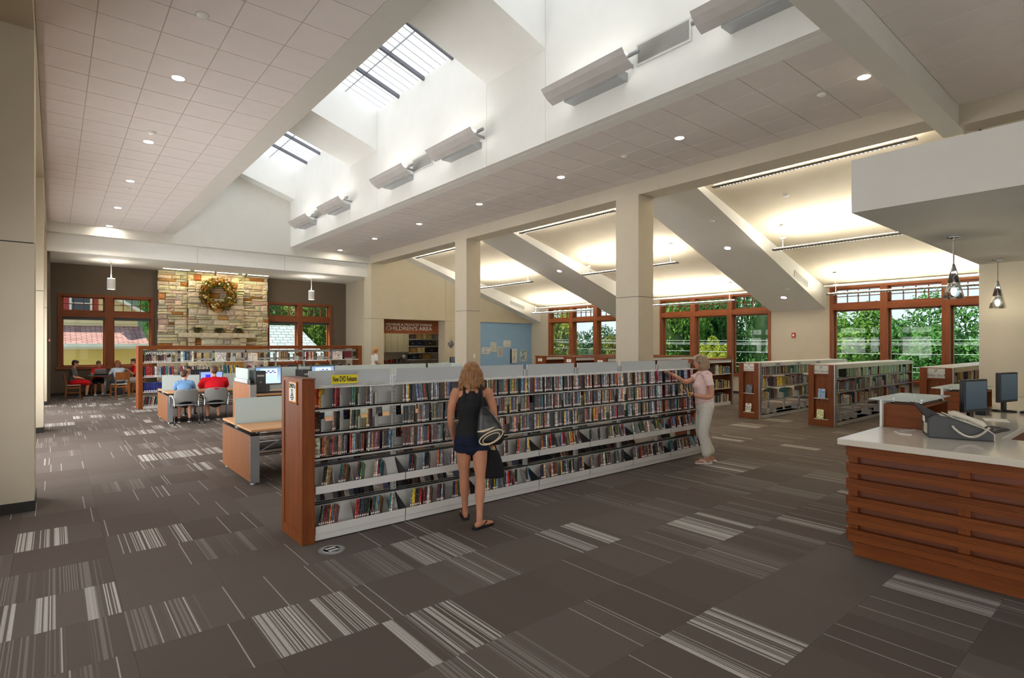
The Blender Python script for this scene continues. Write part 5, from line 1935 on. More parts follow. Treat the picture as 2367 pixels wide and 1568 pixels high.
boxes = [(0, 14.15, .42, .24, (28, 34, 46)), (0, 14.62, .2, .28, (70, 56, 48)), (0, 14.86, .55, .26, (150, 112, 62)), (1, 14.14, .38, .25, (150, 112, 62)), (1, 14.56, .2, .27, (206, 186, 124)), (1, 14.79, .2, .27, (206, 186, 124)), (1, 15.05, .75, .27, (28, 28, 30)),
         (2, 14.12, .32, .25, (24, 26, 34)), (2, 14.48, .4, .26, (34, 44, 66)), (2, 14.95, .72, .26, (70, 56, 48)), (3, 14.1, .34, .24, (82, 64, 52)), (3, 14.48, .38, .25, (168, 134, 76)), (3, 14.9, .18, .27, (206, 186, 124)), (3, 15.12, .3, .25, (182, 156, 92))]
for k, (j, x, w_, h_, col) in enumerate(boxes):
    nm_ = {28: 'black', 24: 'black', 34: 'navy', 70: 'brown', 82: 'brown', 150: 'cardboard', 168: 'cardboard', 182: 'tan', 206: 'cream'}[col[0]]
    r = thing('storage_box', '%s storage box, %s along the %s shelf of the work room' % (nm_, ordn([q for q in boxes if q[0] == j].index(boxes[k]) + 1), ('lowest', 'second', 'third', 'top')[j]), 'box', (x + w_ / 2, 25.38, SZ[j] + .001), group='boxes in the work room')
    o = MB().box(-w_ / 2, -.15, 0, w_ / 2, .15, h_ * .75).build('body', tint, r)
    l = MB().box(-w_ / 2 - .006, -.156, h_ * .75, w_ / 2 + .006, .156, h_).build('lid', tint, r)
    g_ = MB().box(-.03, -.158, h_ * .45, .03, -.15, h_ * .55).build('label_holder', paper, r)
    o.color = l.color = srgb(*col)
wl2 = thing('ceiling_lamp', 'flat ceiling lamp inside the small work room', 'lamp', (13.4, 24.2, 3.049))
MB().box(-.6, -.3, -.06, .6, .3, 0).build('housing', metal_white, wl2)
MB().box(-.57, -.27, -.065, .57, .27, -.06).build('diffuser', emit('workroom_diffuser', (255, 244, 224), 4.5), wl2)
cl = thing('wall_clock', 'round silver petal clock beside the slim column', 'clock', (14.56, YCH - .002, 1.88))
for k in range(26):
    a = k * 2.399
    rr_ = .19 * math.sqrt((k + .5) / 26)
    MB().ob((rr_ * math.cos(a), -.015, rr_ * math.sin(a)), (.06, .012, .035), (R(25), a, R(20))).build('petal', alu if k % 2 else white_pl, cl)
MB().lathe([(0, 0), (.17, 0), (.17, .008), (0, .008)], 24).build('back_plate', steel_dark, cl, rot=(PI / 2, 0, 0))
ms = thing('catalog_screen', 'thin dark screen on the wall beside the slim column', 'monitor', (14.62, YCH - .001, 1.05))
MB().box(-.12, -.05, -.2, .12, 0, .2).build('housing', black_pl, ms)
MB().box(-.1, -.052, -.18, .1, -.05, .18).build('screen', scr_off, ms)

def print_material(name, cols, scale):
    t = NT(name)
    n = t.noise(t.coord('Generated'), scale, 4, .6, 1.0)
    t.bsdf(t.ramp(n, [(.28 + .44 * i / (len(cols) - 1), srgb(*c)) for i, c in enumerate(cols)]), .5)
    return t.m
YP = YCH + .099
def picture(label, x0, z0, x1, z1, cols, border=.02, d=.02, scale=5):
    r = thing('picture', label, 'picture', ((x0 + x1) / 2, YP, (z0 + z1) / 2), group='pictures on the blue wall')
    w_, h_ = x1 - x0, z1 - z0
    MB().box(-w_ / 2, -d, -h_ / 2, w_ / 2, 0, h_ / 2).build('frame', white_pl, r)
    MB().box(-w_ / 2 + border, -d - .003, -h_ / 2 + border, w_ / 2 - border, -d, h_ / 2 - border).build('print', print_material('print_' + label[:9].replace(' ', '_'), cols, scale), r)
    return r
picture('wide skyline print, leftmost on the blue wall', 16.46, 1.37, 16.97, 1.71, [(60, 70, 96), (170, 170, 176), (240, 240, 240), (120, 96, 80)])
picture('tall leafy print, second on the blue wall', 17.02, 1.48, 17.38, 1.97, [(50, 60, 52), (220, 220, 210), (110, 130, 96)])
picture('tall grey and brown print in the middle of the blue wall', 17.44, 1.23, 17.79, 1.73, [(60, 50, 56), (190, 186, 186), (120, 90, 96)])
picture('wide print hung highest on the blue wall', 17.83, 1.72, 18.33, 2.07, [(70, 66, 66), (230, 230, 228), (150, 140, 150)])
p6_ = picture('narrow cream framed print in a deep black box', 18.36, .89, 18.70, 1.62, [(20, 20, 24), (222, 214, 190), (232, 226, 206)], .05, .08)
MB().box(-.215, -.07, -.365, -.171, 0, .365).build('box_side', black_pl, p6_)
picture('teal and white poster at the dark right of the blue wall', 18.97, .97, 19.44, 1.58, [(20, 40, 60), (60, 130, 140), (225, 225, 220), (180, 90, 60)], .012)
# toys on the low play table before the blue wall
pt = thing('play_table', 'low pale play table before the blue wall', 'table', (15.9, 18.6, 0))
MB().lathe([(0, .6), (.45, .6), (.46, .62), (.45, .64), (0, .64)], 30).build('table_top', maple_x, pt)
for k in range(4):
    a = PI / 4 + k * PI / 2
    MB().cyl((.35 * math.cos(a), .35 * math.sin(a), 0), (.3 * math.cos(a), .3 * math.sin(a), .6), .025).build('leg', maple_z, pt)
bm_ = thing('bead_maze', 'coloured wire bead maze toy before the blue wall', 'toy', (15.95, 18.5, .641))
MB().box(-.15, -.1, 0, .15, .1, .03).build('base', maple_x, bm_)
for k, c_ in enumerate((red_pl, yellow_card, wall_blue)):
    pts = [(-.12 + .24 * i / 16, -.06 + .06 * k, .03 + (.12 + .1 * abs(math.sin(i * .6 + k))) * math.sin(PI * i / 16)) for i in range(17)]
    MB().tube(pts, .006, 6).build('wire', c_, bm_)
    for i in (5, 9, 12):
        MB().ell(pts[i], (.018, .018, .018), 8, 6).build('bead', (red_pl, yellow_card, black_pl)[(i + k) % 3], bm_, smooth=True)
bx_ = thing('book_bin', 'pale plastic book bin beside the bead maze', 'bin', (15.35, 18.7, .641))
m = MB()
m.box(-.17, -.1, 0, .17, .1, .01).box(-.17, -.1, .01, -.162, .1, .26).box(.162, -.1, .01, .17, .1, .26).box(-.162, -.1, .01, .162, -.092, .24).box(-.162, .092, .01, .162, .1, .26)
bx_o = m.build('shell', white_pl, bx_)
# ================================================================ people
def fuse(mb, name, mat, parent, voxel=.01, sm=4, color=None, fac=.5):
    me = mb.mesh(name + '_src', mat)
    o = bpy.data.objects.new(name + '_src', me)
    C.objects.link(o)
    r = o.modifiers.new('r', 'REMESH')
    r.mode = 'VOXEL'
    r.voxel_size = voxel
    r.use_smooth_shade = True
    if sm:
        s = o.modifiers.new('s', 'SMOOTH')
        s.iterations = sm
        s.factor = fac
    dg = bpy.context.evaluated_depsgraph_get()
    nm = bpy.data.meshes.new_from_object(o.evaluated_get(dg))
    bpy.data.objects.remove(o)
    bpy.data.meshes.remove(me)
    nm.name = name
    nm.materials.clear()
    nm.materials.append(mat)
    q = bpy.data.objects.new(name, nm)
    C.objects.link(q)
    q.parent = parent
    if color:
        q.color = color
    return q

def hair_material():
    t = NT('hair')
    oi = t.n('ShaderNodeObjectInfo')
    n = t.noise(t.mapping(t.coord('Object'), (70, 70, 14)), 1.0, 3, .6, .8)
    col = t.mix(1.0, oi.outputs['Color'], t.ramp(n, [(.3, (.45, .42, .4, 1)), (.7, (1.5, 1.45, 1.4, 1))]), 'MULTIPLY')
    t.bsdf(col, .45, spec=.4, bump=n, bstr=.5, bdist=.01)
    return t.m
hair_mat = hair_material()

def V(*a):
    return Vector(a)
def smooth_path(pts, rads, n=4):
    """Catmull-Rom refinement of a limb"""
    P_, R_ = [Vector(p) for p in pts], [r if hasattr(r, '__len__') else (r, r) for r in rads]
    out, ro = [], []
    for i in range(len(P_) - 1):
        p0, p1, p2, p3 = P_[max(i - 1, 0)], P_[i], P_[i + 1], P_[min(i + 2, len(P_) - 1)]
        for k in range(n):
            t = k / n
            out.append(.5 * ((2 * p1) + (p2 - p0) * t + (2 * p0 - 5 * p1 + 4 * p2 - p3) * t * t + (3 * p1 - p0 - 3 * p2 + p3) * t ** 3))
            s = t * t * (3 - 2 * t)
            ro.append(tuple(R_[i][q] * (1 - s) + R_[i + 1][q] * s for q in (0, 1)))
    out.append(P_[-1])
    ro.append(R_[-1])
    return out, ro
def limb(mb, pts, rads, n=12, seg=4):
    p_, r_ = smooth_path(pts, rads, seg)
    mb.tube(p_, r_, n)
    mb.ell(p_[0], [min(r_[0])] * 3, 10, 6)
    mb.ell(p_[-1], [min(r_[-1])] * 3, 10, 6)

def hand(mb, w, d, nrm, thumb, s=1.0, curl=.5):
    """w wrist, d pointing direction, nrm palm side, thumb sideways direction of the thumb"""
    w, d, nrm, th = Vector(w), Vector(d).normalized(), Vector(nrm).normalized(), Vector(thumb).normalized()
    nrm = (nrm - d * nrm.dot(d)).normalized()
    th = (th - d * th.dot(d) - nrm * th.dot(nrm)).normalized()
    palm = []
    for k, (u, a, b) in enumerate(((0, .026, .019), (.03, .036, .016), (.06, .041, .014), (.085, .04, .012))):
        c = w + d * (u * s)
        palm.append((c, a * s, b * s))
    n = 12
    vs, fs = [], []
    for c, a, b in palm:
        for k in range(n):
            t = 2 * PI * k / n
            vs.append(c + th * (a * math.cos(t)) + nrm * (b * math.sin(t)))
    for i in range(3):
        for k in range(n):
            fs.append((i * n + k, i * n + (k + 1) % n, (i + 1) * n + (k + 1) % n, (i + 1) * n + k))
    fs.append(tuple(range(n))[::-1])
    fs.append(tuple(range(3 * n, 4 * n)))
    mb.add(vs, fs)
    for k, (off, L) in enumerate(((.031, .072), (.0105, .08), (-.0105, .075), (-.031, .058))):
        p = w + d * (.08 * s) + th * (off * s)
        pts = [p]
        a = 0.0
        for q, fr in enumerate((.45, .3, .25)):
            a += curl * (.75 if q == 0 else 1.0)
            p = p + (d * math.cos(a) + nrm * math.sin(a)) * (L * fr * s)
            pts.append(p)
        mb.tube(pts, [.0092 * s, .0088 * s, .0082 * s, .0068 * s], 8)
        mb.ell(pts[-1], [.0068 * s] * 3, 8, 5)
    b0 = w + d * (.022 * s) + th * (.026 * s)
    b1 = b0 + (d * .6 + th * .7 + nrm * .35).normalized() * (.04 * s)
    b2 = b1 + (d * .85 + th * .1 + nrm * .5).normalized() * (.032 * s)
    mb.tube([b0, b1, b2], [.013 * s, .0105 * s, .008 * s], 8)
    mb.ell(b2, [.008 * s] * 3, 8, 5)

def head(mb, c, s=1.0, yaw=0.0, pitch=0.0):
    """skull, jaw, nose, ears; c is the skull centre, local facing +Y; returns its matrix"""
    M = Matrix.Translation(c) @ Euler((pitch, 0, yaw)).to_matrix().to_4x4()
    n0 = len(mb.v)
    mb.ell((0, -.008, .015), (.074 * s, .093 * s, .100 * s), 18, 12)
    mb.ell((0, .018 * s, -.045 * s), (.058 * s, .070 * s, .072 * s), 16, 10)
    mb.ell((0, .058 * s, -.088 * s), (.03 * s, .026 * s, .024 * s), 12, 8)
    mb.tube([(0, .082 * s, .012 * s), (0, .097 * s, -.016 * s), (0, .103 * s, -.034 * s)], [.008 * s, .011 * s, .014 * s], 8)
    mb.ell((0, .088 * s, -.062 * s), (.022 * s, .009 * s, .008 * s), 10, 6)
    mb.ell((0, .083 * s, .028 * s), (.05 * s, .012 * s, .010 * s), 10, 6)
    for q in (-1, 1):
        mb.ell((q * .075 * s, -.008 * s, -.018 * s), (.010 * s, .020 * s, .031 * s), 10, 7)
        mb.ell((q * .034 * s, .066 * s, -.028 * s), (.024 * s, .018 * s, .022 * s), 10, 6)
    for i in range(n0, len(mb.v)):
        mb.v[i] = tuple(M @ Vector(mb.v[i]))
    return M
def face_parts(root, M, s, iris=(40, 34, 30), brow=(70, 56, 44), lips=(170, 104, 94)):
    e, b = MB(), MB()
    for q in (-1, 1):
        p_ = M @ Vector((q * .031 * s, .083 * s, .005 * s))
        ep = MB().ell(p_, (.011 * s,) * 3, 10, 7).build('eye', white_pl, root, smooth=True)
        f_ = (M.to_3x3() @ Vector((0, 1, 0)))
        MB().ell(p_ + f_ * (.0075 * s), (.0055 * s,) * 3, 8, 6).build('iris', ink, root, smooth=True)
        o = MB().tube([M @ Vector((q * (.014 + .013 * k) * s, (.0905 - .003 * k * k) * s, (.028 + .004 * math.sin(k)) * s)) for k in range(4)], .0035 * s, 6).build('eyebrow', tint, root)
        o.color = srgb(*brow)
    o = MB().tube([M @ Vector((u * .02 * s, (.0965 - .008 * u * u) * s, -.0625 * s)) for u in (-1, -.5, 0, .5, 1)], [.001, .004 * s, .005 * s, .004 * s, .001], 6).build('mouth', tint, root, smooth=True)
    o.color = srgb(*lips)
SK1, SK2 = srgb(190, 132, 102), srgb(202, 146, 118)

def foot(mb, ank, d, s=1.0, down=.0):
    a = Vector(ank)
    d = Vector(d).normalized()
    sd = V(d.y, -d.x, 0)
    pts = [a + V(0, 0, 0) - d * .05 * s, a - d * .045 * s + V(0, 0, -.045 * s), a + d * .03 * s + V(0, 0, -.04 * s), a + d * .1 * s + V(0, 0, -.052 * s), a + d * .165 * s + V(0, 0, -.058 * s), a + d * .19 * s + V(0, 0, -.06 * s)]
    mb.tube([a - d * .055 * s + V(0, 0, -.05 * s)] + pts[2:], [(.028 * s, .026 * s), (.038 * s, .034 * s), (.026 * s, .042 * s), (.017 * s, .045 * s), (.01 * s, .03 * s)], 12)
    mb.tube([a + V(0, 0, .03 * s), a + V(0, 0, -.05 * s)], [.036 * s, .034 * s], 10)

# ---------------------------------------------------------------- woman with the backpack
def woman_back():
    root = thing('person', 'woman in black tank top seen from behind, bag on her shoulder', 'person', (3.34, 4.68, 0), R(-33))
    b = MB()
    # torso and neck
    limb(b, [(0, 0, .84), (0, .0, .93), (0, .015, 1.08), (0, .0, 1.22), (0, -.015, 1.34), (0, -.01, 1.41)], [(.15, .11), (.165, .115), (.122, .088), (.145, .1), (.15, .085), (.06, .055)], 20)
    b.tube([(0, -.01, 1.38), (0, .012, 1.50)], [.052, .047], 12)
    M = head(b, V(0, .05, 1.555), .98, R(14), R(-16))
    for q, (hip, knee, ank, fd) in {-1: ((-.085, .0, .88), (-.075, .09, .48), (-.062, .15, .085), (-.1, 1, 0)), 1: ((.085, .0, .88), (.085, -.06, .47), (.07, -.19, .085), (.75, .62, 0))}.items():
        limb(b, [hip, V(*hip).lerp(V(*knee), .45), knee, V(*knee).lerp(V(*ank), .35), V(*knee).lerp(V(*ank), .75), ank], [.088, .076, .052, .054, .034, .03], 14)
        foot(b, ank, fd, .92)
    # left arm straight down in front, right arm bent forward holding the tote
    limb(b, [(-.165, -.02, 1.355), (-.205, -.01, 1.22), (-.215, .03, 1.07), (-.20, .12, .94), (-.18, .19, .84)], [.05, .043, .036, .033, .024], 12)
    hand(b, (-.18, .19, .84), (.05, .35, -1), (.9, .1, 0), (0, 1, .2), .92, .35)
    limb(b, [(.165, -.02, 1.355), (.215, -.01, 1.22), (.235, -.01, 1.06), (.235, .06, .95), (.235, .12, .845)], [.05, .043, .036, .033, .024], 12)
    hand(b, (.235, .12, .845), (0, .18, -1), (-.8, .5, 0), (.2, 1, 0), .92, .75)
    fuse(b, 'body', skin_mat, root, .006, 3, SK1)
    # tank top
    t = MB()
    limb(t, [(0, 0, .86), (0, .0, .95), (0, .015, 1.08), (0, .0, 1.22), (0, -.012, 1.32)], [(.165, .125), (.172, .125), (.135, .1), (.158, .113), (.146, .1)], 22)
    for q in (-1, 1):
        t.tube([(q * .075, -.085, 1.27), (q * .08, -.085, 1.34), (q * .082, -.04, 1.408), (q * .08, .03, 1.39), (q * .075, .075, 1.3)], [(.028, .03), (.014, .03), (.012, .028), (.014, .028), (.02, .028)], 10)
    t.ell((0, -.055, 1.31), (.118, .05, .085), 16, 10)
    t.tube([(-.085, -.03, 1.385), (0, -.06, 1.375), (.085, -.03, 1.385)], [(.028, .03), (.03, .026), (.028, .03)], 10)
    fuse(t, 'tank_top', black_cloth, root, .007, 4)
    s = MB()
    limb(s, [(0, 0, .97), (0, 0, .86), (0, .0, .82)], [(.165, .122), (.175, .13), (.168, .125)], 22)
    for q, kn in ((-1, (-.075, .09, .48)), (1, (.085, -.06, .47))):
        h = V(q * .085, 0, .86)
        e = h.lerp(V(*kn), .28)
        s.tube([h, e], [.1, .1], 16)
    o = fuse(s, 'shorts', cloth, root, .007, 3, srgb(30, 36, 54))
    # wavy shoulder-length hair
    hb = MB()
    rh_ = random.Random(4)
    hb.ell((0, .035, 1.585), (.092, .108, .095), 20, 12)
    hb.ell((-.002, .0, 1.52), (.098, .085, .11), 18, 12)
    for k in range(80):
        a = R(rh_.uniform(150, 390))
        x, y = .088 * math.cos(a), .03 + .085 * math.sin(a)
        L = rh_.uniform(.15, .215)
        ph = rh_.uniform(0, 6)
        pts = []
        for i in range(9):
            u = i / 8
            wv = .02 * math.sin(u * 12 + ph) * (.3 + u)
            sp = 1.0 + .34 * u
            pts.append((x * sp + wv, .03 + (y - .03) * sp + .01 * math.cos(u * 9 + ph), 1.59 - L * u))
        hb.tube(pts, [.014, .016, .016, .016, .015, .015, .013, .011, .006], 7)
    fuse(hb, 'hair', hair_mat, root, .0055, 1, srgb(136, 96, 58))
    face_parts(root, M, .98)
    # flip flops
    for q, ank, fd in ((-1, (-.062, .15, .0), (-.1, 1, 0)), (1, (.07, -.19, .0), (.75, .62, 0))):
        d = V(*fd).normalized()
        sd = V(d.y, -d.x, 0)
        a = V(*ank)
        m = MB()
        ring = [(-.085, .028), (-.06, .036), (.0, .034), (.08, .044), (.14, .045), (.175, .032), (.185, .0)]
        pl = [a + d * u * .95 + sd * w_ for u, w_ in ring] + [a + d * u * .95 - sd * w_ for u, w_ in ring[-2::-1]]
        m.prism([(p_.x, p_.y) for p_ in pl], 2, .001, .022)
        so = m.build('sandal', black_pl, root)
        for w_ in (-1, 1):
            MB().tube([a + d * .13 + V(0, 0, .03), a + d * .07 + sd * (w_ * .03) + V(0, 0, .062), a + d * .0 + sd * (w_ * .042) + V(0, 0, .025)], .007, 6).build('strap', black_pl, so)
    return root
w1 = woman_back()
w1m = Matrix.Translation(w1.location) @ Euler(w1.rotation_euler).to_matrix().to_4x4()
# drawstring backpack slung on the right shoulder
bp = thing('backpack', 'black drawstring backpack with cream oval trim on the woman\'s shoulder', 'bag', w1m @ V(.16, -.16, 1.0))
bp.rotation_euler = (0, 0, R(-33))
m = MB()
secs = []
for z_, rx, ry, ox in ((-.165, .05, .03, .03), (-.155, .1, .065, .03), (-.11, .135, .08, .025), (-.03, .14, .08, .02), (.06, .115, .07, .005), (.14, .08, .055, -.02), (.2, .045, .035, -.04), (.225, .03, .025, -.045)):
    secs.append((ox, -.02, z_, rx, ry, 2.4))
m.loft(secs, 26)
rp_ = random.Random(8)
bag_o = fuse(m, 'bag_body', plain('black_leather', (24, 24, 26), .35, var=.15, scale=18, bump=.35, bscale=24), bp, .007, 3)
for k, (sc, zc) in enumerate(((1.0, -.075), (.72, -.085))):
    pts = []
    for i in range(25):
        a = 2 * PI * i / 24
        x = .025 + .118 * sc * math.cos(a)
        z_ = zc + .06 * sc * math.sin(a) + .045 * sc * math.cos(a)
        y = -.02 - .083 * math.sqrt(max(.05, 1 - ((x - .022) / .145) ** 2))
        pts.append((x, y, z_))
    MB().tube(pts, (.007, .005)[k], 6, cap=False).build('trim', plain('cream_trim_%d' % k, (214, 196, 160), .6), bp)
MB().tube([(-.115, -.085, -.02), (-.06, -.105, -.012), (.0, -.1, .004), (.06, -.088, .03)], [.004, .012, .01, .003], 6).build('trim', plain('cream_trim_2', (214, 196, 160), .6), bp)
MB().tube([(-.045, -.01, .21), (-.06, -.0, .29), (-.065, .03, .38), (-.07, .10, .425), (-.075, .19, .38), (-.08, .23, .25)], [(.012, .02)] * 6, 8).build('strap', black_cloth, bp, smooth=True)
MB().ell((-.045, -.02, .2), (.035, .03, .03), 12, 8).build('gathered_neck', black_cloth, bp, smooth=True)
# black tote in the right hand
tb = thing('tote_bag', 'limp black tote bag hanging from the woman\'s right hand', 'bag', w1m @ V(.235, .14, .42))
tb.rotation_euler = (0, 0, R(-33))
m = MB()
m.loft([(0, 0, 0, .1, .015, 3), (.0, 0, .02, .125, .03, 3), (0, 0, .12, .115, .038, 3), (0, 0, .24, .08, .035, 3), (0, 0, .30, .055, .025, 3)], 22)
fuse(m, 'bag_body', black_cloth, tb, .007, 3)
for s in (-1, 1):
    MB().tube([(s * .04, 0, .29), (s * .025, .0, .34), (s * .008, .0, .365)], .008, 6).build('handle', black_cloth, tb)

# ---------------------------------------------------------------- woman reaching for a DVD
def woman_side():
    root = thing('person', 'woman in pale pink tee and white trousers reaching to the shelf', 'person', (7.86, 4.74, 0), R(48))
    b = MB()
    limb(b, [(0, 0, .86), (0, .0, .95), (0, .02, 1.08), (0, .01, 1.22), (0, -.005, 1.345), (0, .0, 1.42)], [(.16, .12), (.17, .125), (.14, .11), (.15, .115), (.15, .09), (.06, .055)], 20)
    b.tube([(0, -.0, 1.39), (0, .03, 1.52)], [.05, .046], 12)
    M = head(b, V(0, .06, 1.575), 1.0, R(4), R(-6))
    for q, hip, knee, ank, fd in ((-1, (-.085, .0, .9), (-.088, .05, .48), (-.09, -.01, .085), (-.1, 1, 0)), (1, (.085, .0, .9), (.085, .03, .48), (.08, -.13, .085), (.05, 1, 0))):
        limb(b, [hip, V(*hip).lerp(V(*knee), .5), knee, V(*knee).lerp(V(*ank), .4), ank], [.088, .076, .055, .05, .032], 14)
        foot(b, ank, fd, .95)
    # right arm reaching to the shelf
    limb(b, [(.165, .0, 1.365), (.17, .12, 1.30), (.15, .25, 1.25), (.11, .37, 1.315), (.075, .475, 1.375)], [.05, .044, .038, .034, .024], 12)
    hand(b, (.075, .475, 1.375), (-.15, 1, .45), (-.3, .1, -1), (-1, 0, .3), .95, .22)
    # left arm folded across, holding cases
    limb(b, [(-.165, .0, 1.365), (-.215, -.03, 1.22), (-.235, -.03, 1.06), (-.20, .10, 1.05), (-.135, .235, 1.085)], [.05, .046, .04, .036, .025], 12)
    hand(b, (-.135, .235, 1.085), (.35, 1, .2), (.1, -.1, 1), (-.5, .5, .6), .95, .5)
    fuse(b, 'body', skin_mat, root, .006, 3, SK2)
    t = MB()
    limb(t, [(0, 0, .92), (0, .0, .98), (0, .022, 1.08), (0, .012, 1.22), (0, -.0, 1.33), (0, .0, 1.40)], [(.176, .138), (.176, .136), (.155, .124), (.166, .132), (.155, .1), (.075, .068)], 24)
    t.ell((-.06, .095, 1.2), (.07, .06, .075), 12, 8)
    t.ell((.06, .095, 1.2), (.07, .06, .075), 12, 8)
    t.tube([(.15, .0, 1.37), (.18, .06, 1.33), (.175, .13, 1.295)], [.07, .066, .062], 14)
    t.tube([(-.15, .0, 1.37), (-.195, -.01, 1.29), (-.215, -.025, 1.215)], [.07, .066, .062], 14)
    t.tube([(-.17, .0, 1.372), (-.09, .0, 1.395), (.09, .0, 1.395), (.17, .0, 1.372)], [(.066, .082), (.056, .08), (.056, .08), (.066, .082)], 14)
    fuse(t, 'tee_shirt', cloth, root, .007, 4, srgb(232, 204, 200))
    s = MB()
    limb(s, [(0, -.005, .985), (0, -.01, .92), (0, -.01, .84)], [(.165, .13), (.178, .14), (.17, .135)], 22)
    rr = random.Random(5)
    for q, hip, knee, ank in ((-1, (-.085, -.01, .9), (-.088, .045, .48), (-.09, -.01, .17)), (1, (.085, -.01, .9), (.085, .025, .48), (.08, -.11, .17))):
        limb(s, [hip, V(*hip).lerp(V(*knee), .5), knee, V(*knee).lerp(V(*ank), .5), ank], [.112, .1, .082, .078, .078], 16)
        for k in range(7):
            f_ = .35 + .09 * k
            c_ = V(*hip).lerp(V(*knee), min(1, f_ * 1.4)) if f_ < .7 else V(*knee).lerp(V(*ank), (f_ - .7) / .35)
            a = rr.uniform(2.2, 5.2)
            s.tube([c_ + V(.068 * math.cos(a + u), .068 * math.sin(a + u), .035 * u) for u in (-.8, 0, .8)], [.008, .018, .008], 6)
    fuse(s, 'trousers', cloth, root, .007, 3, srgb(226, 222, 212))
    hb = MB()
    hb.ell((0, .048, 1.603), (.09, .108, .092), 20, 12)
    hb.ell((0, .0, 1.545), (.093, .082, .11), 18, 12)
    for k in range(44):
        a = R(160 + 220 * k / 43)
        x, y = .088 * math.cos(a), .035 + .09 * math.sin(a)
        hb.tube([(x, y, 1.6), (x * 1.12, .035 + (y - .035) * 1.1, 1.54), (x * 1.15, .035 + (y - .035) * 1.12, 1.49), (x * 1.0, .035 + (y - .035) * 1.0, 1.45)], [.018, .02, .019, .01], 7)
    for k in range(9):
        x = -.06 + .015 * k
        hb.tube([(x * .6, .06, 1.69), (x, .135, 1.66), (x * 1.1, .155, 1.615)], [.015, .016, .009], 6)
    fuse(hb, 'hair', hair_mat, root, .0055, 2, srgb(146, 126, 100))
    face_parts(root, M, 1.0)
    g = MB()
    for q in (-1, 1):
        g.tube([M @ V(q * .033 + .022 * math.cos(a), .108, .004 + .017 * math.sin(a)) for a in [2 * PI * i / 14 for i in range(15)]], .0022, 5, cap=False)
        g.tube([M @ V(q * .055, .106, .008), M @ V(q * .08, .05, .008), M @ V(q * .08, -.01, .0)], .002, 5)
    g.tube([M @ V(-.011, .109, .008), M @ V(.011, .109, .008)], .002, 5)
    g.build('glasses', steel_dark, root)
    wt = MB().lathe([(.031, -.008), (.034, -.008), (.034, .008), (.031, .008)], 18, closed=True).build('wristwatch', steel_dark, root, loc=(-.15, .205, 1.079), rot=(R(-78), R(0), R(-25)))
    for q, ank, fd in ((-1, (-.09, -.01, 0), (-.1, 1, 0)), (1, (.08, -.13, 0), (.05, 1, 0))):
        d = V(*fd).normalized()
        sd = V(d.y, -d.x, 0)
        a = V(*ank)
        ring = [(-.085, .028), (-.06, .036), (.0, .034), (.08, .044), (.14, .045), (.175, .032), (.185, .0)]
        pl = [a + d * u + sd * w_ for u, w_ in ring] + [a + d * u - sd * w_ for u, w_ in ring[-2::-1]]
        m = MB()
        m.prism([(p_.x, p_.y) for p_ in pl], 2, .001, .02)
        so = m.build('sandal', white_pl, root)
        for w_ in (-1, 1):
            MB().tube([a + d * .14 + V(0, 0, .03), a + d * .08 + sd * (w_ * .03) + V(0, 0, .058), a + d * .02 + sd * (w_ * .042) + V(0, 0, .025)], .009, 6).build('strap', white_pl, so)
        MB().ell(a + d * .1 + V(0, 0, .052), (.02, .02, .008), 10, 6).build('ornament', white_pl, so)
    return root
w2 = woman_side()
w2m = Matrix.Translation(w2.location) @ Euler(w2.rotation_euler).to_matrix().to_4x4()
for k in range(2):
    o = inst('dvd_case', dvd_me, w2m @ V(-.12 + .01 * k, .285 - .01 * k, 1.112 + .016 * k), (R(-70), R(8), R(48 + 70)), color=srgb(*[(40, 60, 110), (190, 160, 60)][k]))
    tag(o, ('dark blue', 'yellow')[k] + ' DVD case held in the pale woman\'s near hand', 'dvd')
o = inst('dvd_case', dvd_me, (7.36, 5.235, 1.262), (R(-6), 0, 0), color=srgb(190, 40, 60))
tag(o, 'pink-red DVD case touched by the reaching woman\'s fingertips', 'dvd')

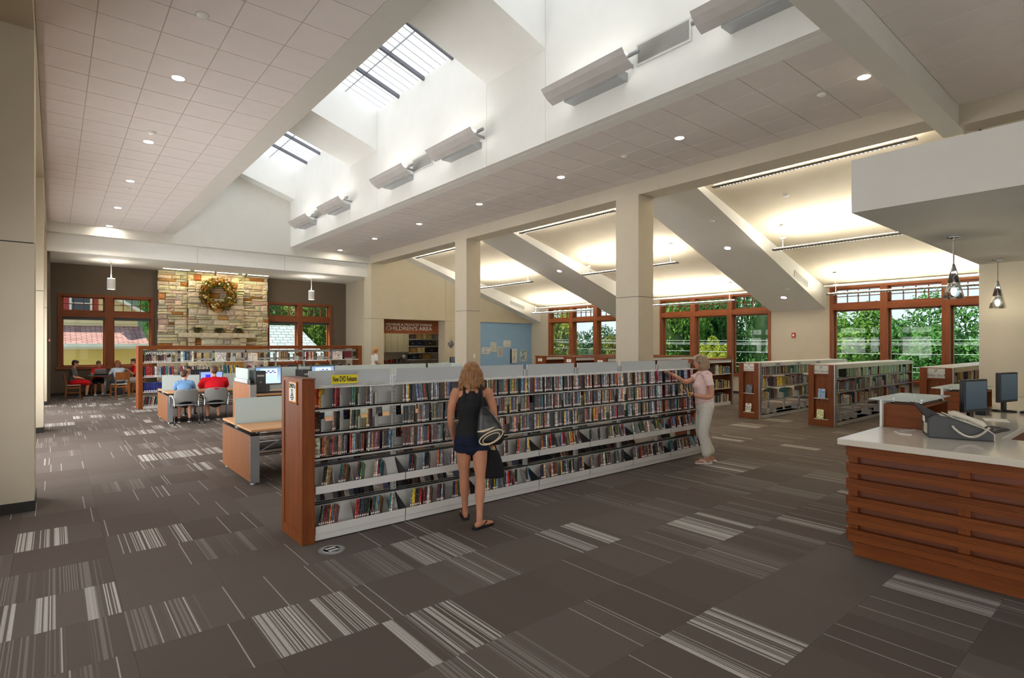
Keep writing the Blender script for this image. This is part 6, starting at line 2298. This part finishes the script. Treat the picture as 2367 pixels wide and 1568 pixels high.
# ---------------------------------------------------------------- seated and standing children
def seated(label, loc, rz, s, skin, top_c, pants_c, hair_c, lean=.08, arms='table', hair='short', shoes=(30, 30, 32), long_sleeve=False, wide=1.0, yaw=0.0, pitch=-.1, long_pants=False, voxel=.011, seat=.47, collar=None):
    root = thing('person', label, 'person', loc, rz)
    sc = lambda p: V(p[0] * s, p[1] * s, p[2] * s + (seat - .47 * s))
    dz = seat - .47 * s
    b = MB()
    hz = .47 + .09
    ch = .47 + .50
    W = wide
    tor = [sc((0, -.02, .53)), sc((0, -.03 + lean * .2, .66)), sc((0, lean * .6, .82)), sc((0, lean, ch)), sc((0, lean + .01, ch + .09))]
    limb(b, tor, [(.15 * s * W, .11 * s * W), (.135 * s * W, .1 * s * W), (.15 * s * W, .105 * s * W), (.145 * s * W, .085 * s), (.05 * s, .05 * s)], 16)
    b.tube([sc((0, lean, ch + .05)), sc((0, lean + .035, ch + .17))], [.048 * s, .045 * s], 10)
    hc = sc((0, lean + .05, ch + .245))
    M = head(b, hc, 1.0 * s, yaw, pitch)
    fz = -dz
    legs = []
    for q in (-1, 1):
        kn, an = sc((q * .12, .40, .52)), V(q * .12 * s, .36 * s, .085)
        hp = sc((q * .085, .0, .55))
        limb(b, [hp, hp.lerp(kn, .5), kn, kn.lerp(an, .4), an], [.085 * s * W, .075 * s * W, .055 * s, .05 * s, .034 * s], 12)
        legs.append((hp, kn, an))
    arm = []
    for q in (-1, 1):
        sh_ = sc((q * .165 * W, lean, ch + .01))
        if arms == 'table':
            el, wr_ = sc((q * .22 * W, lean + .16, .80)), sc((q * .12, lean + .37, .80))
        elif arms == 'lap':
            el, wr_ = sc((q * .22 * W, lean + .02, .74)), sc((q * .09, lean + .22, .68))
        else:
            el, wr_ = sc((q * .24 * W, lean + .12, .76)), sc((q * .10, lean + .26, .92))
        limb(b, [sh_, sh_.lerp(el, .5), el, el.lerp(wr_, .5), wr_], [.05 * s * W, .044 * s * W, .037 * s, .033 * s, .025 * s], 10)
        d = (wr_ - el).normalized()
        hand(b, wr_, d + V(-q * .2, 0, -.1), (0, 0, -1), (-q, .2, 0), .9 * s, .4)
        arm.append((sh_, el, wr_))
    fuse(b, 'body', skin_mat, root, voxel, 3, skin)
    t = MB()
    limb(t, [p_ for p_ in tor[:4]] + [tor[3].lerp(tor[4], .6)], [(.168 * s * W, .13 * s * W), (.155 * s * W, .12 * s * W), (.166 * s * W, .122 * s * W), (.16 * s * W, .1 * s), (.075 * s, .07 * s)], 18)
    for sh_, el, wr_ in arm:
        t.tube([sh_.lerp(tor[3], .3), sh_, sh_.lerp(el, .5), sh_.lerp(el, .8)], [.062 * s * W, .066 * s * W, .062 * s * W, .058 * s * W], 12)
        if long_sleeve:
            limb(t, [sh_.lerp(el, .6), el, el.lerp(wr_, .85)], [.055 * s, .05 * s, .042 * s], 10)
    t.tube([arm[0][0], tor[3].lerp(tor[4], .35) + V(-.07 * s, 0, 0), tor[3].lerp(tor[4], .35) + V(.07 * s, 0, 0), arm[1][0]], [(.066 * s, .078 * s), (.06 * s, .078 * s), (.06 * s, .078 * s), (.066 * s, .078 * s)], 12)
    fuse(t, 'shirt', cloth, root, voxel, 4, srgb(*top_c))
    g = MB()
    limb(g, [tor[0] + V(0, 0, -.02 * s), tor[1] + V(0, 0, -.04 * s)], [(.17 * s * W, .135 * s * W), (.16 * s * W, .125 * s * W)], 16)
    for hp, kn, an in legs:
        limb(g, [hp, hp.lerp(kn, .5), kn] + ([kn.lerp(an, .5), an] if long_pants else [kn.lerp(an, .08)]), [.105 * s * W, .095 * s * W, .082 * s] + ([.07 * s, .062 * s] if long_pants else [.08 * s]), 14)
    fuse(g, 'trousers' if long_pants else 'shorts', cloth, root, voxel, 3, srgb(*pants_c))
    hb = MB()
    Rm = M.to_3x3()
    if hair == 'short':
        hb.ell((0, -.014 * s, .035 * s), (.08 * s, .096 * s, .086 * s), 18, 12)
        hb.ell((0, -.04 * s, -.01 * s), (.077 * s, .066 * s, .075 * s), 16, 10)
        hb.ell((0, .05 * s, .075 * s), (.06 * s, .045 * s, .03 * s), 12, 8)
    else:
        hb.ell((0, -.014 * s, .03 * s), (.09 * s, .102 * s, .095 * s), 18, 12)
        for k in range(22):
            a = R(165 + 210 * k / 21)
            x, y = .082 * math.cos(a) * s, (-.01 + .085 * math.sin(a)) * s
            hb.tube([(x, y, .03 * s), (x * 1.15, y * 1.15, -.08 * s), (x * 1.1, y * 1.1, -.17 * s)], [.02 * s, .024 * s, .012 * s], 7)
    for i in range(len(hb.v)):
        hb.v[i] = tuple(M @ Vector(hb.v[i]))
    fuse(hb, 'hair', hair_mat, root, .008, 2, srgb(*hair_c))
    face_parts(root, M, s)
    for hp, kn, an in legs:
        m = MB()
        m.loft([(an.x, an.y + .04, .001, .046 * s, .13 * s, 2.6), (an.x, an.y + .04, .03, .05 * s, .135 * s, 2.6), (an.x, an.y + .02, .06, .042 * s, .1 * s, 2.2), (an.x, an.y - .01, .095, .034 * s, .05 * s, 2)], 18)
        sh_o = m.build('shoe', tint, root, smooth=True)
        sh_o.color = srgb(*shoes)
        MB().loft([(an.x, an.y + .04, .0, .05 * s, .137 * s, 2.6), (an.x, an.y + .04, .018, .052 * s, .139 * s, 2.6)], 18).build('sole', white_pl if shoes[0] > 20 else black_pl, sh_o)
    return root
seated('boy in light blue shirt at the computer table, seen from behind', (2.35, 14.82, 0), R(-8), .92, SK2, (112, 152, 196), (30, 30, 34), (74, 50, 34), .10, 'table', yaw=R(-38), pitch=-.05, voxel=.009)
seated('stout boy in red shirt at the computer table, seen from behind', (3.0, 14.85, 0), R(-4), 1.0, SK2, (192, 24, 36), (28, 28, 32), (84, 52, 36), .16, 'table', wide=1.32, pitch=-.22, voxel=.009)
seated('dark-haired child facing the boys across the computer table', (2.75, 16.95, 0), PI, .95, srgb(180, 128, 96), (60, 64, 74), (40, 40, 46), (22, 20, 22), .06, 'table', voxel=.011)
seated('boy in grey tee and red shorts seated in profile at cafe table', (.52, 24.45, 0), R(-92), .98, SK2, (92, 92, 94), (196, 28, 34), (48, 34, 28), .0, 'lap', pitch=-.25)
seated('child in red and white top behind the open laptop', (1.25, 25.30, 0), PI, .92, SK2, (196, 34, 40), (26, 26, 30), (120, 86, 56), .10, 'table', pitch=-.35, shoes=(230, 230, 230))
seated('child with long brown hair in pale shirt, back to the camera', (1.80, 24.08, 0), R(16), .95, SK2, (178, 192, 208), (56, 66, 84), (126, 74, 44), .14, 'table', hair='long', pitch=-.25, long_pants=True)
seated('boy in red polo shirt beside the reference bookcase end', (2.40, 24.95, 0), R(98), 1.0, SK2, (200, 28, 36), (200, 200, 200), (40, 32, 30), .06, 'up', pitch=-.1)

def woman_white():
    root = thing('person', 'woman in white top walking past the children\'s opening', 'person', (9.82, 20.4, 0), R(-95))
    b = MB()
    limb(b, [(0, 0, .9), (0, .0, 1.0), (0, .01, 1.12), (0, .0, 1.28), (0, -.01, 1.42), (0, -.0, 1.49)], [(.16, .12), (.17, .125), (.14, .11), (.15, .11), (.15, .09), (.06, .055)], 16)
    b.tube([(0, 0, 1.46), (0, .03, 1.58)], [.05, .046], 12)
    M = head(b, V(0, .05, 1.635), 1.0, 0, -.1)
    for q, kn, an in ((-1, (-.09, .12, .5), (-.09, .16, .085)), (1, (.09, .02, .5), (.09, -.16, .1))):
        hp = V(q * .085, 0, .94)
        limb(b, [hp, hp.lerp(V(*kn), .5), kn, V(*kn).lerp(V(*an), .4), an], [.088, .078, .055, .05, .032], 12)
        foot(b, an, (0, 1, 0), .95)
    for q in (-1, 1):
        sh_, el, wr_ = V(q * .165, 0, 1.43), V(q * .22, .02 - q * .06, 1.17), V(q * .19, .2 - q * .1, 1.06)
        limb(b, [sh_, sh_.lerp(el, .5), el, el.lerp(wr_, .5), wr_], [.05, .044, .037, .033, .025], 10)
        hand(b, wr_, (wr_ - el), (-q, 0, 0), (0, .5, 1), .95, .4)
    fuse(b, 'body', skin_mat, root, .011, 3, SK2)
    t = MB()
    limb(t, [(0, 0, .9), (0, .0, 1.0), (0, .01, 1.12), (0, .0, 1.28), (0, -.005, 1.40), (0, 0, 1.46)], [(.19, .15), (.185, .145), (.165, .135), (.17, .135), (.16, .105), (.075, .07)], 18)
    for q in (-1, 1):
        t.tube([(q * .13, 0, 1.44), (q * .18, .0, 1.40), (q * .205, .0, 1.25), (q * .21, .02 - q * .03, 1.2)], [.06, .07, .068, .068], 12)
    fuse(t, 'blouse', cloth, root, .011, 4, srgb(236, 236, 234))
    g = MB()
    limb(g, [(0, 0, 1.0), (0, 0, .88)], [(.17, .13), (.178, .138)], 16)
    for q, kn, an in ((-1, (-.09, .12, .5), (-.09, .16, .13)), (1, (.09, .02, .5), (.09, -.14, .14))):
        hp = V(q * .085, 0, .94)
        limb(g, [hp, hp.lerp(V(*kn), .5), kn, an], [.108, .095, .08, .075], 14)
    fuse(g, 'trousers', cloth, root, .011, 3, srgb(90, 84, 78))
    hb = MB()
    hb.ell((0, .04, 1.665), (.092, .108, .09), 16, 10)
    hb.ell((0, .0, 1.61), (.09, .075, .095), 16, 10)
    fuse(hb, 'hair', hair_mat, root, .009, 2, srgb(196, 146, 84))
    face_parts(root, M, 1.0)
    for an in ((-.09, .16), (.09, -.16)):
        MB().loft([(an[0], an[1] + .05, .001, .046, .13, 2.6), (an[0], an[1] + .05, .035, .048, .13, 2.6), (an[0], an[1] + .02, .07, .036, .08, 2)], 16).build('shoe', black_pl, root, smooth=True)
woman_white()
# ================================================================ outside
GZ = -4.6
grass_mat = plain('meadow', (104, 138, 66), .95, var=.25, scale=.12)
struct(MB().box(-120, 26.6, GZ - .5, 420, 400, GZ).box(20.9, -300, GZ - .5, 420, 26.6, GZ).build('ground', grass_mat), 'green ground and fields outside the windows', 'ground')
hill = MB()
for k in range(24):
    a0, a1 = -260 + k * 26, -260 + (k + 1) * 26
    hill.prism([(a0, GZ), (a1, GZ), (a1, GZ + 7 + 3 * math.sin((k + 1) * .9)), (a0, GZ + 7 + 3 * math.sin(k * .9))], 0, 300, 330)
struct(hill.build('hills', plain('far_hills', (128, 156, 140), .95, var=.2, scale=.05)), 'pale distant wooded hills on the horizon', 'hills')
bark = plain('bark', (70, 56, 44), .95, var=.2, scale=6)
def crown_mesh(seed, n, size):
    rg = random.Random(seed)
    m = MB()
    cl = []
    for _ in range(46):
        while True:
            v = Vector((rg.uniform(-1, 1), rg.uniform(-1, 1), rg.uniform(-.9, 1)))
            if .25 < v.length < 1:
                break
        cl.append((v * .82, rg.uniform(.2, .36)))
    for _ in range(n):
        c_, r_ = rg.choice(cl)
        d = Vector((rg.gauss(0, 1), rg.gauss(0, 1), rg.gauss(.25, 1))).normalized()
        leaf(m, c_ + d * r_ * rg.uniform(.75, 1.05), d, size, rg)
    return m.mesh('crown', leaf_mat)
CR = [crown_mesh(1, 17000, .036), crown_mesh(2, 17000, .034), crown_mesh(3, 13000, .038)]
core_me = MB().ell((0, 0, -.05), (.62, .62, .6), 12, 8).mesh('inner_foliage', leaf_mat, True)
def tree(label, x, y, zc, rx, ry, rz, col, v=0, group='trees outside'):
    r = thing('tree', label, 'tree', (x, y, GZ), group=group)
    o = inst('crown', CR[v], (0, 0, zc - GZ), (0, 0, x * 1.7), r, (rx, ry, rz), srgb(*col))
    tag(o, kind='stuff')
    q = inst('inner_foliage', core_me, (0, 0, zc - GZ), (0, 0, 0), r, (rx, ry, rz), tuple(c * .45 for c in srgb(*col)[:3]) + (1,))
    MB().tube([(0, 0, 0), (.05, .03, (zc - GZ) * .5), (0, 0, zc - GZ + rz * .3)], [.32, .22, .1], 10).build('trunk', bark, r, smooth=True)
    for k in range(3):
        a = k * 2.1 + x
        MB().tube([(0, 0, (zc - GZ) * .6), (rx * .4 * math.cos(a), ry * .4 * math.sin(a), zc - GZ + rz * .2)], [.12, .04], 8).build('branch', bark, r, smooth=True)
G1, G2, G3, YG = (92, 132, 56), (70, 116, 58), (56, 92, 52), (146, 156, 56)
tree('big leafy maple left of centre in the right-hand window', 32, 11.0, 1.0, 3.0, 3.2, 3.1, G1, 0)
tree('big leafy maple filling the middle light of the right-hand window', 32, 7.3, .9, 2.9, 2.7, 3.5, G2, 1)
tree('round shrubby tree low at the right-hand window\'s edge', 34, 4.6, -1.6, 2.6, 2.2, 2.4, (120, 140, 60), 2)
tree('tall green tree in the left light of the middle window', 27, 18.6, 2.0, 3.2, 2.9, 5.0, G1, 1)
tree('tall tree behind the middle light of the middle window', 31, 18.6, 2.2, 3.0, 2.6, 5.2, G2, 0)
tree('yellow-green sapling before the middle window', 25.5, 14.9, .6, 1.1, 1.0, 1.7, YG, 2)
tree('loose tree beside the white house roof', 30, 13.9, 2.4, 2.4, 1.5, 4.6, G3, 2)
tree('bluish conifer behind the white house', 44, 19.0, .6, 2.6, 2.6, 3.6, (86, 110, 96), 1)
tree('yellow-green tree at the window by the blue wall', 25.2, 26.0, 1.4, 1.8, 1.9, 3.6, YG, 0)
tree('dark round tree across the street from the children\'s window', 38, 33.5, .4, 3.4, 3.0, 3.2, G3, 1)
tree('olive tree seen beside the square column', 33, 26.6, .3, 2.2, 2.2, 3.0, (112, 112, 56), 2)
tree('tall tree behind the grey roof, left transom', 9.8, 44, 3.6, 4.6, 3.4, 4.2, G2, 0)
tree('bright tree behind the grey roof, right transom', 16.5, 45, 3.2, 4.4, 3.4, 4.6, (116, 140, 60), 1)
tree('tree corner behind the yellow house', 5.6, 40, 3.2, 1.7, 1.7, 3.4, G2, 2)
for k in range(7):
    tree(ordn(k + 1) + ' far roadside tree from the north', 62 + 5 * (k % 3), 50 - 8.2 * k if k < 5 else 26 - 9 * (k - 5) + 4, -.6 + (k % 2), 4.5, 4.5, 4.4, (G3, G2, G1)[k % 3], k % 3)
# white house seen through the middle window
wh = thing('house', 'white house with pale roof below the middle window', 'house', (36, 16.6, GZ))
wsid = plain('white_siding', (222, 226, 230), .7)
MB().prism([(-3.2, 0), (1.4, 0), (1.4, 4.0), (-.9, 5.7), (-3.2, 4.0)], 0, -3, 3).build('walls', wsid, wh)
for s in (-1, 1):
    MB().hexa([(-3.3, -.9, 5.7), (3.3, -.9, 5.7), (3.3, -.9 + s * 2.6, 3.85), (-3.3, -.9 + s * 2.6, 3.85), (-3.3, -.9, 5.85), (3.3, -.9, 5.85), (3.3, -.9 + s * 2.6, 4.0), (-3.3, -.9 + s * 2.6, 4.0)]).build('roof', plain('pale_roof_%d' % (s + 1), (206, 214, 220), .8), wh)
wh2 = thing('house', 'small white gable far behind the children\'s window', 'house', (50, 42.5, GZ))
MB().prism([(-2, 0), (2, 0), (2, 4.3), (0, 6.2), (-2, 4.3)], 0, -3, 3).build('walls', wsid, wh2)
MB().prism([(-2.2, 4.2), (0, 6.3), (2.2, 4.2), (0, 6.2)], 0, -3.1, 3.1).build('roof', plain('pale_roof_c', (190, 196, 204), .8), wh2)

# yellow house behind the left nook window
yh = thing('house', 'yellow sided house with red brown lower roof behind the nook', 'house', (0, 31, GZ))
ysid = plain('yellow_siding', (222, 190, 108), .75, var=.05)
csid = plain('cream_siding', (226, 208, 156), .75, var=.05)
trimw = plain('white_trim', (232, 226, 206), .7)
def roof_material(name, rgb, sc):
    t = NT(name)
    b = t.n('ShaderNodeTexBrick')
    b.inputs['Scale'].default_value = sc
    b.inputs['Color1'].default_value = srgb(*rgb)
    b.inputs['Color2'].default_value = srgb(*[min(255, v + 26) for v in rgb])
    b.inputs['Mortar'].default_value = srgb(*[max(0, v - 46) for v in rgb])
    b.inputs['Mortar Size'].default_value = .03
    b.inputs['Brick Width'].default_value = .6
    b.inputs['Row Height'].default_value = .25
    t.l(t.coord('Object'), b.inputs['Vector'])
    t.bsdf(b.outputs[0], .95, spec=.1)
    return t.m
red_roof = roof_material('red_shingle', (150, 112, 104), 1.6)
n = 0
def board(mat, x0, x1, y, z):
    o = MB().hexa([(x0, -.035, 0), (x1, -.035, 0), (x1, 0, 0), (x0, 0, 0), (x0, -.012, .16), (x1, -.012, .16), (x1, 0, .16), (x0, 0, .16)]).build('siding_board', mat, yh, loc=(0, y - 31, z - GZ))
z = .5
while z < 1.55:
    board(ysid, -7, 3.2, 31.0, z)
    z += .15
MB().box(-7, 0, 0, 3.2, .3, 6.4).build('lower_wall', ysid, yh)
MB().box(-7, -.02, 6.2, 3.35, .02, 6.42).build('frieze', trimw, yh)
MB().box(-7, -.55, 6.36, 3.45, -.40, 6.5).build('gutter', trimw, yh)
MB().hexa([(-7, -.5, 6.42), (3.42, -.5, 6.42), (3.3, 2.0, 7.3), (-7, 2.0, 7.3), (-7, -.5, 6.48), (3.42, -.5, 6.48), (3.3, 2.0, 7.36), (-7, 2.0, 7.36)]).build('lower_roof', red_roof, yh)
z = 2.72
while z < 4.6:
    zz = z + .15
    xr = min(3.2, 2.26 - (zz - 4.07) / .6) if zz > 3.45 else 3.2
    board(csid, -7, xr, 33.0, z)
    z += .15
MB().prism([(-7, 6.9), (3.2, 6.9), (3.2, 8.05), (1.0, 9.4), (-7, 9.4)], 1, 2.02, 2.4).build('upper_wall', csid, yh)
MB().bar((3.5, 1.7, 7.95), (.5, 1.7, 9.78), .75, .12).build('rake', trimw, yh)
wn_ = MB().box(-.42, -.08, -.5, .42, .0, .5).build('window', trimw, yh, loc=(.97, 2.0, 8.4))
MB().box(-.34, -.09, -.42, .34, -.08, .42).build('pane', plain('far_pane', (74, 82, 88), .2), wn_)
MB().box(-.34, -.1, -.02, .34, -.09, .02).build('glazing_bar', trimw, wn_)
for s in (-1, 1):
    MB().box(-.11, -.06, -.5, .11, 0, .5).build('shutter', plain('red_shutter_%d' % (s + 1), (158, 52, 50), .6), yh, loc=(.97 + s * .55, 2.0, 8.4))
gh = thing('house', 'grey sided house corner behind the yellow house', 'house', (5.0, 42, GZ))
MB().box(-1.6, 0, 0, .7, 4, 11.5).build('walls', plain('grey_siding', (140, 150, 140), .8), gh)
MB().box(.7, -.1, 0, .9, .1, 11.5).build('corner_board', trimw, gh)
# grey shingled roof behind the right nook window
rh = thing('house', 'house with light grey shingled hip roof behind the right nook window', 'house', (10.5, 35, GZ))
g_roof = roof_material('grey_shingle', (176, 184, 178), 1.3)
MB().box(-4.5, -2.4, 0, 4.0, 6.5, 3.2).build('walls', wsid, rh)
MB().add([(-5, -2.8, 3.1), (4.6, -2.8, 3.1), (4.6, 7, 3.1), (-5, 7, 3.1), (-2.6, 2.2, 7.7), (1.9, 2.2, 7.7)],
         [(0, 1, 5, 4), (1, 2, 5), (2, 3, 4, 5), (3, 0, 4), (0, 3, 2, 1)]).build('roof', g_roof, rh)
# overhead wires along the street
for k, (z, x) in enumerate(((2.02, 24.2), (1.9, 24.4), (1.84, 24.6), (1.5, 24.2), (1.0, 24.3), (.82, 24.5))):
    pts = [(x, -12 + 3 * i, z + .012 * ((i - 6) ** 2) * .3) for i in range(15)]
    tag(MB().tube(pts, .006, 5).build('power_line', plain('wire_%d' % k, (196, 200, 204), .5)), ordn(k + 1) + ' overhead power line from the top outside the right-hand window', 'power line', 'overhead wires along the street')
